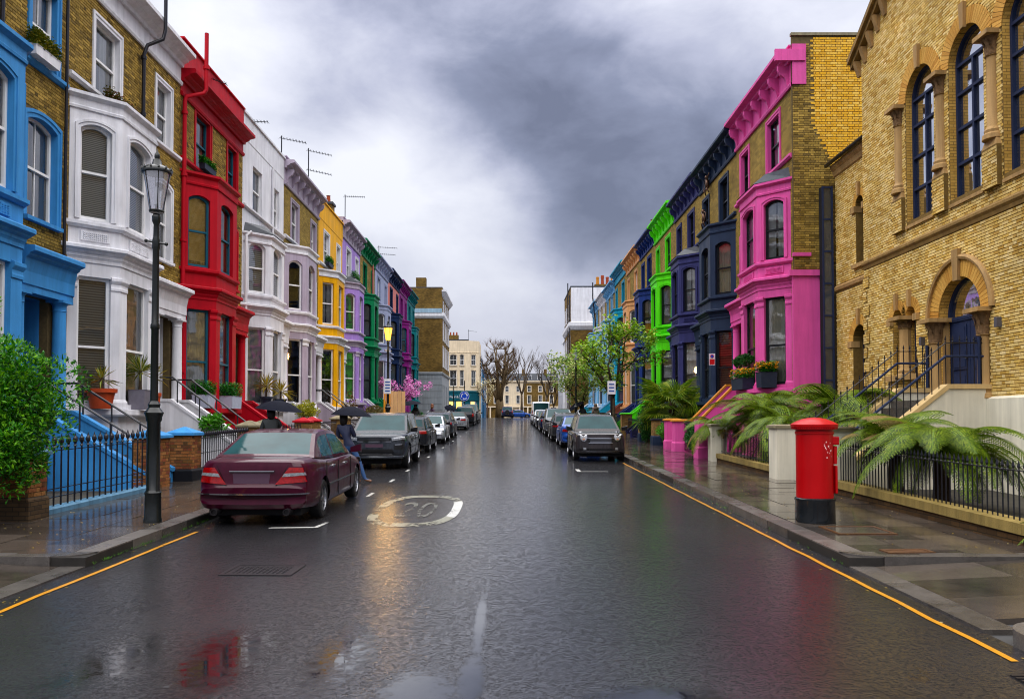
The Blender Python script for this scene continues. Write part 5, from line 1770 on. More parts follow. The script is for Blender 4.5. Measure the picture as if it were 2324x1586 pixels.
EMISW = plain("lit_shop_interior", (.9, .6, .2), .6, emit=(1.0, .58, .14), estr=.55, var=.5, scale=1.4)
def shop():
    r = empty("cream_shop_building", (-9.7, 125.5, 2.42)); tag(r, "cream corner building with teal shopfront and lit windows", "building")
    F = FR(PW, (0, 0), (1, 0), (0, -1)); L = 3.3
    facade(r, F, L, 4.3, 12.2, [(.35, 1.45, 5.0, 7.5, 0), (1.95, 2.6, 5.0, 7.5, 0), (.35, 1.45, 8.3, 10.0, .12), (1.95, 2.6, 8.3, 10.0, .12)], CREAMP, FRAMEW, CREAMP, "wall")
    F2 = FR(PW, (L, 0), (.85, .45), (.45, -.85)); L2 = 1.9
    facade(r, F2, L2, 4.3, 12.2, [(.5, 1.3, 5.0, 7.5, 0), (.5, 1.3, 8.3, 10.0, 0)], CREAMP, FRAMEW, CREAMP, "canted_wall")
    pts = [(-1, 0), (0, 0), (L, 0), (L + .85 / .9618 * L2, .45 / .9618 * L2)]
    m = MB(PW); mold(m, pts, [(0, 3.9), (-.18, 3.95), (-.22, 4.25), (0, 4.3)]); m.build("shop_cornice", SHOPT, r)
    m = MB(PW); mold(m, pts, [(0, 2.7), (-.1, 2.72), (-.16, 3.9), (0, 3.92)]); m.build("shop_sign", SHOPT, r)
    m = MB(PW); mold(m, pts, [(0, 10.3), (-.05, 10.32), (-.05, 10.4), (0, 10.42)]); m.build("string_course", CREAMP, r)
    m = MB(F); panel(m, 0, L, -.3, 2.7, [(.1, 1.25, .5, 2.6, 0), (1.4, 2.5, .5, 2.6, 0)], .3); m.build("shopfront", SHOPT, r)
    m = MB(F2); panel(m, 0, L2, -.3, 2.7, [(.4, 1.5, .5, 2.6, 0)], .3); m.build("shopfront", SHOPT, r)
    for FF, a, b in ((F, .1, 1.25), (F, 1.4, 2.5), (F2, .4, 1.5)):
        q = MB(FF); q.face((a, -.1, .5), (a, -.1, 2.6), (b, -.1, 2.6), (b, -.1, .5)); q.build("shop_window", GLASS, r)
        q = MB(FF); q.face((a, -.28, 1.4), (a, -.28, 2.6), (b - .3, -.28, 2.6), (b - .3, -.28, 1.4)); q.build("lit_display", EMISW, r)
        q = MB(FF).box(a, (a + b) / 2 + .1, -.3, -.25, .5, 1.3); q.build("counter", WHITEP, r)
    o = text_obj("sign_lettering", "Peel & Jows", .55, WHITEP, extrude=.01, parent=r); o.location = (.35, -.2, 3.15); o.rotation_euler = (pi / 2, 0, 0)
    MB(PW).box(-1.5, L + .02, .02, 9, 12.15, 12.4).build("roof", TERR, r)
    m = MB(PW); m.face((-1.5, .01, -.3), (0, .01, -.3), (0, .01, 12.2), (-1.5, .01, 12.2)); m.build("side_wall", CREAMP, r)
    m = MB(PW); m.face(pts[-1] + (-.3,), (pts[-1][0], 9, -.3), (pts[-1][0], 9, 12.2), pts[-1] + (12.2,)); m.build("side_wall", CREAMP, r)
    MB(PW).box(-1, 1.6, 2, 2.8, 12.4, 13.3).build("chimney_stack", OLDB, r)
    for k in range(5): MB(PW).lathe([(.13, 13.3), (.11, 13.8)], -.7 + k * .5, 2.4, 8).build("chimney_pot", col("terracotta_pot", 1, 1, 1), r)
shop()

def row_house(name, label, x, y0, y1, h, wall, face_x, n=2, sur=WHITEP, base=None):
    r = empty(name, (x, y0, 2.42)); tag(r, label, "house", "houses beyond the crossing")
    L = y1 - y0
    F = FR(PW, (0, 0), (0, 1), (face_x, 0))
    facade(r, F, L, 3.4, h, grid_holes(L, n, ((4.4, 6.3), (7.4, 9.0)), .95), wall, FRAMEW, sur, "wall")
    facade(r, F, L, -.3, 3.4, grid_holes(L, n, ((.5, 2.7),), 1.4), base or wall, FRAMEK, None, "ground_floor_wall")
    m = MB(PW)
    m.face((0, 0, -.3), (-face_x * 8, 0, -.3), (-face_x * 8, 0, h), (0, 0, h)); m.face((0, L, -.3), (-face_x * 8, L, -.3), (-face_x * 8, L, h), (0, L, h)); m.build("side_wall", wall, r)
    q0, q1 = sorted((face_x * .25, -face_x * 8))
    MB(PW).box(q0, q1, -.02, L + .02, h, h + .35).build("roof", sur, r)
row_house("far_blue_house", "light blue house beyond the crossing beside the cream shop", -4.9, 133, 146, 10.2, col("far_sky_paint", 130, 176, 210), 1)
row_house("far_teal_house", "blue netted house beyond the crossing behind the bare tree", -4.6, 147, 162, 9.0, col("netting_blue", 30, 96, 140), 1)
row_house("far_white_house", "white stucco house beyond the crossing opposite the light blue house", 9.6, 127, 141, 13.0, WHITEP, -1, 3)
row_house("far_grey_house", "grey white stucco house beyond the crossing next to the white stucco one", 9.9, 142, 160, 11.0, col("far_grey_paint", 190, 190, 198), -1, 3)

def end_house(k, x0, w, wall, label):
    r = empty("end_house", (x0, 215, 2.42)); tag(r, label, "house", "terrace closing the end of the street")
    F = FR(PW, (0, 0), (1, 0), (0, -1))
    facade(r, F, w, -.3, 10.3, grid_holes(w, 2, ((4.2, 6.4),), .95) + grid_holes(w, 2, ((7.4, 9.0),), .95, .3 if k == 2 else .12), wall, FRAMEW, CREAMP, "wall")
    m = MB(PW); mold(m, [(0, 0), (w, 0)], [(0, 9.7), (-.1, 9.8), (-.35, 10.1), (-.35, 10.3), (0, 10.35)]); m.build("cornice", CREAMP, r)
    MB(PW).box(.02, w - .02, -.5, -.06, 3.2, 3.5).build("string_course", CREAMP, r)
    for c in (w * .18, w * .5, w * .82):
        MB(PW).box(c - .18, c + .18, -.45, -.05, -.3, 3.2).build("pilaster", CREAMP, r)
    m = MB(PW); m.loft([[(0, .3, 10.32), (w, .3, 10.32), (w, 8, 10.32), (0, 8, 10.32)], [(0, 1.3, 12.4), (w, 1.3, 12.4), (w, 7, 12.4), (0, 7, 12.4)]]); m.build("roof", TERR, r)
    for s in (.3, .7):
        MB(PW).box(w * s - .45, w * s + .45, .5, 1.2, 10.6, 11.9).build("dormer", WHITEP, r)
        q = MB(PW); q.face((w * s - .35, .49, 10.75), (w * s + .35, .49, 10.75), (w * s + .35, .49, 11.75), (w * s - .35, .49, 11.75)); q.build("pane", DARKGLASS, r)
    MB(PW).box(w - .35, w + .35, 1, 5, 10.4, 13.6).build("chimney_stack", OLDB if k != 1 else CREAMP, r)
XB = [-14, -8, -2, 4, 10, 16, 22]
for k, x in enumerate(XB[:-1]):
    end_house(k, x, 5.95, [CREAMP, OLDB, CREAMP, OLDB, OLDB, CREAMP][k], ("cream house at the street end behind the cream shop", "brick house at the street end behind the blue netted house", "cream house at the street end behind the pollarded tree", "brown brick house at the street end between tree trunks", "brown brick house at the street end with cream pilasters", "cream house at the street end behind the parked white van")[k])

# ================================================================== TREES AND PLANTS
BARK = plain("grey_bark", lin(70, 58, 44), .85, var=.4, scale=9, bump=.6)
BARKG = plain("mossy_bark", lin(92, 76, 52), .85, var=.45, scale=5, bump=.6)
TWIG = plain("twig_brown", lin(84, 64, 50), .85, var=.2)

def grow(mb, r, p, d, L, rad, depth, spread, tips, seg=6, up=.15, kids=(2, 3), shrink=.72, wob=.25):
    path = [p]; q = p.copy(); dd = d.copy()
    n = 4
    for i in range(n):
        dd = (dd + Vector((r.uniform(-wob, wob), r.uniform(-wob, wob), r.uniform(-wob, wob) + up)) * .4).normalized()
        q = q + dd * (L / n); path.append(q.copy())
    mb.tube(path, rad, seg, rad * .62)
    if depth == 0:
        tips.append((q, dd)); return
    for k in range(r.randint(*kids)):
        a = Vector((r.gauss(0, 1), r.gauss(0, 1), r.gauss(0, .6))).normalized()
        nd = (dd + a * spread).normalized()
        grow(mb, r, path[-1] if k < 2 else path[-2], nd, L * r.uniform(shrink - .1, shrink + .1), rad * .6, depth - 1, spread, tips, max(4, seg - 1), up, kids, shrink, wob)
    tips.append((path[2], dd))

def leafset(mb, r, c, n, rad, size, flat=1.0, droop=.3):
    for _ in range(n):
        v = Vector((r.gauss(0, 1), r.gauss(0, 1), r.gauss(0, 1) * flat))
        v = v.normalized() * rad * r.random() ** .4
        p = c + v
        a = r.uniform(0, 6.28); t = Vector((cos(a), sin(a), r.uniform(-.7, .5) - droop)).normalized()
        s = size * r.uniform(.6, 1.3)
        b = t.cross(Vector((r.uniform(-.5, .5), r.uniform(-.5, .5), 1))).normalized() * s * .42
        e = t * s
        nz = t.cross(b).normalized() * s * .12
        mb.face(p - e * .5, p + b * .8 - nz, p + e * .6, p - b * .8 - nz)

def leafy_tree(name, label, x, y, z, H, trunk_h, rad, seed, lm, leaves=26, size=.2, bark=BARK, depth=3, spread=.75, trunk_r=.13, group=None, L0=None, cat="tree", lean=(0, 0)):
    r = random.Random(seed)
    root = empty(name, (x, y, z)); tag(root, label, cat, group)
    mb = MB(); tips = []
    th = trunk_h
    top = Vector((lean[0], lean[1], th))
    mb.tube([(0, 0, -.1), (lean[0] * .3, lean[1] * .3, th * .4), tuple(top)], trunk_r, 9, trunk_r * .75)
    mb.build("trunk", bark, root, smooth=True)
    mb = MB()
    L0 = L0 or (H - th) * .42
    for k in range(5):
        a = k * 2.4 + r.uniform(-.4, .4)
        d = Vector((cos(a) * .7, sin(a) * .7, 1.0 if k else 2)).normalized()
        grow(mb, r, top.copy(), d, L0 * r.uniform(.8, 1.15), trunk_r * .55, depth - 1, spread, tips)
    mb.build("limb", bark, root, smooth=True)["kind"] = "stuff"
    mb = MB()
    for p, d in tips: leafset(mb, r, p, leaves, rad, size)
    tag(mb.build("crown", lm, root), kind="stuff")
    return root

SPRING = leaf_mat("spring_leaf", lin(58, 104, 10), lin(128, 170, 20), lin(176, 196, 60), .35, .3)
SPRING2 = leaf_mat("blossom_leaf", lin(70, 110, 30), lin(130, 160, 50), lin(210, 200, 140), .4, .3)
MAGN = leaf_mat("magnolia_petal", lin(190, 70, 160), lin(226, 130, 200), lin(240, 200, 230), .5, .3)
leafy_tree("street_tree", "taller street tree with fresh green leaves before the peach house", 5.75, 44.0, gz(44) + PAVE_H, 7.2, 2.2, .55, 3, SPRING, 60, .2, depth=3, spread=.85, trunk_r=.15, group="young trees on the pavement", L0=1.95)
leafy_tree("street_tree", "lower spreading street tree with pale blossom among green leaves", 6.1, 57.5, gz(57.5) + PAVE_H, 5.4, 1.6, .6, 8, SPRING2, 64, .2, depth=3, spread=1.0, trunk_r=.12, group="young trees on the pavement", L0=1.7, lean=(-.9, 0))
leafy_tree("magnolia_tree", "pink flowering magnolia in front of the purple and teal houses", -8.6, 64.0, gz(64) + PAVE_H, 4.6, 1.2, .35, 21, MAGN, 34, .16, depth=3, spread=.95, trunk_r=.09, L0=1.35)
leafy_tree("blossom_tree", "small pale blossom tree under the big pollarded tree", -3.4, 126.0, 2.45, 6, 2.0, .5, 31, leaf_mat("cream_blossom", lin(150, 136, 90), lin(206, 196, 150), lin(230, 224, 196)), 20, .2, TWIG, depth=3, trunk_r=.14, L0=1.8)

def pollard(x, y, z):
    r = random.Random(4)
    root = empty("pollarded_tree", (x, y, z)); tag(root, "large pollarded plane tree with knobbly bare branches at the street end", "tree")
    tr = MB(); tw = MB(); kn = MB()
    tr.tube([(0, 0, -.3), (.05, 0, 1.5), (0, 0, 3.0)], .75, 12, .62); tr.build("trunk", BARKG, root, smooth=True)
    tr = MB(); ends = []
    for k in range(9):
        a = k * 2 * pi / 9 + r.uniform(-.2, .2); out = r.uniform(1.3, 3.4); hh = r.uniform(7.5, 11.0)
        if k % 3 == 0: out = .7; hh = 11.3
        p = Vector((cos(a) * .35, sin(a) * .35, 2.6)); path = [p]
        for t in (.25, .5, .75, 1.0):
            path.append(Vector((cos(a) * (.35 + out * t ** 1.25) + r.uniform(-.2, .2), sin(a) * (.35 + out * t ** 1.25) + r.uniform(-.2, .2), 2.6 + (hh - 2.6) * t)))
        tr.tube([tuple(q) for q in path], .25, 8, .09)
        for q0 in path[2:]:
            for _ in range(5):
                b = r.uniform(0, 6.28); L = r.uniform(.8, 2.1)
                d = Vector((cos(b), sin(b), r.uniform(.1, .9))).normalized()
                m = q0 + d * L * .5 + Vector((0, 0, -.08)); e = q0 + d * L + Vector((0, 0, .2))
                tr.tube([tuple(q0), tuple(m), tuple(e)], .065, 5, .045); ends.append((e, d))
        ends.append((path[-1], Vector((0, 0, 1))))
    tr.build("limb", BARKG, root, smooth=True)["kind"] = "stuff"
    for e, d in ends:
        kn.lathe([(.02, -.12), (.1, -.06), (.12, .02), (.09, .09), (.02, .12)], e.x, e.y, 7, e.z)
        for _ in range(16):
            t = (d * .5 + Vector((r.gauss(0, .55), r.gauss(0, .55), 1.0))).normalized(); L = r.uniform(.5, 1.3)
            tw.tube([tuple(e), tuple(e + t * L * .5 + Vector((r.uniform(-.05, .05), 0, 0))), tuple(e + t * L)], .018, 3, .006)
    kn.build("knuckle", BARKG, root, smooth=True)["kind"] = "stuff"
    tw.build("twig", TWIG, root)["kind"] = "stuff"
pollard(-1.55, 131, 2.42)

def bare_tree(label, x, y, z, L0, trunk_h, seed, depth=5, tr=.22, spread=.55, lean=(0, 0)):
    r = random.Random(seed)
    root = empty("bare_tree", (x, y, z)); tag(root, label, "tree", "leafless trees at the end of the street")
    m = MB(); m.tube([(0, 0, -.3), (lean[0] * .5, lean[1] * .5, trunk_h * .5), (lean[0], lean[1], trunk_h)], tr, 8, tr * .7); m.build("trunk", BARK, root, smooth=True)
    m = MB(); tips = []
    for k in range(4):
        a = k * 1.7 + r.random()
        grow(m, r, Vector((lean[0], lean[1], trunk_h)), Vector((cos(a) * .5, sin(a) * .5, 1)).normalized(), L0, tr * .6, depth - 1, spread, tips, 4, .25, (2, 3), .72, .3)
    m.build("limb", BARK, root)["kind"] = "stuff"
bare_tree("slim leafless tree just beside the pollarded tree", 2.4, 150, 2.4, 3.0, 4.5, 2, 5, .26, .5)
bare_tree("slender leafless tree leaning in front of the cream end house", 6.3, 152, 2.4, 2.7, 4.0, 9, 5, .2, .5, (1.0, 0))
bare_tree("low twiggy leafless tree before the brown brick end house", 9.0, 160, 2.4, 2.2, 2.5, 14, 5, .2, .7)
bare_tree("wide leafless tree rising behind the end terrace roofs", 17.5, 250, 2.4, 5.2, 6, 17, 5, .5, .6)
bare_tree("rounded leafless tree behind the chimney of the end terrace", 23.5, 255, 2.4, 5.2, 5, 18, 5, .45, .65)

# ---- the big bush
def bush(name, label, x, y, z, rx, ry, rz, n, size, lm, seed, cat="bush", lumps=14, stem=True, foot=0):
    r = random.Random(seed)
    root = empty(name, (x, y, z)); tag(root, label, cat)
    m = MB()
    if stem:
        for k in range(7):
            a = r.uniform(0, 6.28); m.tube([(0.1 * cos(a), .1 * sin(a), -max(rz * .95, foot)), (rx * .3 * cos(a), ry * .3 * sin(a), -rz * .2), (rx * .75 * cos(a), ry * .75 * sin(a), rz * r.uniform(.1, .7))], .03, 5, .008)
        m.build("stem", BARK, root)
    cl = [(Vector((0, 0, 0)), .7)]
    for k in range(lumps):
        v = Vector((r.gauss(0, 1), r.gauss(0, 1), r.gauss(0, 1))).normalized()
        k = r.uniform(.5, .9); cl.append((Vector((v.x * rx * k, v.y * ry * k, v.z * rz * k)), r.uniform(.16, .4)))
    m = MB()
    for _ in range(n):
        c, s = cl[r.randrange(len(cl))] if r.random() < .8 else cl[0]
        v = Vector((r.gauss(0, 1), r.gauss(0, 1), r.gauss(0, 1))).normalized()
        k = r.uniform(.72, 1.08)
        p = c + Vector((v.x * rx * s * k, v.y * ry * s * k, v.z * rz * s * k))
        t = (v * .6 + Vector((r.gauss(0, .5), r.gauss(0, .5), r.gauss(0, .5) + .3))).normalized()
        L = size * r.uniform(.7, 1.3)
        b = t.cross(v + Vector((.01, .02, .03))).normalized() * L * .22
        nz = t.cross(b).normalized() * L * .08
        m.face(p, p + t * L * .45 + b + nz, p + t * L, p + t * L * .45 - b + nz)
    tag(m.build("foliage", lm, root), kind="stuff")
    return root
BUSHM = leaf_mat("bush_leaf", lin(14, 62, 4), lin(44, 116, 6), lin(112, 172, 20), .4, .25)
bush("green_bush", "large glossy green bush spilling over the pier by the blue house", -7.85, 11.9, 2.05, 1.25, 1.1, 1.15, 42000, .075, BUSHM, 3, lumps=60, foot=1.75)
bush("shrub_sprig", "thin upper sprigs rising above the big green bush", -8.3, 12.2, 3.4, .5, .5, .65, 700, .09, BUSHM, 8, lumps=5)
HEDGE = leaf_mat("ivy_leaf", lin(12, 50, 16), lin(30, 88, 26), lin(60, 120, 40), .3, .2)
bush("hedge", "tall dark green hedge wrapped round a yellow brick pier", 6.75, 38.6, gz(38.6) + .95, .55, .9, .95, 5200, .1, HEDGE, 5, "hedge")
bush("ivy", "ivy climbing the railing between the pink piers", 6.85, 29.5, gz(29.5) + .72, .2, 1.35, .62, 6500, .085, HEDGE, 6, "ivy", stem=False)
bush("small_shrub", "small bright green shrub behind railing by slate based pier", 6.9, 35.1, gz(35) + .75, .35, .5, .45, 1500, .09, leaf_mat("lime_leaf", lin(40, 110, 20), lin(90, 160, 30)), 7)
bush("garden_shrub", "dull brown green shrub before the lilac house", -9.2, 54.5, gz(54) + 1.5, .9, 1.2, .55, 2200, .12, leaf_mat("dull_leaf", lin(60, 50, 24), lin(104, 90, 40), lin(120, 112, 60)), 9)
bush("garden_shrub", "thin brown twiggy shrub before the yellow house", -9.3, 46.6, gz(46) + 1.9, .5, .8, .8, 700, .12, leaf_mat("brown_leaf", lin(70, 50, 30), lin(120, 90, 40)), 10)
bush("garden_shrub", "green shrub by the white steps in the white bay house garden", -9.0, 24.2, gz(24) + 1.35, .35, .35, .35, 500, .16, leaf_mat("lime_leaf", (0, 0, 0), (0, 0, 0)), 12)
bush("trailing_plant", "yellow green trailing plant under the yuccas", -9.3, 36.5, gz(36) + 1.7, .5, 1.2, .45, 2600, .09, leaf_mat("trail_leaf", lin(96, 110, 14), lin(150, 150, 24), lin(180, 168, 40)), 13)
for i, (y, lb) in enumerate(((58.5, "green planting before the emerald house"), (70, "dark green planting under the magnolia"), (76, "green planting before the purple house"))):
    bush("garden_shrub", lb, -8.9, y, gz(y) + .8, .8, 2.0, .7, 1800, .13, HEDGE, 40 + i)
for i, (y, lb) in enumerate(((62, "green garden planting before the turquoise house"), (80, "green garden planting before the light blue houses"))):
    bush("garden_shrub", lb, 7.9, y, gz(y) + .8, .8, 2.5, .7, 1800, .13, HEDGE, 50 + i)

# ---- ferns
FERN = leaf_mat("fern_green", lin(36, 62, 4), lin(92, 122, 10), lin(136, 152, 30), .45, .3)
FERNB = leaf_mat("fern_dry", lin(110, 84, 40), lin(140, 120, 60), None, .6, .2)
def frond_mesh(L, arch, seed, mat, width=.26):
    r = random.Random(seed); m = MB()
    n = 44
    pts = []
    for i in range(n + 1):
        t = i / n
        pts.append(Vector((L * (t - .12 * t ** 3), 0, arch * (1.5 * t - 2.05 * t ** 2))))
    m.tube([tuple(p) for p in pts[::4]], .012, 5, .003)
    for i in range(4, n):
        t = i / n; p = pts[i]; d = (pts[i + 1] - pts[i - 1]).normalized()
        wl_ = width * L * (sin(pi * min(1, t * .94 + .06)) ** .6) * (1 - .45 * t) * r.uniform(.88, 1.08)
        for s in (-1, 1):
            side = Vector((0, s, 0))
            q0 = p; k = 7
            for j in range(k):
                f0, f1 = j / k, (j + 1) / k
                a = p + side * wl_ * f0 + d * wl_ * .28 * f0 + Vector((0, 0, -.3 * wl_ * f0 * f0))
                b = p + side * wl_ * f1 + d * wl_ * .28 * f1 + Vector((0, 0, -.3 * wl_ * f1 * f1))
                c = (a + b) / 2; h = .026 * (1 - f0 * .75) * (L / 1.6)
                m.face(a, c + d * h * 1.6, b); m.face(a, b, c - d * h * 1.3)
    me = m.mesh("frond"); me.materials.append(mat)
    return me
FR_M = [frond_mesh(1.0, .42, k, FERN) for k in range(3)] + [frond_mesh(1.0, .3, 7, FERNB)]
def fern(label, x, y, z, trunk_h, n, L, seed, tilt=(0, 0), amax=.7):
    r = random.Random(seed)
    root = empty("tree_fern", (x, y, z)); tag(root, label, "fern", "ferns before the church")
    if trunk_h > .05:
        m = MB(); m.lathe([(.16, 0), (.14, trunk_h * .3), (.12, trunk_h * .7), (.17, trunk_h), (.08, trunk_h + .08)], 0, 0, 10); m.build("trunk", plain("fern_trunk", (.03, .018, .01), .95, var=.5, scale=30, bump=.9), root)
    for k in range(n):
        a = 2 * pi * k / n + r.uniform(-.2, .2); s = L * r.uniform(.75, 1.15)
        q = r.uniform(-amax, .5)
        inst("frond", FR_M[3] if r.random() < .07 else FR_M[r.randrange(3)], root, (cos(a) * .06, sin(a) * .06, trunk_h), (r.uniform(-.35, .35), q, a), (s, s * r.uniform(.85, 1.1), s * r.uniform(.8, 1.3)))
    return root
fern("big tree fern arching over the low church railing", 7.75, 14.3, gz(14.6) + .15, .95, 44, 1.6, 1)
fern("tree fern filling the gap right behind the red post box", 7.75, 16.0, gz(16) + .1, 1.1, 34, 1.4, 2)
fern("tree fern on a dark trunk behind the short railing between cream piers", 8.0, 22.6, gz(22.6) + .1, 1.15, 34, 2.0, 3)
fern("tree fern spreading against the pink house wall", 8.1, 25.0, gz(25) + .1, 1.45, 30, 2.0, 4)
fern("tree fern brushing the church stair balustrade", 8.9, 21.3, gz(21.3) + .1, 1.6, 30, 1.9, 5)
fern("small yellowing fern hanging over the cream and pink piers", 7.0, 26.6, gz(26.6) + .1, 1.15, 26, 1.35, 6)
fern("low brown tipped fern at the near end of the church railing", 7.3, 9.9, gz(9.9) + .1, .1, 18, .85, 7)

# ---- fan palm
def fan_leaf(seed):
    r = random.Random(seed); m = MB()
    m.tube([(0, 0, 0), (.35, 0, .12), (.7, 0, .14)], .012, 5, .009)
    c = Vector((.7, 0, .14)); n = 34
    for i in range(n):
        a = -2.2 + 4.4 * i / (n - 1); L = .78 * (1 - .18 * abs(a) / 2.2) * r.uniform(.88, 1.08)
        d = Vector((cos(a), sin(a), 0)); e = Vector((-d.y, d.x, 0)); w = .019
        fold = Vector((0, 0, .012))
        p0, p1, p2 = c, c + d * L * .6 + Vector((0, 0, -.03)), c + d * L + Vector((0, 0, -.14 - .1 * abs(a)))
        m.face(p0, p1 + e * w + fold, p1 - fold); m.face(p0, p1 - fold, p1 - e * w + fold)
        m.face(p1 + e * w + fold, p2, p1 - fold); m.face(p1 - fold, p2, p1 - e * w + fold)
    me = m.mesh("leaf"); me.materials.append(leaf_mat("palm_leaf", lin(40, 78, 10), lin(104, 136, 18), lin(160, 168, 50), .4, .2))
    return me
def palm():
    r = random.Random(2); ms = [fan_leaf(k) for k in range(3)]
    root = empty("fan_palm", (7.85, 38.2, gz(38.2))); tag(root, "bushy fan palm before the indigo and slate navy houses", "palm")
    MB().lathe([(.16, 0), (.14, 1.0), (.2, 1.9), (.1, 2.2)], 0, 0, 9).build("trunk", MATS["fern_trunk"], root)
    for k in range(44):
        a = k * 2.4; el = r.uniform(-.95, .85); h = 1.3 + r.random() * .8
        s = r.uniform(1.2, 1.6)
        inst("leaf", ms[k % 3], root, (0, 0, h), (r.uniform(-.5, .5), -el, a), (s, s, s))
palm()

# ---- yuccas, potted palms, planters
YUC = leaf_mat("yucca_leaf", lin(92, 92, 10), lin(160, 140, 16), lin(190, 160, 40), .4, .15)
YUCG = leaf_mat("cordyline_leaf", lin(40, 70, 14), lin(110, 120, 20), lin(170, 150, 40), .4, .15)
TERRA = plain("terracotta", lin(176, 66, 28), .6, var=.2, scale=6)
ZINC = plain("grey_planter", lin(110, 106, 116), .5, .1, var=.15)
ZINCL = plain("pale_zinc", lin(170, 178, 196), .45, .1, var=.12)
BLKP = plain("dark_planter", lin(34, 42, 58), .45, var=.15)
def rosette(m, r, c, n, L, w, amin=-.5, amax=1.35):
    for k in range(n):
        a = k * 2.399; el = r.uniform(amin, amax); l = L * r.uniform(.8, 1.1)
        d = Vector((cos(a) * cos(el), sin(a) * cos(el), sin(el))); e = Vector((-sin(a), cos(a), 0)) * w
        p1 = c + d * l * .5; p2 = c + d * l + Vector((0, 0, -.1 * l))
        up = Vector((0, 0, w * .5))
        m.face(c + e * .5, p1 + e + up, p1 - up); m.face(c + e * .5, p1 - up, p1 - e + up)
        m.face(p1 + e + up, p2, p1 - up); m.face(p1 - up, p2, p1 - e + up)
def potted(name, label, x, y, z, pot, stem_h, L, n, lm, seed, cat="potted plant", w=.02):
    r = random.Random(seed); root = empty(name, (x, y, z)); tag(root, label, cat, "pots and planters on the ledges")
    top = pot(root)
    if stem_h: MB().lathe([(.05, top - .05), (.035, top + stem_h), (.05, top + stem_h + .05)], 0, 0, 7).build("stem", BARK, root)
    m = MB(); rosette(m, r, Vector((0, 0, top + stem_h)), n, L, w)
    tag(m.build("leaf_rosette", lm, root), kind="stuff")
def round_pot(rt, h, mat):
    def f(root):
        MB().lathe([(rt * .7, 0), (rt * .95, h * .8), (rt * 1.1, h * .8), (rt * 1.12, h), (rt * .95, h), (rt * .9, h * .9)], 0, 0, 20).build("pot", mat, root, smooth='auto'); return h * .9
    return f
def box_pot(sx, sy, h, mat):
    def f(root):
        m = MB().taper(0, 0, 0, h, sx * .94, sy * .94, sx, sy); m.taper(0, 0, h, h + .03, sx, sy, sx + .015, sy + .015); m.build("box", mat, root); return h
    return f
def ledge(house, u, v, extra=0):
    H = HOUSES[house]; p = H['P'](u, v, H['fl'] + extra)
    return (H['side'] * XW[H['side']] + p[0], H['Y0'] + p[1], H['g'] + p[2])
potted("potted_palm", "small palm in a wide terracotta pot on the white bay ledge", *ledge("white_bay_house", .52, .72), round_pot(.34, .5, TERRA), .28, .5, 26, YUCG, 1, w=.026)
potted("potted_yucca", "spiky yucca in a grey cube planter beside the black lamp post", *ledge("white_bay_house", 2.0, 1.02), box_pot(.22, .22, .5, ZINC), .5, .62, 52, YUCG, 2, w=.026)
potted("potted_yucca", "thin yucca in a narrow terracotta pot by the white porch", *ledge("white_bay_house", 3.5, .75), round_pot(.16, .5, TERRA), .5, .5, 30, YUC, 3)
potted("potted_yucca", "golden spiky yucca in the black pot next to the red house steps", *ledge("white_brick_house", .7, .85, .0), round_pot(.24, .45, BLKP), .45, .75, 60, YUC, 4, w=.026)
potted("potted_yucca", "golden spiky yucca in the black pot above the trailing plant", *ledge("white_brick_house", 2.3, 1.0, .0), round_pot(.24, .4, BLKP), .35, .75, 60, YUC, 5, w=.026)
def shrub_box(name, label, x, y, z, sx, sy, h, mat, lm, seed, rz_=.28, flower=None):
    root = empty(name, (x, y, z)); tag(root, label, "planter", "pots and planters on the ledges")
    box_pot(sx, sy, h, mat)(root)
    r = random.Random(seed); m = MB()
    for _ in range(1500):
        p = Vector((r.uniform(-sx, sx) * 1.12, r.uniform(-sy, sy) * 1.12, h + rz_ * (r.random() ** .8) * (1.2 + .3 * sin(7 * r.random()))))
        leafset(m, r, p, 1, .02, .075, 1, -.3)
    tag(m.build("foliage", lm, root), kind="stuff")
    if flower:
        m = MB()
        for _ in range(220):
            p = Vector((r.uniform(-sx, sx) * 1.15, r.uniform(-sy, sy) * 1.15, h + rz_ * r.uniform(.55, 1.35)))
            leafset(m, r, p, 3, .02, .07, 1, -.4)
        tag(m.build("flower", flower, root), kind="stuff")
    return root
BOXL = leaf_mat("box_leaf", lin(10, 66, 12), lin(34, 120, 24), lin(80, 160, 40), .3, .2)
shrub_box("shrub_planter", "green shrub in a pale zinc trough under the bamboo blind window", *ledge("red_house", .75, .62), .28, .34, .42, ZINCL, BOXL, 1, .35)
shrub_box("shrub_planter", "green shrub in a pale zinc trough at the middle of the red bay ledge", *ledge("red_house", 2.2, 1.02), .24, .5, .42, ZINCL, BOXL, 2, .35)
FLOW = leaf_mat("orange_flower", lin(236, 150, 0), lin(255, 200, 10), lin(250, 170, 30), .5, .2)
shrub_box("flower_box", "dark long window box full of orange flowers on the pink ledge", *ledge("pink_house", 2.6, 1.05), .22, .75, .4, BLKP, BOXL, 3, .28, FLOW)
shrub_box("flower_box", "dark square planter with orange flowers near the pink gable", *ledge("pink_house", .75, .75), .28, .3, .52, BLKP, BOXL, 4, .28, FLOW)
for i, u in enumerate((2.1, 3.0)):
    x, y, z = ledge("pink_house", u, 1.05, .65)
    bush("topiary_ball", ("small clipped bay ball over the pink flower box beside the black window", "small clipped bay ball over the pink flower box beside the pink porch")[i], x, y, z + .42, .28, .28, .24, 1400, .07, HEDGE, 60 + i, "topiary", lumps=6)
shrub_box("window_box", "trailing plants in a white window box at the blue house upper window", HOUSES["blue_house"]['root'].location.x + .2, 12.9 + 6.64 - 1.25, HOUSES["blue_house"]['g'] + 10.25, .1, .5, .2, WHITEP, YUCG, 7, .3)
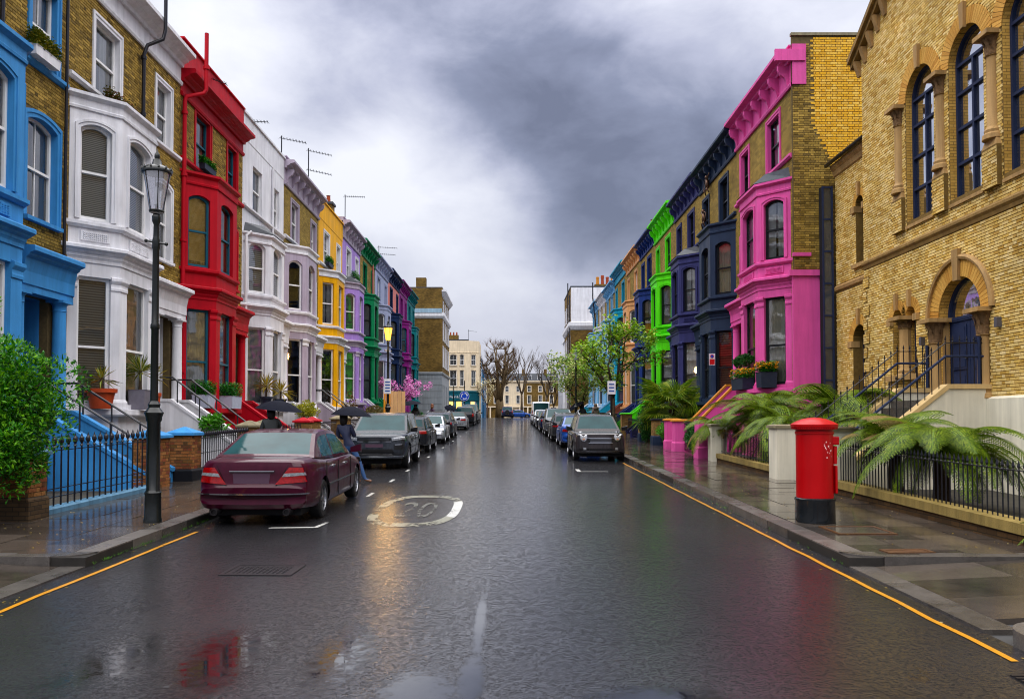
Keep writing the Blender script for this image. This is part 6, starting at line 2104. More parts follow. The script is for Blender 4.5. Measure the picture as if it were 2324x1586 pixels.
shrub_box("window_box", "brown green plants along the white bay roof below the upper window", HOUSES["white_bay_house"]['root'].location.x + .35, 19.54 + 2.1, HOUSES["white_bay_house"]['g'] + 9.82, .12, .7, .1, BLKP, leaf_mat("heath_leaf", lin(50, 60, 16), lin(96, 90, 24), lin(130, 70, 60)), 8, .32)
shrub_box("window_box", "green plants in a dark box at the red house upper window", HOUSES["red_house"]['root'].location.x + .2, 26.33 + 2.0, HOUSES["red_house"]['g'] + 10.25, .1, .55, .18, BLKP, BOXL, 9, .2)
shrub_box("window_box", "trailing green plant at the yellow house upper window", HOUSES["yellow_house"]['root'].location.x + .2, 45.7 + 2.0, HOUSES["yellow_house"]['g'] + 10.2, .12, .6, .2, BLKP, BOXL, 10, .3)
shrub_box("window_box", "leafy plants along the lilac house bay roof", HOUSES["lilac_house"]['root'].location.x + .5, 52.3 + 2.0, HOUSES["lilac_house"]['g'] + 10.0, .15, .9, .15, BLKP, BOXL, 11, .4)

# ================================================================== STREET FURNITURE
LAMPK = plain("lamp_black_paint", (.006, .008, .008), .25, .0, var=.3, scale=25, spec=.35)
def lamp_post(label, x, y, s=1.0, lit=False, sign=False, far=False):
    z = gz(y) + PAVE_H
    root = empty("street_lamp", (x, y, z)); tag(root, label, "street lamp", "lantern street lamps")
    h = 5.0 * s
    m = MB()
    m.lathe([(.135, 0), (.135, .05), (.125, .07), (.12, .42), (.13, .46), (.1, .5), (.098, 1.55), (.115, 1.58), (.12, 1.63), (.145, 1.70), (.085, 1.78), (.092, 1.83), (.062, 1.88)], 0, 0, 20)
    m.build("base", LAMPK, root, smooth='auto')
    m = MB()
    m.lathe([(.06, 1.86), (.056, 3.0), (.068, 3.02), (.068, 3.07), (.054, 3.1), (.048, h - .75), (.058, h - .72), (.058, h - .6), (.044, h - .55), (.04, h - .35), (.062, h - .3), (.066, h - .22), (.046, h - .18)], 0, 0, 16)
    m.build("shaft", LAMPK, root, smooth='auto')
    m = MB(); m.tube([(-.16, 0, h - .6), (.16, 0, h - .66)], .016, 8)
    for e in (-.16, .16): m.lathe([(.0, -.03), (.024, -.02), (.028, 0), (.024, .02), (0, .03)], e, 0, 8, h - .63 - e * .18)
    m.build("ladder_bar", LAMPK, root)
    la = empty("lantern", (0, 0, 0), 0, root)
    b, t = h - .16, h + .46
    m = MB(); m.lathe([(.03, b), (.105, b), (.115, b + .025), (.105, b + .04), (.03, b + .04)], 0, 0, 24); m.build("gallery", LAMPK, la)
    n = 6
    m = MB()
    for k in range(n):
        a = k * 2 * pi / n; m.tube([(cos(a) * .105, sin(a) * .105, b + .03), (cos(a) * .205, sin(a) * .205, t)], .007, 5)
    m.build("glazing_bar", LAMPK, la)["kind"] = "stuff"
    m = MB(); m.loft([[(cos(2 * pi * k / 24) * .103, sin(2 * pi * k / 24) * .103, b + .05) for k in range(24)], [(cos(2 * pi * k / 24) * .202, sin(2 * pi * k / 24) * .202, t) for k in range(24)]], cap0=False, cap1=False)
    if lit:
        m.build("glass", plain("lit_lantern_glass", (.9, .45, .1), .3, emit=(1.0, .42, .05), estr=.5), la, smooth=True)
        MB().lathe([(.0, -.1), (.06, -.06), (.08, 0), (.06, .1), (0, .14)], 0, 0, 12, t - .2).build("flame", plain("lantern_flame", (1, .8, .4), .5, emit=(1.0, .7, .25), estr=9), la)
        ld = bpy.data.lights.new("lantern_light", 'POINT'); ld.energy = 40; ld.color = (1.0, .55, .16); ld.shadow_soft_size = .3
        lo = bpy.data.objects.new("lantern_light", ld); lo.location = (0, 0, h - .35); link(lo, la)
    else:
        gm, nn, ll, bb = nt("lantern_glass"); 
        if "lantern_glass" in MATS: gm = MATS["lantern_glass"]
        else:
            nn.remove(bb); tr = nn.new("ShaderNodeBsdfTransparent"); tr.inputs[0].default_value = (.8, .82, .9, 1)
            gl = nn.new("ShaderNodeBsdfGlossy"); gl.inputs["Roughness"].default_value = .08; df = nn.new("ShaderNodeBsdfDiffuse"); df.inputs[0].default_value = (.75, .77, .85, 1)
            m1 = nn.new("ShaderNodeMixShader"); m1.inputs[0].default_value = .45; ll.new(gl.outputs[0], m1.inputs[1]); ll.new(df.outputs[0], m1.inputs[2])
            m2 = nn.new("ShaderNodeMixShader"); m2.inputs[0].default_value = .42; ll.new(tr.outputs[0], m2.inputs[1]); ll.new(m1.outputs[0], m2.inputs[2])
            ll.new(m2.outputs[0], nn["Material Output"].inputs[0]); MATS["lantern_glass"] = gm
        m.build("glass", gm, la, smooth=True)
        MB().lathe([(.0, 0), (.04, .02), (.045, .2), (.03, .3), (0, .32)], 0, 0, 10, b + .1).build("bulb", plain("lamp_mantle", (.7, .7, .68), .4), la)
    m = MB(); m.lathe([(.205, t - .01), (.225, t), (.228, t + .03), (.21, t + .06), (.16, t + .1), (.09, t + .12), (.08, t + .13), (.055, t + .22), (.035, t + .23), (.042, t + .26), (.038, t + .3), (.012, t + .35), (.004, t + .39)], 0, 0, 24)
    m.build("cap", LAMPK, la, smooth='auto')
    m = MB()
    for k in range(12):
        a = k * 2 * pi / 12
        m.lathe([(.0, 0), (.02, .02), (.015, .04), (.0, .07)], cos(a) * .222, sin(a) * .222, 6, t + .03)
    m.build("crown_ornament", LAMPK, la)["kind"] = "stuff"
    if sign:
        m = MB().box(-.16, .16, -.12, -.1, 2.35, 3.05); m.build("sign_plate", WHITEP, root)
        for k in range(4): MB().box(-.11, .11, -.125, -.119, 2.45 + k * .14, 2.51 + k * .14).build("sign_text", plain("sign_blue", (.03, .08, .3), .5), root)
    return root
lamp_post("tall black lantern lamp post unlit on the kerb before the white bay house", -5.54, 12.43)
lamp_post("lit lantern street lamp glowing orange beside the pink magnolia", -5.72, 37.6, lit=True, sign=True)
lamp_post("black lantern street lamp beside the two green street trees", 4.55, 54.0)
lamp_post("far black lantern street lamp in front of the cream shop", -6.6, 95.0)
lamp_post("small distant lantern lamp beyond the crossing on the van side", 15.0, 140.0)

def pillar_box():
    x, y = 4.79, 12.5
    z = gz(y) + PAVE_H
    root = empty("post_box", (x, y, z)); tag(root, "red cast iron pillar post box with black base on the wet pavement", "post box")
    RED = paint("post_box_red", lin(172, 0, 6), .34, .2, .06, .2)
    BLK = plain("post_box_black", (.008, .01, .012), .25, var=.3, coat=.5)
    MB().lathe([(.30, 0), (.30, .02), (.295, .32), (.305, .34), (.305, .365), (.285, .38)], 0, 0, 40).build("base", BLK, root, smooth='auto')
    m = MB(); m.lathe([(.278, .375), (.278, 1.36), (.29, 1.37), (.29, 1.40), (.28, 1.41), (.28, 1.44)], 0, 0, 40); b = m.build("body", RED, root, smooth='auto')
    m = MB(); m.lathe([(.28, 1.43), (.335, 1.445), (.335, 1.465), (.35, 1.475), (.355, 1.515), (.34, 1.525), (.28, 1.56), (.18, 1.60), (.08, 1.62), (.0, 1.625)], 0, 0, 40); m.build("cap", RED, root, smooth='auto')
    m = MB()
    for k in range(60):
        a = k * 2 * pi / 60; c, s = cos(a), sin(a)
        m.box(-.006, .006, -.006, .006, 1.445, 1.47); 
        for i in range(8): 
            vx, vy, vz = m.v[-8 + i]; m.v[-8 + i] = (c * .337 + vx * c - vy * s, s * .337 + vx * s + vy * c, vz)
    m.build("dentil", RED, root)["kind"] = "stuff"
    m = MB().box(.2, .325, -.17, .17, 1.2, 1.33); m.build("aperture_hood", RED, root, bevel=.015)
    MB().box(.25, .30, -.14, .14, .9, 1.18).build("notice_frame", RED, root, bevel=.01)
    MB().box(.25, .286, -.19, .19, .45, .88).build("door", RED, root, bevel=.01)
    m = MB(); r = random.Random(3)
    for _ in range(16):
        a = -pi / 2 + r.uniform(.15, .75); zz = r.uniform(1.0, 1.25); s = r.uniform(.004, .014)
        p = lambda da, dz: (cos(a + da) * .2795, sin(a + da) * .2795, zz + dz)
        m.face(p(-s * 2, -s), p(s * 3, -s * .6), p(s * 2, s), p(-s * 3, s * .5))
    m.build("chipped_paint", plain("chip_white", (.75, .7, .7), .6), root)["kind"] = "stuff"
pillar_box()

def round_sign():
    root = empty("roundabout_sign", (-5.65, 101, gz(101) + PAVE_H)); tag(root, "round blue sign with white circling arrows on a pole before the cream shop", "road sign")
    MB().lathe([(.06, 0), (.06, 4.9)], 0, 0, 8).build("pole", LAMPK, root)
    SB = plain("sign_disc_blue", lin(14, 70, 190), .4)
    MB(lambda x, y, z: (x, -.08 - z, y + 2.95)).lathe([(.62, 0), (.62, .03)], 0, 0, 32).build("border", WHITEP, root)
    MB(lambda x, y, z: (x, -.08 - z, y + 2.95)).lathe([(.57, .031), (.57, .04)], 0, 0, 32).build("disc", SB, root)
    for k in range(3):
        m = MB(lambda x, y, z: (x, -.13 - z, y + 2.95)); a0 = k * 2 * pi / 3 + .35
        n = 8; sp = 1.15
        for i in range(n):
            t0, t1 = a0 + sp * i / n, a0 + sp * (i + 1) / n
            m.face((cos(t0) * .3, sin(t0) * .3, 0), (cos(t0) * .43, sin(t0) * .43, 0), (cos(t1) * .43, sin(t1) * .43, 0), (cos(t1) * .3, sin(t1) * .3, 0))
        t = a0
        m.face((cos(t) * .22, sin(t) * .22, 0), (cos(t) * .51, sin(t) * .51, 0), (cos(t - .5) * .37, sin(t - .5) * .37, 0))
        m.build("arrow", WHITEP, root)
round_sign()
def sign_post(label, x, y, h):
    r = empty("sign_post", (x, y, gz(y) + PAVE_H)); tag(r, label, "sign post")
    MB().lathe([(.05, 0), (.05, h)], 0, 0, 8).build("pole", LAMPK, r)
    MB().box(-.18, .18, -.09, -.065, h - .7, h - .1).build("plate", WHITEP, r)
    for k in range(3): MB().box(-.12, .12, -.095, -.089, h - .58 + k * .15, h - .52 + k * .15).build("plate_text", plain("sign_blue", (0, 0, 0)), r)
sign_post("black sign pole with white plate in front of the leafy street tree", 4.62, 35.9, 3.0)
ns = empty("no_stopping_sign", (8.75, 34.25, 4.35)); tag(ns, "small white and red notice fixed between the pink porch and red shutters", "sign")
MB().box(-.13, .13, -.02, 0, 0, .5).build("plate", WHITEP, ns)
MB().box(-.11, .11, -.026, -.021, .03, .26).build("red_panel", plain("sign_red", lin(190, 20, 24), .5), ns)
MB(lambda x, y, z: (x, -.022 - z, y + .38)).lathe([(.08, 0), (.08, .006)], 0, 0, 20).build("red_ring", MATS["sign_red"], ns)
MB(lambda x, y, z: (x, -.029 - z, y + .38)).lathe([(.055, 0), (.055, .005)], 0, 0, 20).build("blue_disc", plain("sign_disc_blue", (0, 0, 0)), ns)

# plank hoarding by the lit lamp
r = empty("plank_hoarding", (-6.1, 41.5, gz(41.5) + PAVE_H)); tag(r, "pale wooden plank box standing beside the lit street lamp", "hoarding")
WOOD = paint("raw_plank", lin(206, 168, 120), .6, .3, .2)
WOODY = paint("ochre_plank", lin(206, 140, 40), .6, .3, .2)
for k in range(4):
    MB().box(-.1 + k * .2, .09 + k * .2, 0, .04, 0, 2.55 - .02 * (k % 2)).build("plank", WOOD, r)
for k in range(3):
    MB().box(-.42 + k * .12, -.32 + k * .12, -.1 + .02 * k, -.06 + .02 * k, 0, 2.5 - .05 * k).build("plank", WOODY, r)

# drainpipes
def pipe(house, pts, mat, rad=.06, clips=()):
    H = HOUSES[house]
    m = MB(H['P']).tube(pts, rad, 10)
    for (u, v, w) in clips: m.lathe([(rad * 1.5, w - .05), (rad * 1.5, w + .05)], u, v, 10)
    m.build("drainpipe", mat, H['root'], smooth='auto')
pipe("red_house", [(.12, .12, 0), (.12, .12, 12.1), (.14, .16, 12.25), (.5, .6, 12.5), (.56, .66, 12.65), (.56, .66, 14.6)], REDP, .07, [(.12, .12, w) for w in (3, 5.6, 7.4, 9.6, 11.7)] + [(.56, .66, 13.4)])
pipe("white_bay_house", [(4.3, .12, 9.2), (3.95, .12, 10.1), (3.9, .12, 10.4), (3.9, .12, 12.4), (3.95, .2, 12.7), (4.2, .55, 13.0), (4.25, .6, 13.3), (4.25, .6, 14.6)], BLACKIRON, .055, [(3.9, .12, 10.6), (3.9, .12, 12.3)])
pipe("blue_house", [(6.5, .1, 0), (6.5, .1, 14.0)], BLACKIRON, .04)
pipe("blue_house", [(4.0, .1, 9.9), (4.0, .1, 14.0)], BLACKIRON, .05)
pipe("white_brick_house", [(.15, .15, 0), (.15, .15, 8.9), (.3, .3, 9.1)], WHITEP, .06)
pipe("white_brick_house", [(4.0, .08, 9.5), (4.0, .08, 12.9)], WHITEP, .06)
pipe("emerald_house", [(5.0, .1, 6), (5.0, .1, 12.8)], SALMON, .06)
pipe("light_blue_house", [(2.0, .12, 10), (2.0, .5, 13.8), (2.0, .5, 15.5)], BLACKIRON, .07)

# television aerials
def aerial(label, x, y, z, mast, booms):
    r = empty("tv_aerial", (x, y, z)); tag(r, label, "aerial", "aerials on the rooftops")
    MB().tube([(0, 0, 0), (0, 0, mast)], .03, 6).build("mast", BLACKIRON, r)
    for h, dx, dz, n in booms:
        m = MB(); dx *= .8; m.tube([(-.1, 0, h), (dx, 0, h + dz)], .016, 5)
        for k in range(n):
            f = .1 + .9 * k / (n - 1); m.tube([(dx * f, -.2, h + dz * f), (dx * f, .2, h + dz * f)], .009, 4)
            m.tube([(dx * f, 0, h + dz * f - .07), (dx * f, 0, h + dz * f + .07)], .009, 4)
        m.tube([(-.05, -.3, h - .15), (-.1, 0, h), (-.05, .3, h + .25)], .012, 4)
        m.build("boom", BLACKIRON, r)
aerial("slanting tv aerial over the red house parapet", -11.3, 29.0, 14.0, .9, [(.7, 1.1, -.35, 8)])
aerial("level tv aerial at the near end of the white brick house roof", -11.3, 33.8, 14.4, .5, [(.4, 1.2, -.05, 7)])
aerial("tv aerial on a short mast over the mauve house", -11.3, 39.2, 14.6, 1.5, [(1.4, 1.5, -.25, 8)])
aerial("double tv aerial on a tall mast over the mauve house", -11.3, 44.5, 14.4, 2.9, [(2.8, 1.6, -.3, 8), (1.7, 1.6, -.3, 8)])
aerial("tv aerial on a tall leaning mast over the lilac house", -11.5, 55.5, 15.2, 2.6, [(2.5, 1.7, -.05, 9)])
aerial("tv aerial over the grey blue house", -11.5, 70, 15.8, 1.6, [(1.5, 2.0, -.1, 8), (.9, 1.8, -.1, 8)])
aerial("small tv aerial over the pink house cornice", 10.3, 37.0, 14.2, 1.3, [(1.1, .7, .3, 6), (.8, .6, -.2, 5)])
aerial("tv aerial over the cream shop roof", -6.5, 128, 14.8, 1.8, [(1.7, 1.6, -.2, 6)])
# chimney stacks on party walls
for k, (s, y, lb) in enumerate(((-1, 52.2, "dark brick chimney stack between yellow and lilac houses"), (-1, 72.0, "brick chimney stack over the salmon house"), (1, 59.0, "brick chimney stack over the peach house"))):
    c = empty("chimney_stack", (s * (XW[s] + 1.6), y, gz(y) + 13.6)); tag(c, lb, "chimney")
    MB().box(-1.0, 1.0, -.4, .4, -.6, 1.5).build("stack", OLDB, c)
    MB().box(-1.08, 1.08, -.48, .48, 1.5, 1.65).build("cap", TERR, c)
    for q in range(4): MB().lathe([(.15, 1.65), (.12, 2.1), (.15, 2.15)], -.7 + q * .46, 0, 8).build("pot", col("terracotta_pot", 0, 0, 0), c)

# ================================================================== CARS
TYRE = plain("tyre_rubber", (.012, .012, .013), .6, var=.2, scale=30)
RIMM = plain("alloy_rim", (.26, .26, .28), .25, .9)
CHROME = plain("chrome_trim", (.38, .38, .40), .15, 1.0)
GBAR = plain("dark_chrome", (.14, .14, .15), .2, 1.0)
CARGL = plain("car_glass", (.012, .045, .05), .04, spec=.12, var=.5, scale=1.2)
UNDER = plain("car_underside", (.006, .006, .007), .8)
TAIL = plain("tail_lamp_red", (.24, .001, .002), .15, spec=.3, coat=.4, var=.5, scale=24)
LENS = plain("lamp_lens", (.26, .27, .29), .08, .3, coat=.6, var=.6, scale=25)
AMBER = plain("amber_lens", (.7, .22, .02), .1, coat=1.0)
PLATEM = plain("blank_plate", (.06, .03, .05), .4)
GRILLE = plain("grille_black", (.008, .008, .009), .35)
def car_paint(key, rgb, metal=.35, rough=.22):
    if key in MATS: return MATS[key]
    m, n, l, b = nt(key)
    b.inputs["Metallic"].default_value = metal
    b.inputs["Coat Weight"].default_value = .55; b.inputs["Coat Roughness"].default_value = .02; b.inputs["Coat IOR"].default_value = 1.4; b.inputs["Specular IOR Level"].default_value = .1
    pos = _pos(n, l)
    t = _noise(n, l, pos, 60, 2, .5); d = _noise(n, l, _pos(n, l, (6, 6, 1.2)), 2, 4, .6)
    l.new(_mul(n, l, tuple(rgb), _map(n, l, d, .3, .7, .8, 1.1)), b.inputs["Base Color"])
    l.new(_map(n, l, d, .3, .7, rough, rough + .15), b.inputs["Roughness"])
    v = n.new("ShaderNodeTexVoronoi"); v.inputs["Scale"].default_value = 55; l.new(pos, v.inputs["Vector"])
    bp = n.new("ShaderNodeBump"); bp.inputs["Strength"].default_value = .05; bp.inputs["Distance"].default_value = .003; bp.invert = True
    l.new(_map(n, l, v.outputs["Distance"], 0, .28, 0, 1), bp.inputs["Height"]); l.new(bp.outputs[0], b.inputs["Coat Normal"])
    MATS[key] = m
    return m

TPL = {
 'saloon': dict(body=[(-1, .285, .33), (-1.006, .24, .41), (-.998, .22, .43), (-.99, .2, .48), (-.986, .19, .62), (-.974, .18, .68), (-.94, .175, .71), (-.71, .15, .72), (-.4, .135, .68), (0, .135, .66), (.32, .135, .66), (.44, .135, .655), (.65, .135, .61), (.85, .15, .545), (.94, .165, .49), (.98, .19, .41), (1, .245, .34)],
                cabin=[(-.72, .71), (-.385, .965), (-.28, .988), (-.08, 1.0), (.08, .988), (.17, .962), (.49, .655)], sw=[(-.47, -.15), (-.11, .3)], wr=.70),
 'suv': dict(body=[(-1, .3, .36), (-1.0, .24, .5), (-.985, .22, .62), (-.96, .2, .66), (-.5, .19, .67), (.2, .19, .655), (.45, .19, .645), (.6, .19, .64), (.8, .19, .63), (.9, .19, .617), (.955, .19, .60), (.978, .19, .572), (.984, .19, .47), (.995, .2, .38), (1.0, .22, .31), (.99, .25, .27)],
                cabin=[(-.965, .66), (-.88, .93), (-.74, .985), (-.2, 1.0), (.05, .985), (.16, .955), (.52, .645)], sw=[(-.85, -.5), (-.46, -.08), (-.04, .33)], wr=.76),
 'hatch': dict(body=[(-1, .3, .36), (-1, .24, .5), (-.985, .22, .6), (-.95, .2, .645), (-.4, .16, .655), (.2, .16, .645), (.47, .16, .635), (.72, .16, .59), (.88, .18, .535), (.95, .2, .47), (.985, .23, .4), (1, .28, .33)],
                cabin=[(-.95, .65), (-.82, .9), (-.64, .965), (-.12, 1.0), (.08, .985), (.18, .95), (.55, .63)], sw=[(-.78, -.5), (-.46, -.08), (-.04, .36)], wr=.72),
 'mini': dict(body=[(-1, .3, .36), (-1, .24, .5), (-.985, .22, .6), (-.95, .2, .645), (-.4, .16, .655), (.2, .16, .645), (.5, .16, .635), (.7, .16, .62), (.84, .165, .607), (.925, .17, .595), (.965, .175, .572), (.980, .18, .50), (.986, .19, .43), (.995, .2, .34), (1, .22, .27)],
                cabin=[(-.95, .65), (-.84, .93), (-.68, .985), (-.12, 1.0), (.1, .985), (.2, .955), (.5, .635)], sw=[(-.78, -.5), (-.46, -.08), (-.04, .34)], wr=.68),
 'van': dict(body=[(-1, .2, .3), (-1, .18, .45), (-.99, .16, .5), (-.9, .15, .5), (.3, .15, .5), (.6, .15, .49), (.8, .15, .46), (.93, .16, .4), (.98, .18, .32), (1, .2, .27)],
                cabin=[(-.985, .5), (-.97, .95), (-.9, .99), (-.2, 1.0), (.25, .98), (.38, .94), (.7, .49)], sw=[(.1, .42)], wr=.88),
 'open': dict(body=[(-1, .32, .38), (-1.006, .26, .48), (-.99, .23, .6), (-.97, .2, .7), (-.92, .18, .735), (-.5, .15, .72), (0, .15, .70), (.32, .15, .69), (.44, .15, .68), (.65, .15, .63), (.85, .16, .56), (.95, .19, .48), (1, .26, .38)],
                cabin=[(-.6, .72), (-.36, .95), (-.25, .985), (-.08, 1.0), (.05, .985), (.13, .955), (.42, .68)], sw=[(-.34, -.1), (-.06, .26)], wr=.68),
}
def lerp(a, b, t): return tuple(x + (y - x) * t for x, y in zip(a, b))
def resample(st, step):
    out = [st[0]]
    for a, b in zip(st, st[1:]):
        n = max(1, int(math.hypot(b[0] - a[0], b[-1] - a[-1]) / step + .5))
        for k in range(1, n + 1): out.append(lerp(a, b, k / n))
    return out

def car(name, label, x, y, away, paint_m, kind, L, W, H, wheels=(-.56, .60), wr=.33, front='plain', rear='plain', detail=2, roof_rail=False, roof_mat=None, zoff=0.0, cat="car", group="cars parked along the kerb", side=None, shade=None):
    T = TPL[kind]; hl, hw = L / 2, W / 2
    z0 = gz(y) + .004 + zoff
    root = empty(name, (x, y, z0)); tag(root, label, cat, group)
    root.rotation_euler = (0, -ang if away else ang, pi / 2 if away else -pi / 2)
    if side is not None: root.rotation_euler = (0, 0, side)
    body = [(a * hl, b * H, c * H) for a, b, c in T['body']]
    st = resample(body, .085 if detail >= 2 else .16)
    wx = [w * hl for w in wheels]; ra = wr * 1.17
    def deform(p):
        px, py, pz = p
        t = max(0, min(1, (abs(px) - (hl - .95)) / .95)); sg = 1 if px > 0 else -1
        k = min(1.15, abs(py) / hw)
        py2 = py * (1 - .085 * t * t)
        px2 = px - sg * (.16 if kind != 'van' else .06) * k ** 3 * t
        return (px2, py2, pz)
    rows = [(0, 0), (.78, 0), (.93, .03), (.975, .10), (.995, .22), (1.0, .36), (1.0, .5), (.995, .64), (.985, .76), (.965, .86), (.93, .94), (.87, .985), (.7, 1.0), (.35, 1.0), (0, 1.0)]
    idx = {}; mb = MB()
    for i, (sx, zb, zt) in enumerate(st):
        h = zt - zb
        for sgn in (-1, 1):
            for j, (fy, fz) in enumerate(rows):
                if sgn < 0 and fy == 0: continue
                crown = .022 * (1 - fy * fy) if fz == 1.0 else 0
                p = [sx, sgn * fy * hw, zb + fz * h + crown]
                mv = False
                if 2 <= j <= 10:
                    for w in wx:
                        dx, dz = p[0] - w, p[2] - wr
                        d = math.hypot(dx, dz)
                        if dz < 0 and abs(dx) < ra: p[0] = w + math.copysign(ra, dx if dx else 1); mv = True
                        elif dz >= 0 and d < ra:
                            k = ra / max(d, 1e-4); p[0] = w + dx * k; p[2] = wr + dz * k; mv = True
                idx[(i, sgn * j if j else 0, )] = (len(mb.v), mv)
                if sgn < 0: idx[(i, -j)] = (len(mb.v), mv)
                else: idx[(i, j)] = (len(mb.v), mv)
                mb.v.append(deform(p))
        idx[(i, -0.5)] = idx[(i, 0)]
    nrow = len(rows) - 1
    def V(i, j):
        if j == -nrow: j = nrow          # top centre is shared
        return idx[(i, j)]
    for i in range(len(st) - 1):
        for j in list(range(-nrow, 0)) + list(range(0, nrow)):
            q = [V(i, j), V(i + 1, j), V(i + 1, j + 1), V(i, j + 1)]
            if all(m for _, m in q): continue
            mb.f.append(tuple(a for a, _ in q))
    for i in (0, len(st) - 1):
        mb.f.append(tuple(V(i, j)[0] for j in list(range(-nrow + 1, nrow + 1))))
    mb.build("body", paint_m, root, smooth='auto')
    MB().box(-hl + .25, hl - .25, -hw * .80, hw * .80, .16, H * .5).build("underbody", UNDER, root)
    # cabin
    cab = [(a * hl, b * H) for a, b in T['cabin']]
    cs = resample(cab, .11)
    def belt(px):
        for a, b in zip(body, body[1:]):
            if a[0] <= px <= b[0]: return a[2] + (b[2] - a[2]) * (px - a[0]) / max(1e-6, b[0] - a[0])
        return body[len(body) // 2][2]
    wb, wrf = hw * .905, hw * T['wr']
    fr = [0, .10, .86, 1.0]
    ring = []
    for sx, zr in cs:
        zb = belt(sx) - .015
        f = max(.02, min(1, (zr - zb) / (H * .985 - zb)))
        pts = []
        for q in fr:
            t = f * q
            bulge = .03 * sin(pi * q)
            pts.append((sx, wb + (wrf - wb) * t + bulge * f, zb + (max(zr, zb + .01) - .012 - zb) * q))
        ye = pts[-1][1]
        pts += [(sx, ye * .90, max(zr, zb + .012) + .004), (sx, ye * .45, max(zr, zb + .012) + .014), (sx, 0, max(zr, zb + .012) + .017)]
        ring.append([deform(p) for p in pts])
    i_roof0 = max(range(len(cs)), key=lambda k: -abs(cs[k][0] - cab[1][0])); i_roof1 = min(range(len(cs)), key=lambda k: abs(cs[k][0] - cab[-2][0]))
    parts = {}
    def put(key, pts):
        parts.setdefault(key, MB()).face(*pts)
    for i in range(len(cs) - 1):
        xm = (cs[i][0] + cs[i + 1][0]) / 2
        for sgn in (-1, 1):
            mir = lambda p: (p[0], sgn * p[1], p[2])
            for j in range(6):
                q = [mir(ring[i][j]), mir(ring[i + 1][j]), mir(ring[i + 1][j + 1]), mir(ring[i][j + 1])]
                key = ('body', 0)
                if j == 1:
                    for k, (a, b) in enumerate(T['sw']):
                        if a * hl < xm < b * hl: key = ('side', (k, sgn))
                elif j >= 4:
                    if i < i_roof0 and i >= 1: key = ('rear', 0)
                    elif i >= i_roof1 and i < len(cs) - 2: key = ('front', 0)
                put(key, q)
    for (k, s), m in parts.items():
        if k == 'body': o = m.build("cabin", roof_mat or paint_m, root, smooth='auto'); 
        else: m.build({'side': "side_window", 'rear': "rear_window", 'front': "windscreen"}[k], CARGL if shade is None else shade, root, smooth=True)
    # wheels
    tm = MB(lambda a, b, c: (a, c, b)); w2 = .11
    tm.lathe([(wr * .66, -w2), (wr * .9, -w2), (wr * .985, -w2 * .75), (wr, -w2 * .4), (wr, w2 * .4), (wr * .985, w2 * .75), (wr * .9, w2), (wr * .66, w2)], 0, 0, 28)
    tm.f = tm.f[:-2]
    tme = tm.mesh("tyre"); tme.materials.append(TYRE)
    rmb = MB(lambda a, b, c: (a, c, b))
    rmb.lathe([(wr * .68, -w2 * .8), (wr * .68, w2 * .92), (wr * .63, w2 * .95), (wr * .6, w2 * .5), (wr * .58, -w2 * .2), (.02, -w2 * .2)], 0, 0, 28)
    for k in range(5):
        a = 2 * pi * k / 5; c, s = cos(a), sin(a); n_ = (-s, c)
        qa, qb = wr * .10, wr * .085
        r0, r1 = wr * .06, wr * .62
        f0 = [(c * r0 + n_[0] * qa, s * r0 + n_[1] * qa), (c * r0 - n_[0] * qa, s * r0 - n_[1] * qa), (c * r1 - n_[0] * qb, s * r1 - n_[1] * qb), (c * r1 + n_[0] * qb, s * r1 + n_[1] * qb)]
        rmb.loft([[(p[0], p[1], w2 * .3) for p in f0], [(p[0] * .985, p[1] * .985, w2 * .82) for p in f0]])
    rmb.lathe([(wr * .15, w2 * .3), (wr * .15, w2 * .85), (wr * .1, w2 * .9)], 0, 0, 12)
    rme = rmb.mesh("rim"); rme.materials.append(RIMM)
    for w in wx:
        for sgn in (-1, 1):
            wh = empty("wheel", (w, sgn * (hw - .13), wr), 0, root)
            if sgn < 0: wh.rotation_euler = (0, 0, pi)
            inst("tyre", tme, wh); inst("rim", rme, wh)
    # surface patches on the ends
    def surf_x(z, end):
        pts = [(b[2], b[0]) for b in body if (b[0] < -hl * .8 if end < 0 else b[0] > hl * .55)]
        pts.sort()
        if z <= pts[0][0]: return pts[0][1]
        for (za, xa), (zb, xb) in zip(pts, pts[1:]):
            if za <= z <= zb: return xa + (xb - xa) * (z - za) / max(1e-6, zb - za)
        return pts[-1][1]
    def patch(pname, end, quad, mat, off=.012, nx=8, nz=3, mirror=False, parent=None):
        for sgn in ((1, -1) if mirror else (1,)):
            m = MB(); g_ = []
            for a in range(nx + 1):
                row = []
                for b in range(nz + 1):
                    p0 = lerp(quad[0], quad[1], a / nx); p1 = lerp(quad[3], quad[2], a / nx); p = lerp(p0, p1, b / nz)
                    row.append((p[0] * sgn * hw, p[1] * H))
                g_.append(row)
            def pt(yz, o):
                return deform((surf_x(yz[1], end) + end * o, yz[0], yz[1]))
            for a in range(nx):
                for b in range(nz):
                    m.face(pt(g_[a][b], off), pt(g_[a + 1][b], off), pt(g_[a + 1][b + 1], off), pt(g_[a][b + 1], off))
            edge = [g_[a][0] for a in range(nx + 1)] + [g_[nx][b] for b in range(1, nz + 1)] + [g_[a][nz] for a in range(nx - 1, -1, -1)] + [g_[0][b] for b in range(nz - 1, 0, -1)]
            for p, q in zip(edge, edge[1:] + edge[:1]): m.face(pt(p, off), pt(q, off), pt(q, -.03), pt(p, -.03))
            m.build(pname, mat, parent or root)
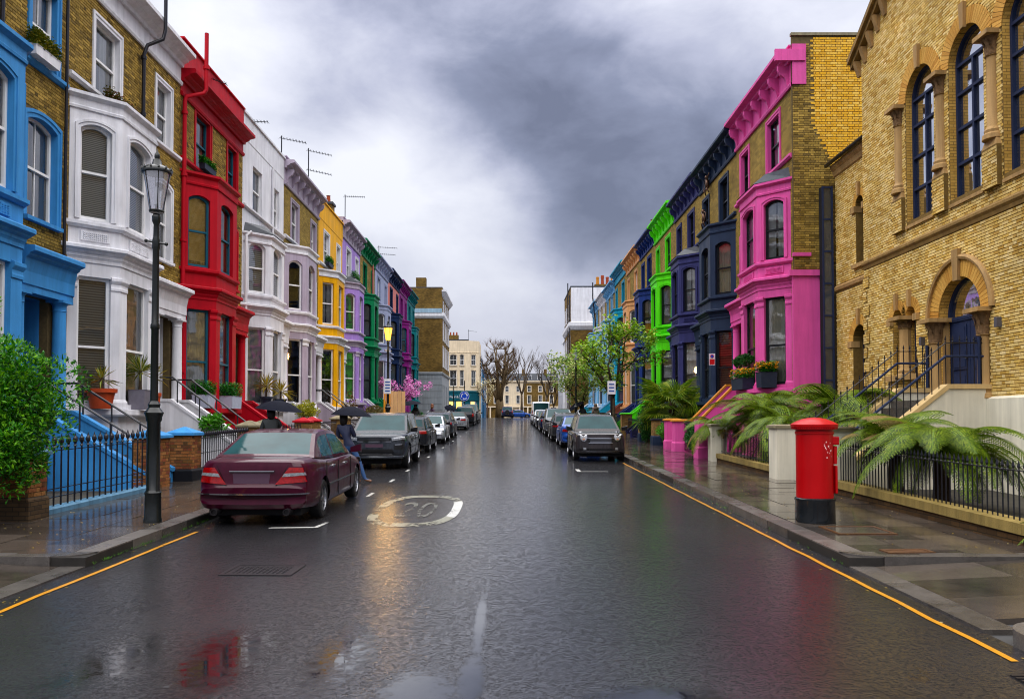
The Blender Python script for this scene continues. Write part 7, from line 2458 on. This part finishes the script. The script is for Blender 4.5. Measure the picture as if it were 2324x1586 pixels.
    if rear == 'lux':
        patch("tail_lamp", -1, [(.46, .455), (1.0, .475), (.93, .63), (.70, .635)], TAIL, .018, 10, 4, True)
        patch("reverse_lamp", -1, [(.58, .535), (.985, .548), (.965, .578), (.62, .572)], LENS, .024, 8, 2, True)
        patch("trim_bar", -1, [(-.44, .592), (.40, .592), (.40, .603), (-.44, .603)], CHROME, .03, 8, 1)
        patch("plate_recess", -1, [(-.34, .465), (.32, .465), (.34, .575), (-.36, .575)], PLATEM, .006, 4, 2)
        patch("bumper_strip", -1, [(-1.05, .345), (1.05, .345), (1.05, .357), (-1.05, .357)], CHROME, .03, 16, 1)
        for s in (-1, 1):
            MB(lambda a, b, c: (c, a, b)).lathe([(.0, -hl + .02), (.045, -hl + .02), (.045, -hl - .02), (.055, -hl - .02), (.055, -hl + .3)], s * hw * .62, .24, 16).build("exhaust_tip", IRON, root)
        MB().taper(-.75, 0, H + .012, H + .07, .06, .018, .015, .008).build("roof_antenna", paint_m, root)
        # boot shut line
        for quad in ([(-.47, .43), (.45, .43), (.45, .436), (-.47, .436)], [(.455, .436), (.462, .436), (.705, .70), (.698, .70)], [(-.475, .436), (-.468, .436), (-.71, .70), (-.717, .70)]):
            patch("shut_line", -1, quad, UNDER, .004, 3, 6)
    elif rear == 'plain':
        patch("tail_lamp", -1, [(.5, .52), (1.0, .53), (.97, .61), (.55, .61)], TAIL, .02, 8, 3, True)
        patch("plate", -1, [(-.28, .36), (.28, .36), (.28, .43), (-.28, .43)], WHITEP if detail > 1 else PLATEM, .015, 2, 1)
        patch("bumper_trim", -1, [(-.8, .3), (.8, .3), (.8, .33), (-.8, .33)], GRILLE, .012, 8, 1)
    elif rear == 'tall':
        patch("tail_lamp", -1, [(.78, .48), (.98, .48), (.96, .64), (.80, .64)], TAIL, .02, 4, 4, True)
        patch("plate", -1, [(-.28, .36), (.28, .36), (.28, .43), (-.28, .43)], plain("yellow_plate", lin(220, 170, 20), .5), .015, 2, 1)
    if front == 'suv':
        patch("headlamp", 1, [(.60, .515), (1.03, .545), (1.0, .59), (.58, .575)], LENS, .02, 8, 3, True)
        patch("grille", 1, [(-.54, .51), (.54, .51), (.56, .565), (-.56, .565)], GRILLE, .016, 8, 3)
        for k in range(2): patch("grille_bar", 1, [(-.5, .522 + .022 * k), (.5, .522 + .022 * k), (.5, .528 + .022 * k), (-.5, .528 + .022 * k)], GBAR, .024, 6, 1)
        patch("grille_frame", 1, [(-.58, .498), (.58, .498), (.58, .508), (-.58, .508)], CHROME, .022, 6, 1)
        patch("plate", 1, [(-.3, .40), (.3, .40), (.3, .46), (-.3, .46)], PLATEM, .016, 2, 1)
        patch("air_intake", 1, [(-.7, .30), (.7, .30), (.6, .37), (-.6, .37)], GRILLE, .014, 8, 2)
        patch("fog_lamp", 1, [(.68, .36), (.97, .37), (.97, .455), (.66, .45)], GRILLE, .016, 4, 3, True)
        patch("fog_trim", 1, [(.70, .44), (.94, .445), (.94, .458), (.70, .452)], CHROME, .022, 4, 1, True)
        patch("skid_plate", 1, [(-.66, .262), (.66, .262), (.58, .29), (-.58, .29)], GBAR, .02, 6, 1)
    elif front == 'mini':
        for s in (-1, 1):
            cy, cz = s * .70, .535
            for nm, rr, mt, of in (("headlamp_ring", .15, CHROME, .02), ("headlamp", .125, plain("round_lens", (.42, .43, .45), .1, .2, coat=.5), .035)):
                m = MB(); n = 22
                ring_ = [(cy * hw + rr * .92 * cos(2 * pi * k / n), cz * H + rr * 1.12 * sin(2 * pi * k / n)) for k in range(n)]
                c_ = deform((surf_x(cz * H, 1) + of + .02, cy * hw, cz * H))
                for k in range(n):
                    p, q = ring_[k], ring_[(k + 1) % n]
                    P1 = deform((surf_x(p[1], 1) + of, p[0], p[1])); P2 = deform((surf_x(q[1], 1) + of, q[0], q[1]))
                    Q1 = deform((surf_x(p[1], 1) - .05, p[0], p[1])); Q2 = deform((surf_x(q[1], 1) - .05, q[0], q[1]))
                    m.face(c_, P1, P2); m.face(P1, Q1, Q2, P2)
                m.build(nm, mt, root, smooth='auto')
            patch("indicator", 1, [(cy - .04, .468), (cy + .04, .468), (cy + .05, .485), (cy - .05, .485)], AMBER, .06, 3, 1)
        patch("grille_frame", 1, [(-.5, .39), (.5, .39), (.5, .402), (-.5, .402)], CHROME, .03, 10, 1)
        patch("grille_frame", 1, [(-.56, .50), (.56, .50), (.56, .51), (-.56, .51)], CHROME, .03, 10, 1)
        patch("grille", 1, [(-.48, .40), (.48, .40), (.56, .503), (-.56, .503)], GRILLE, .022, 10, 6)
        for k in range(3): patch("grille_bar", 1, [(-.44, .42 + .027 * k), (.44, .42 + .027 * k), (.45, .427 + .027 * k), (-.45, .427 + .027 * k)], CHROME, .034, 8, 1)
        patch("air_intake", 1, [(-.45, .235), (.45, .235), (.5, .285), (-.5, .285)], GRILLE, .016, 8, 2)
        patch("fog_lamp", 1, [(.60, .25), (.72, .25), (.72, .30), (.60, .30)], LENS, .02, 3, 2, True)
        patch("chin_trim", 1, [(-.78, .212), (.78, .212), (.78, .222), (-.78, .222)], CHROME, .02, 10, 1)
        patch("hood_edge", 1, [(-.9, .575), (.9, .575), (.9, .582), (-.9, .582)], CHROME, .004, 10, 1)
    elif front == 'plain':
        patch("headlamp", 1, [(.58, .44), (1.0, .48), (.98, .56), (.66, .54)], LENS, .02, 8, 3, True)
        patch("grille", 1, [(-.4, .40), (.4, .40), (.45, .48), (-.45, .48)], GRILLE, .016, 6, 2)
        patch("air_intake", 1, [(-.6, .27), (.6, .27), (.6, .33), (-.6, .33)], GRILLE, .012, 6, 2)
        patch("plate", 1, [(-.28, .345), (.28, .345), (.28, .39), (-.28, .39)], WHITEP, .016, 2, 1)
    # mirrors, handles, trim
    xmir = cab[-1][0] - (cab[-1][0] - cab[-2][0]) * .28
    zb = belt(xmir)
    for s in (-1, 1):
        m = MB(); m.loft([[(xmir - .10, s * (hw - .02) + s * q * .16, zb + .02 + .02 * q), (xmir + .02, s * (hw - .02) + s * q * .16, zb + .01), (xmir + .04 - .02 * q, s * (hw - .02) + s * q * .16, zb + .12 + .03 * q), (xmir - .10, s * (hw - .02) + s * q * .16, zb + .12 + .05 * q)] for q in (0, .4, 1.0, 1.3)])
        m.build("wing_mirror", paint_m if detail > 2 else GRILLE, root, smooth='auto')
    if detail >= 2:
        for s in (-1, 1):
            for xh in (-.26 * hl, .14 * hl):
                MB().box(xh - .09, xh + .09, s * hw * .985 - .02, s * hw * .985 + .022, belt(xh) - .17, belt(xh) - .135).build("door_handle", CHROME, root, bevel=.008)
            m = MB().box(-.42 * hl, .46 * hl, s * hw * .99 - .02, s * hw * .99 + .016, H * .365, H * .383); m.build("side_strip", CHROME if detail > 2 else GRILLE, root)
            for xl in (-.13 * hl, .33 * hl, -.50 * hl):
                MB().box(xl - .004, xl + .004, s * hw - .01, s * hw * 1.0 + .0035, H * .2, belt(xl) - .06).build("door_gap", UNDER, root)
        m = MB()
        xw_ = cab[-1][0] - .02
        for s in (-.1, .45): m.tube([deform((xw_, s * hw, belt(xw_) + .02)), deform((xw_ - .1, (s + .5) * hw, belt(xw_) + .06))], .01, 4)
        m.build("wiper", GRILLE, root)
    if roof_rail:
        for s in (-1, 1):
            m = MB(); m.tube([(-.62 * hl, s * wrf * .93, H * .97), (-.5 * hl, s * wrf * .93, H + .05), (.0, s * wrf * .93, H + .055), (.1 * hl, s * wrf * .93, H * .985)], .018, 6); m.build("roof_rail", CHROME, root)
    return root

BURG = car_paint("burgundy_paint", (.04, .0, .010), .1, .3)
car("parked_saloon", "wet burgundy saloon seen from behind by the black lamp post", -4.12, 15.25, True, BURG, 'saloon', 5.05, 1.86, 1.49, (-.545, .625), .335, rear='lux', detail=3)
car("parked_suv", "dark grey compact SUV facing down the street behind the umbrella walker", -4.05, 26.2, False, car_paint("gunmetal_paint", (.03, .035, .045), .3), 'suv', 4.5, 1.92, 1.68, (-.60, .60), .37, front='suv', detail=2)
car("parked_hatchback", "black estate hatchback with red tail lamps behind the grey SUV", -4.15, 34.2, True, car_paint("black_paint", (.012, .014, .018), .3), 'hatch', 4.6, 1.83, 1.50, detail=2)
car("parked_coupe", "silver coupe facing down the street behind the black hatchback", -4.15, 42.2, False, car_paint("silver_paint", (.36, .38, .42), .5), 'saloon', 4.7, 1.84, 1.40, detail=2)
car("parked_hatchback", "dark estate car with roof rails behind the silver coupe", -4.15, 48.3, True, car_paint("dark_grey_paint", (.03, .032, .038), .5), 'hatch', 4.7, 1.85, 1.55, detail=2, roof_rail=True)
car("parked_convertible", "silver convertible with dark soft roof seen from behind", -4.2, 64.2, True, MATS["silver_paint"], 'open', 4.6, 1.82, 1.40, detail=2, roof_mat=plain("soft_top", (.05, .05, .055), .8))
car("parked_suv", "black boxy off-roader with red lamps behind the silver convertible", -4.15, 76.5, True, MATS["black_paint"], 'suv', 4.4, 1.9, 1.8, rear='tall', detail=1)
car("parked_suv", "dark tall SUV with roof rack facing down the street at the row end", -4.15, 84.5, False, car_paint("forest_black_paint", (.012, .02, .024), .3), 'suv', 4.8, 1.95, 2.0, front='suv', detail=1, roof_rail=True)
car("parked_hatchback", "small black hatchback at the top of the hill beyond the tall SUV", -4.15, 91.5, True, MATS["black_paint"], 'hatch', 4.2, 1.78, 1.5, detail=1)
car("parked_small_car", "brown grey small car with round headlamps facing down the street", 3.16, 29.5, False, car_paint("brown_grey_paint", (.03, .025, .027), .2), 'mini', 4.15, 1.82, 1.60, (-.62, .62), .335, front='mini', detail=2, roof_rail=True)
car("parked_saloon", "bright blue saloon seen from behind the small round-lamp car", 3.25, 38.0, True, car_paint("blue_car_paint", (.008, .06, .30), .3), 'saloon', 4.7, 1.85, 1.42, rear='plain', detail=2)
car("parked_hatchback", "charcoal hatchback with red tail lamps ahead of the blue saloon", 3.15, 44.2, True, MATS["dark_grey_paint"], 'hatch', 4.4, 1.83, 1.5, detail=2, roof_rail=True)
car("parked_suv", "grey SUV facing down the street ahead of the charcoal hatchback", 3.15, 51.2, False, car_paint("mid_grey_paint", (.10, .11, .125), .6), 'suv', 4.7, 1.88, 1.72, front='plain', detail=1)
car("parked_hatchback", "dark blue hatchback seen from behind ahead of the grey SUV", 3.1, 58.8, True, car_paint("dark_blue_paint", (.008, .014, .06), .4), 'hatch', 4.3, 1.8, 1.5, detail=1)
car("parked_hatchback", "black small hatchback facing down the street ahead of the dark blue one", 3.1, 66.5, False, MATS["black_paint"], 'hatch', 4.0, 1.75, 1.48, detail=1)
car("parked_hatchback", "silver small hatchback facing down the street near the white van", 3.1, 73.5, False, MATS["silver_paint"], 'hatch', 4.0, 1.75, 1.5, detail=1)
car("parked_van", "white van near the top of the hill with red lamps", 3.2, 81.5, True, car_paint("white_car_paint", (.62, .64, .68), .0), 'van', 5.0, 1.95, 2.25, rear='tall', detail=1, cat="van")
car("parked_suv", "dark SUV at the crest beside the white van", 4.3, 100.5, False, MATS["black_paint"], 'suv', 4.6, 1.9, 1.85, front='plain', detail=1)
crv = car("driving_suv", "dark blue SUV with spare wheel driving away over the crest", -.25, 124.0, True, car_paint("slate_car_paint", (.03, .035, .08), .5), 'suv', 4.5, 1.85, 1.75, rear='tall', detail=1, group="moving traffic")
m = MB(lambda a, b, c: (-2.25 - c, a, b)); m.lathe([(.12, 0), (.3, .0), (.34, .06), (.34, .16), (.3, .2), (.1, .2)], 0, .95, 20); m.build("spare_wheel", TYRE, crv)
car("crossing_car", "bright blue car passing sideways beyond the crest", 1.8, 138, True, MATS["blue_car_paint"], 'saloon', 4.5, 1.8, 1.4, detail=1, side=0.0, group="moving traffic")

# ================================================================== PEOPLE
def region_mat(key, bands):
    """clothing by height on the figure: [(z_top, rgb), ...]"""
    m, n, l, b = nt(key)
    tc = n.new("ShaderNodeTexCoord"); s = n.new("ShaderNodeSeparateXYZ"); l.new(tc.outputs["Object"], s.inputs[0])
    r = n.new("ShaderNodeValToRGB"); r.color_ramp.interpolation = 'CONSTANT'
    l.new(_map(n, l, s.outputs[2], 0, 2, 0, 1), r.inputs[0])
    els = r.color_ramp.elements
    lo = 0
    for i, (zt, c) in enumerate(bands):
        if i < 1: els[0].position = 0; els[0].color = (*c, 1)
        elif i == 1: els[1].position = lo / 2; els[1].color = (*c, 1)
        else: e = els.new(lo / 2); e.color = (*c, 1)
        lo = zt
    l.new(r.outputs[0], b.inputs["Base Color"]); b.inputs["Roughness"].default_value = .65
    return m

def person(label, x, y, z, rz, mat, pose, hair=None, hood=None, scale=1.0, skin=None):
    root = empty("person", (x, y, z), rz); tag(root, label, "person", "people walking in the rain"); root.scale = (scale,) * 3
    J = dict(pelvis=(0, 0, .95), waist=(0, 0, 1.08), chest=(0, 0.01, 1.32), neck=(0, 0, 1.48), head0=(0, .02, 1.56), head1=(0, .03, 1.70),
             shL=(-.17, 0, 1.42), elL=(-.24, .02, 1.16), wrL=(-.25, .10, .94), haL=(-.25, .13, .86),
             shR=(.17, 0, 1.42), elR=(.24, .02, 1.16), wrR=(.25, .10, .94), haR=(.25, .13, .86),
             hipL=(-.09, 0, .90), knL=(-.1, .02, .49), anL=(-.1, 0, .09), toL=(-.1, .15, .04),
             hipR=(.09, 0, .90), knR=(.1, .02, .49), anR=(.1, 0, .09), toR=(.1, .15, .04))
    J.update(pose)
    R_ = dict(pelvis=.135, waist=.125, chest=.145, neck=.055, head0=.075, head1=.09, shL=.075, elL=.052, wrL=.036, haL=.032, shR=.075, elR=.052, wrR=.036, haR=.032,
              hipL=.095, knL=.062, anL=.045, toL=.035, hipR=.095, knR=.062, anR=.045, toR=.035)
    E = [("pelvis", "waist"), ("waist", "chest"), ("chest", "neck"), ("neck", "head0"), ("head0", "head1"), ("chest", "shL"), ("shL", "elL"), ("elL", "wrL"), ("wrL", "haL"),
         ("chest", "shR"), ("shR", "elR"), ("elR", "wrR"), ("wrR", "haR"), ("pelvis", "hipL"), ("hipL", "knL"), ("knL", "anL"), ("anL", "toL"), ("pelvis", "hipR"), ("hipR", "knR"), ("knR", "anR"), ("anR", "toR")]
    ks = list(J)
    vs = [J[k] for k in ks]; es = [(ks.index(a), ks.index(b)) for a, b in E]; rad = [R_[k] for k in ks]
    for s in "LR":         # fingers and thumb
        h, w = Vector(J["ha" + s]), Vector(J["wr" + s]); d = (h - w).normalized(); sd = d.orthogonal().normalized()
        for f in range(5):
            k = len(vs); o = (f - 1.5) * .018
            if f < 4: vs += [tuple(h + sd * o + d * .045), tuple(h + sd * o + d * (.08 - .008 * abs(f - 1)) + d.cross(sd) * .015)]; rad += [.009, .008]
            else: vs += [tuple(h + sd * .045), tuple(h + sd * .055 + d * .035)]; rad += [.010, .008]
            es += [(ks.index("ha" + s), k), (k, k + 1)]
    me = bpy.data.meshes.new("figure"); me.from_pydata(vs, es, []); me.materials.append(mat)
    o = bpy.data.objects.new("figure", me); link(o, root)
    sk = o.modifiers.new("skin", 'SKIN'); sk.use_smooth_shade = True
    for i, v in enumerate(me.skin_vertices[0].data):
        v.radius = (rad[i], rad[i] * (.8 if ks[i:i + 1] and ks[i] in ("pelvis", "waist", "chest") else 1.0)); v.use_root = (i == 0)
    ss = o.modifiers.new("subsurf", 'SUBSURF'); ss.levels = 1; ss.render_levels = 2
    hx, hy, hz = J["head1"]
    if skin:
        m = MB(); m.taper(hx, hy + .098, hz - .06, hz - .015, .012, .012, .008, .005); m.build("nose", plain("skin_tone", skin, .5), root)
        for s in (-.032, .032): MB().lathe([(.0, -.01), (.011, 0), (0, .01)], hx + s, hy + .088, 6, hz - .005).build("eye", GRILLE, root)
        MB().box(hx - .025, hx + .025, hy + .082, hy + .092, hz - .085, hz - .077).build("mouth", plain("lip_tone", (.35, .1, .09), .5), root)
    hm = hair or hood
    if hm:
        m = MB(); rr = .112
        rings = []
        for i in range(8):
            t = -.75 + 2.3 * i / 7; rr2 = max(.01, rr * cos(max(-1.2, min(1.5, t * .95)))); 
            rings.append([(hx + rr2 * cos(a * pi / 8) * .95, hy - .022 + rr2 * sin(a * pi / 8) * 1.0, hz + .01 + .115 * sin(t)) for a in range(16)])
        m.loft(rings)
        if hair: m.lathe([(.07, hz - .24), (.1, hz - .14), (.105, hz - .02)], hx, hy - .035, 12)
        else: m.taper(hx, hy - .03, hz - .24, hz - .08, .15, .12, .105, .1)
        m.build("hair" if hair else "hood", hm, root, smooth=True)
    return root

UMB = plain("umbrella_cloth", (.008, .009, .016), .8, var=.2, spec=.05)
def umbrella(label, x, y, z, tilt, rad=.52, rz=0.0, L=.85):
    root = empty("umbrella", (x, y, z), rz); tag(root, label, "umbrella", "open black umbrellas"); root.rotation_euler = (*tilt, rz)
    m = MB(); n = 8; k = 6
    prev = None
    rings = []
    for i in range(k + 1):
        t = i / k; ring = []
        for a in range(n * 3):
            an = 2 * pi * a / (n * 3); rib = 1.0 if a % 3 == 0 else .955
            rr = rad * t * (rib if i else 1); zz = L - .24 * t ** 2.0 * (1 if a % 3 == 0 else 1.0 - .04) - (.0 if a % 3 == 0 else .012 * t)
            ring.append((max(.004, rr) * cos(an), max(.004, rr) * sin(an), zz))
        rings.append(ring)
    m.loft(rings, cap0=True, cap1=False); m.build("canopy", UMB, root)
    MB().tube([(0, 0, -.15), (0, 0, L + .05)], .008, 6).build("shaft", GRILLE, root)
    m = MB().tube([(0, 0, -.12), (0, 0, -.02)], .016, 8); m.build("handle", GRILLE, root)
    m = MB()
    for a in range(n):
        an = 2 * pi * a / n; m.tube([(0, 0, L - .3), (rad * .5 * cos(an), rad * .5 * sin(an), L - .075)], .004, 3)
    m.build("stretcher", GRILLE, root)["kind"] = "stuff"
    return root
HAIRD = plain("dark_hair", (.012, .009, .008), .5, var=.4, scale=40)
HAIRB = plain("brown_hair", (.14, .05, .02), .5, var=.4, scale=40)
SK = lin(214, 160, 132)
BLKC = (.012, .013, .018)
hold = dict(elR=(.22, .16, 1.22), wrR=(.16, .28, 1.36), haR=(.15, .30, 1.42))
M1 = region_mat("dark_jacket_outfit", [(.1, (.02, .015, .012)), (.84, (.02, .022, .03)), (1.53, (.014, .018, .02)), (2.0, SK)])
person("person in dark jacket seen from behind under a black umbrella beside the burgundy saloon", -5.85, 19.6, gz(19.6) + PAVE_H, 0.2, M1, hold, HAIRD, scale=1.0)
umbrella("black umbrella held over the person behind the burgundy saloon", -5.78, 19.9, gz(19.6) + PAVE_H + 1.42, (.05, .10), .58, .2, .52)
M2 = region_mat("jeans_outfit", [(.09, (.18, .08, .04)), (.92, lin(28, 66, 112)), (1.52, (.012, .018, .055)), (2.0, SK)])
p2 = dict(pelvis=(-.05, .0, .93), hipL=(-.13, .0, .88), hipR=(.03, 0, .88), knL=(-.02, .05, .48), anL=(.10, .0, .09), toL=(.24, .03, .04), knR=(.22, -.02, .47), anR=(.36, -.06, .09), toR=(.52, -.04, .04),
          waist=(-.10, 0, 1.06), chest=(-.16, 0, 1.30), neck=(-.19, 0, 1.46), head0=(-.20, .02, 1.54), head1=(-.20, .03, 1.68), shL=(-.32, .02, 1.40), shR=(-.02, -.02, 1.40),
          elL=(-.36, .12, 1.16), wrL=(-.26, .24, 1.10), haL=(-.2, .27, 1.12), elR=(.06, .10, 1.16), wrR=(-.04, .24, 1.24), haR=(-.08, .27, 1.32))
person("person in blue jeans and navy jacket stepping past the burgundy saloon bonnet", -3.95, 20.0, gz(20), 0.0, M2, p2, HAIRD)
umbrella("black umbrella held by the person in blue jeans", -4.02, 20.2, gz(20) + 1.30, (.0, .06), .52, .3, .62)
M3 = region_mat("black_coat_outfit", [(.1, BLKC), (.84, BLKC), (1.53, BLKC), (2.0, SK)])
person("person in hooded black coat under an umbrella beyond the plank box", -5.45, 46.5, gz(46.5) + PAVE_H, pi, M3, hold, None, plain("black_hood", (.01, .01, .014), .7), 1.04, SK)
umbrella("black umbrella held by the hooded person by the hoarding", -5.7, 46.3, gz(46.5) + PAVE_H + 1.45, (.06, -.1), .7, 0, .62)
M4 = region_mat("plum_coat_outfit", [(.1, BLKC), (.84, (.02, .02, .03)), (1.53, (.05, .02, .05)), (2.0, SK)])
person("person with long brown hair in a dark coat near the grey corner wall", -5.5, 57.0, gz(57) + PAVE_H, -.9, M4, {}, HAIRB, scale=1.05, skin=SK)
person("person in black walking past the lit shop under a low umbrella", -5.7, 77.0, gz(77) + PAVE_H, 0.1, M3, hold, HAIRD, scale=1.05)
umbrella("black umbrella low over the walker near the lit shop", -5.7, 77.1, gz(77) + PAVE_H + 1.2, (.5, .2), .62, 0, .6)
person("person in black with a tilted umbrella by the far street tree", 5.3, 57.2, gz(57.2) + PAVE_H, 0.1, M3, hold, HAIRD, scale=1.05)
umbrella("black umbrella tilted steeply beside the lamp between the street trees", 5.0, 57.0, gz(57) + PAVE_H + 1.4, (.1, -.6), .65, 0, .6)
person("person in hooded brown coat behind the brown grey small car", 5.5, 50.5, gz(50.5) + PAVE_H, .3, region_mat("brown_coat_outfit", [(.1, BLKC), (.8, (.03, .025, .02)), (1.53, (.10, .07, .055)), (2.0, SK)]), {}, None, plain("brown_hood", (.10, .07, .055), .8), 1.05)

# bronze monkeys climbing beside the slate navy house window
def monkey(label, x, y, z, s, flipx):
    r = empty("monkey_sculpture", (x, y, z)); tag(r, label, "sculpture"); r.scale = (s, s, s)
    BR = plain("bronze_patina", (.10, .055, .035), .4, .7, var=.4, scale=12)
    m = MB()
    m.tube([(0, 0, 0), (0, .04, .22), (0, 0, .42)], .12, 8, .10)
    m.build("torso", BR, r, smooth=True)
    MB().lathe([(.0, -.1), (.085, -.05), (.1, .02), (.07, .09), (0, .12)], -.04, 0, 10, .55).build("head", BR, r, smooth=True)
    for k, pth in enumerate(([(0, .05, .38), (-.05, .28, .5), (-.02, .5, .66)], [(0, -.05, .38), (-.05, -.24, .48), (0, -.42, .36)], [(0, .05, .02), (-.1, .22, -.1), (0, .34, -.34)], [(0, -.05, .02), (-.1, -.2, -.12), (0, -.3, -.36)])):
        m = MB().tube([(a, b * flipx, c) for a, b, c in pth], .045, 6, .03); m.build("arm" if k < 2 else "leg", BR, r, smooth=True)
    m = MB().tube([(.05, 0, -.02), (-.1, -.25 * flipx, -.2), (-.1, -.5 * flipx, 0), (-.05, -.55 * flipx, .3), (-.05, -.4 * flipx, .38)], .022, 6, .012); m.build("tail", BR, r, smooth=True)
monkey("bronze monkey reaching up above the narrow slate navy window", 9.62, 38.3, gz(37) + 12.5, .9, -1)
monkey("bronze monkey clinging in front of the narrow slate navy window", 9.60, 38.9, gz(37) + 11.0, .9, 1)
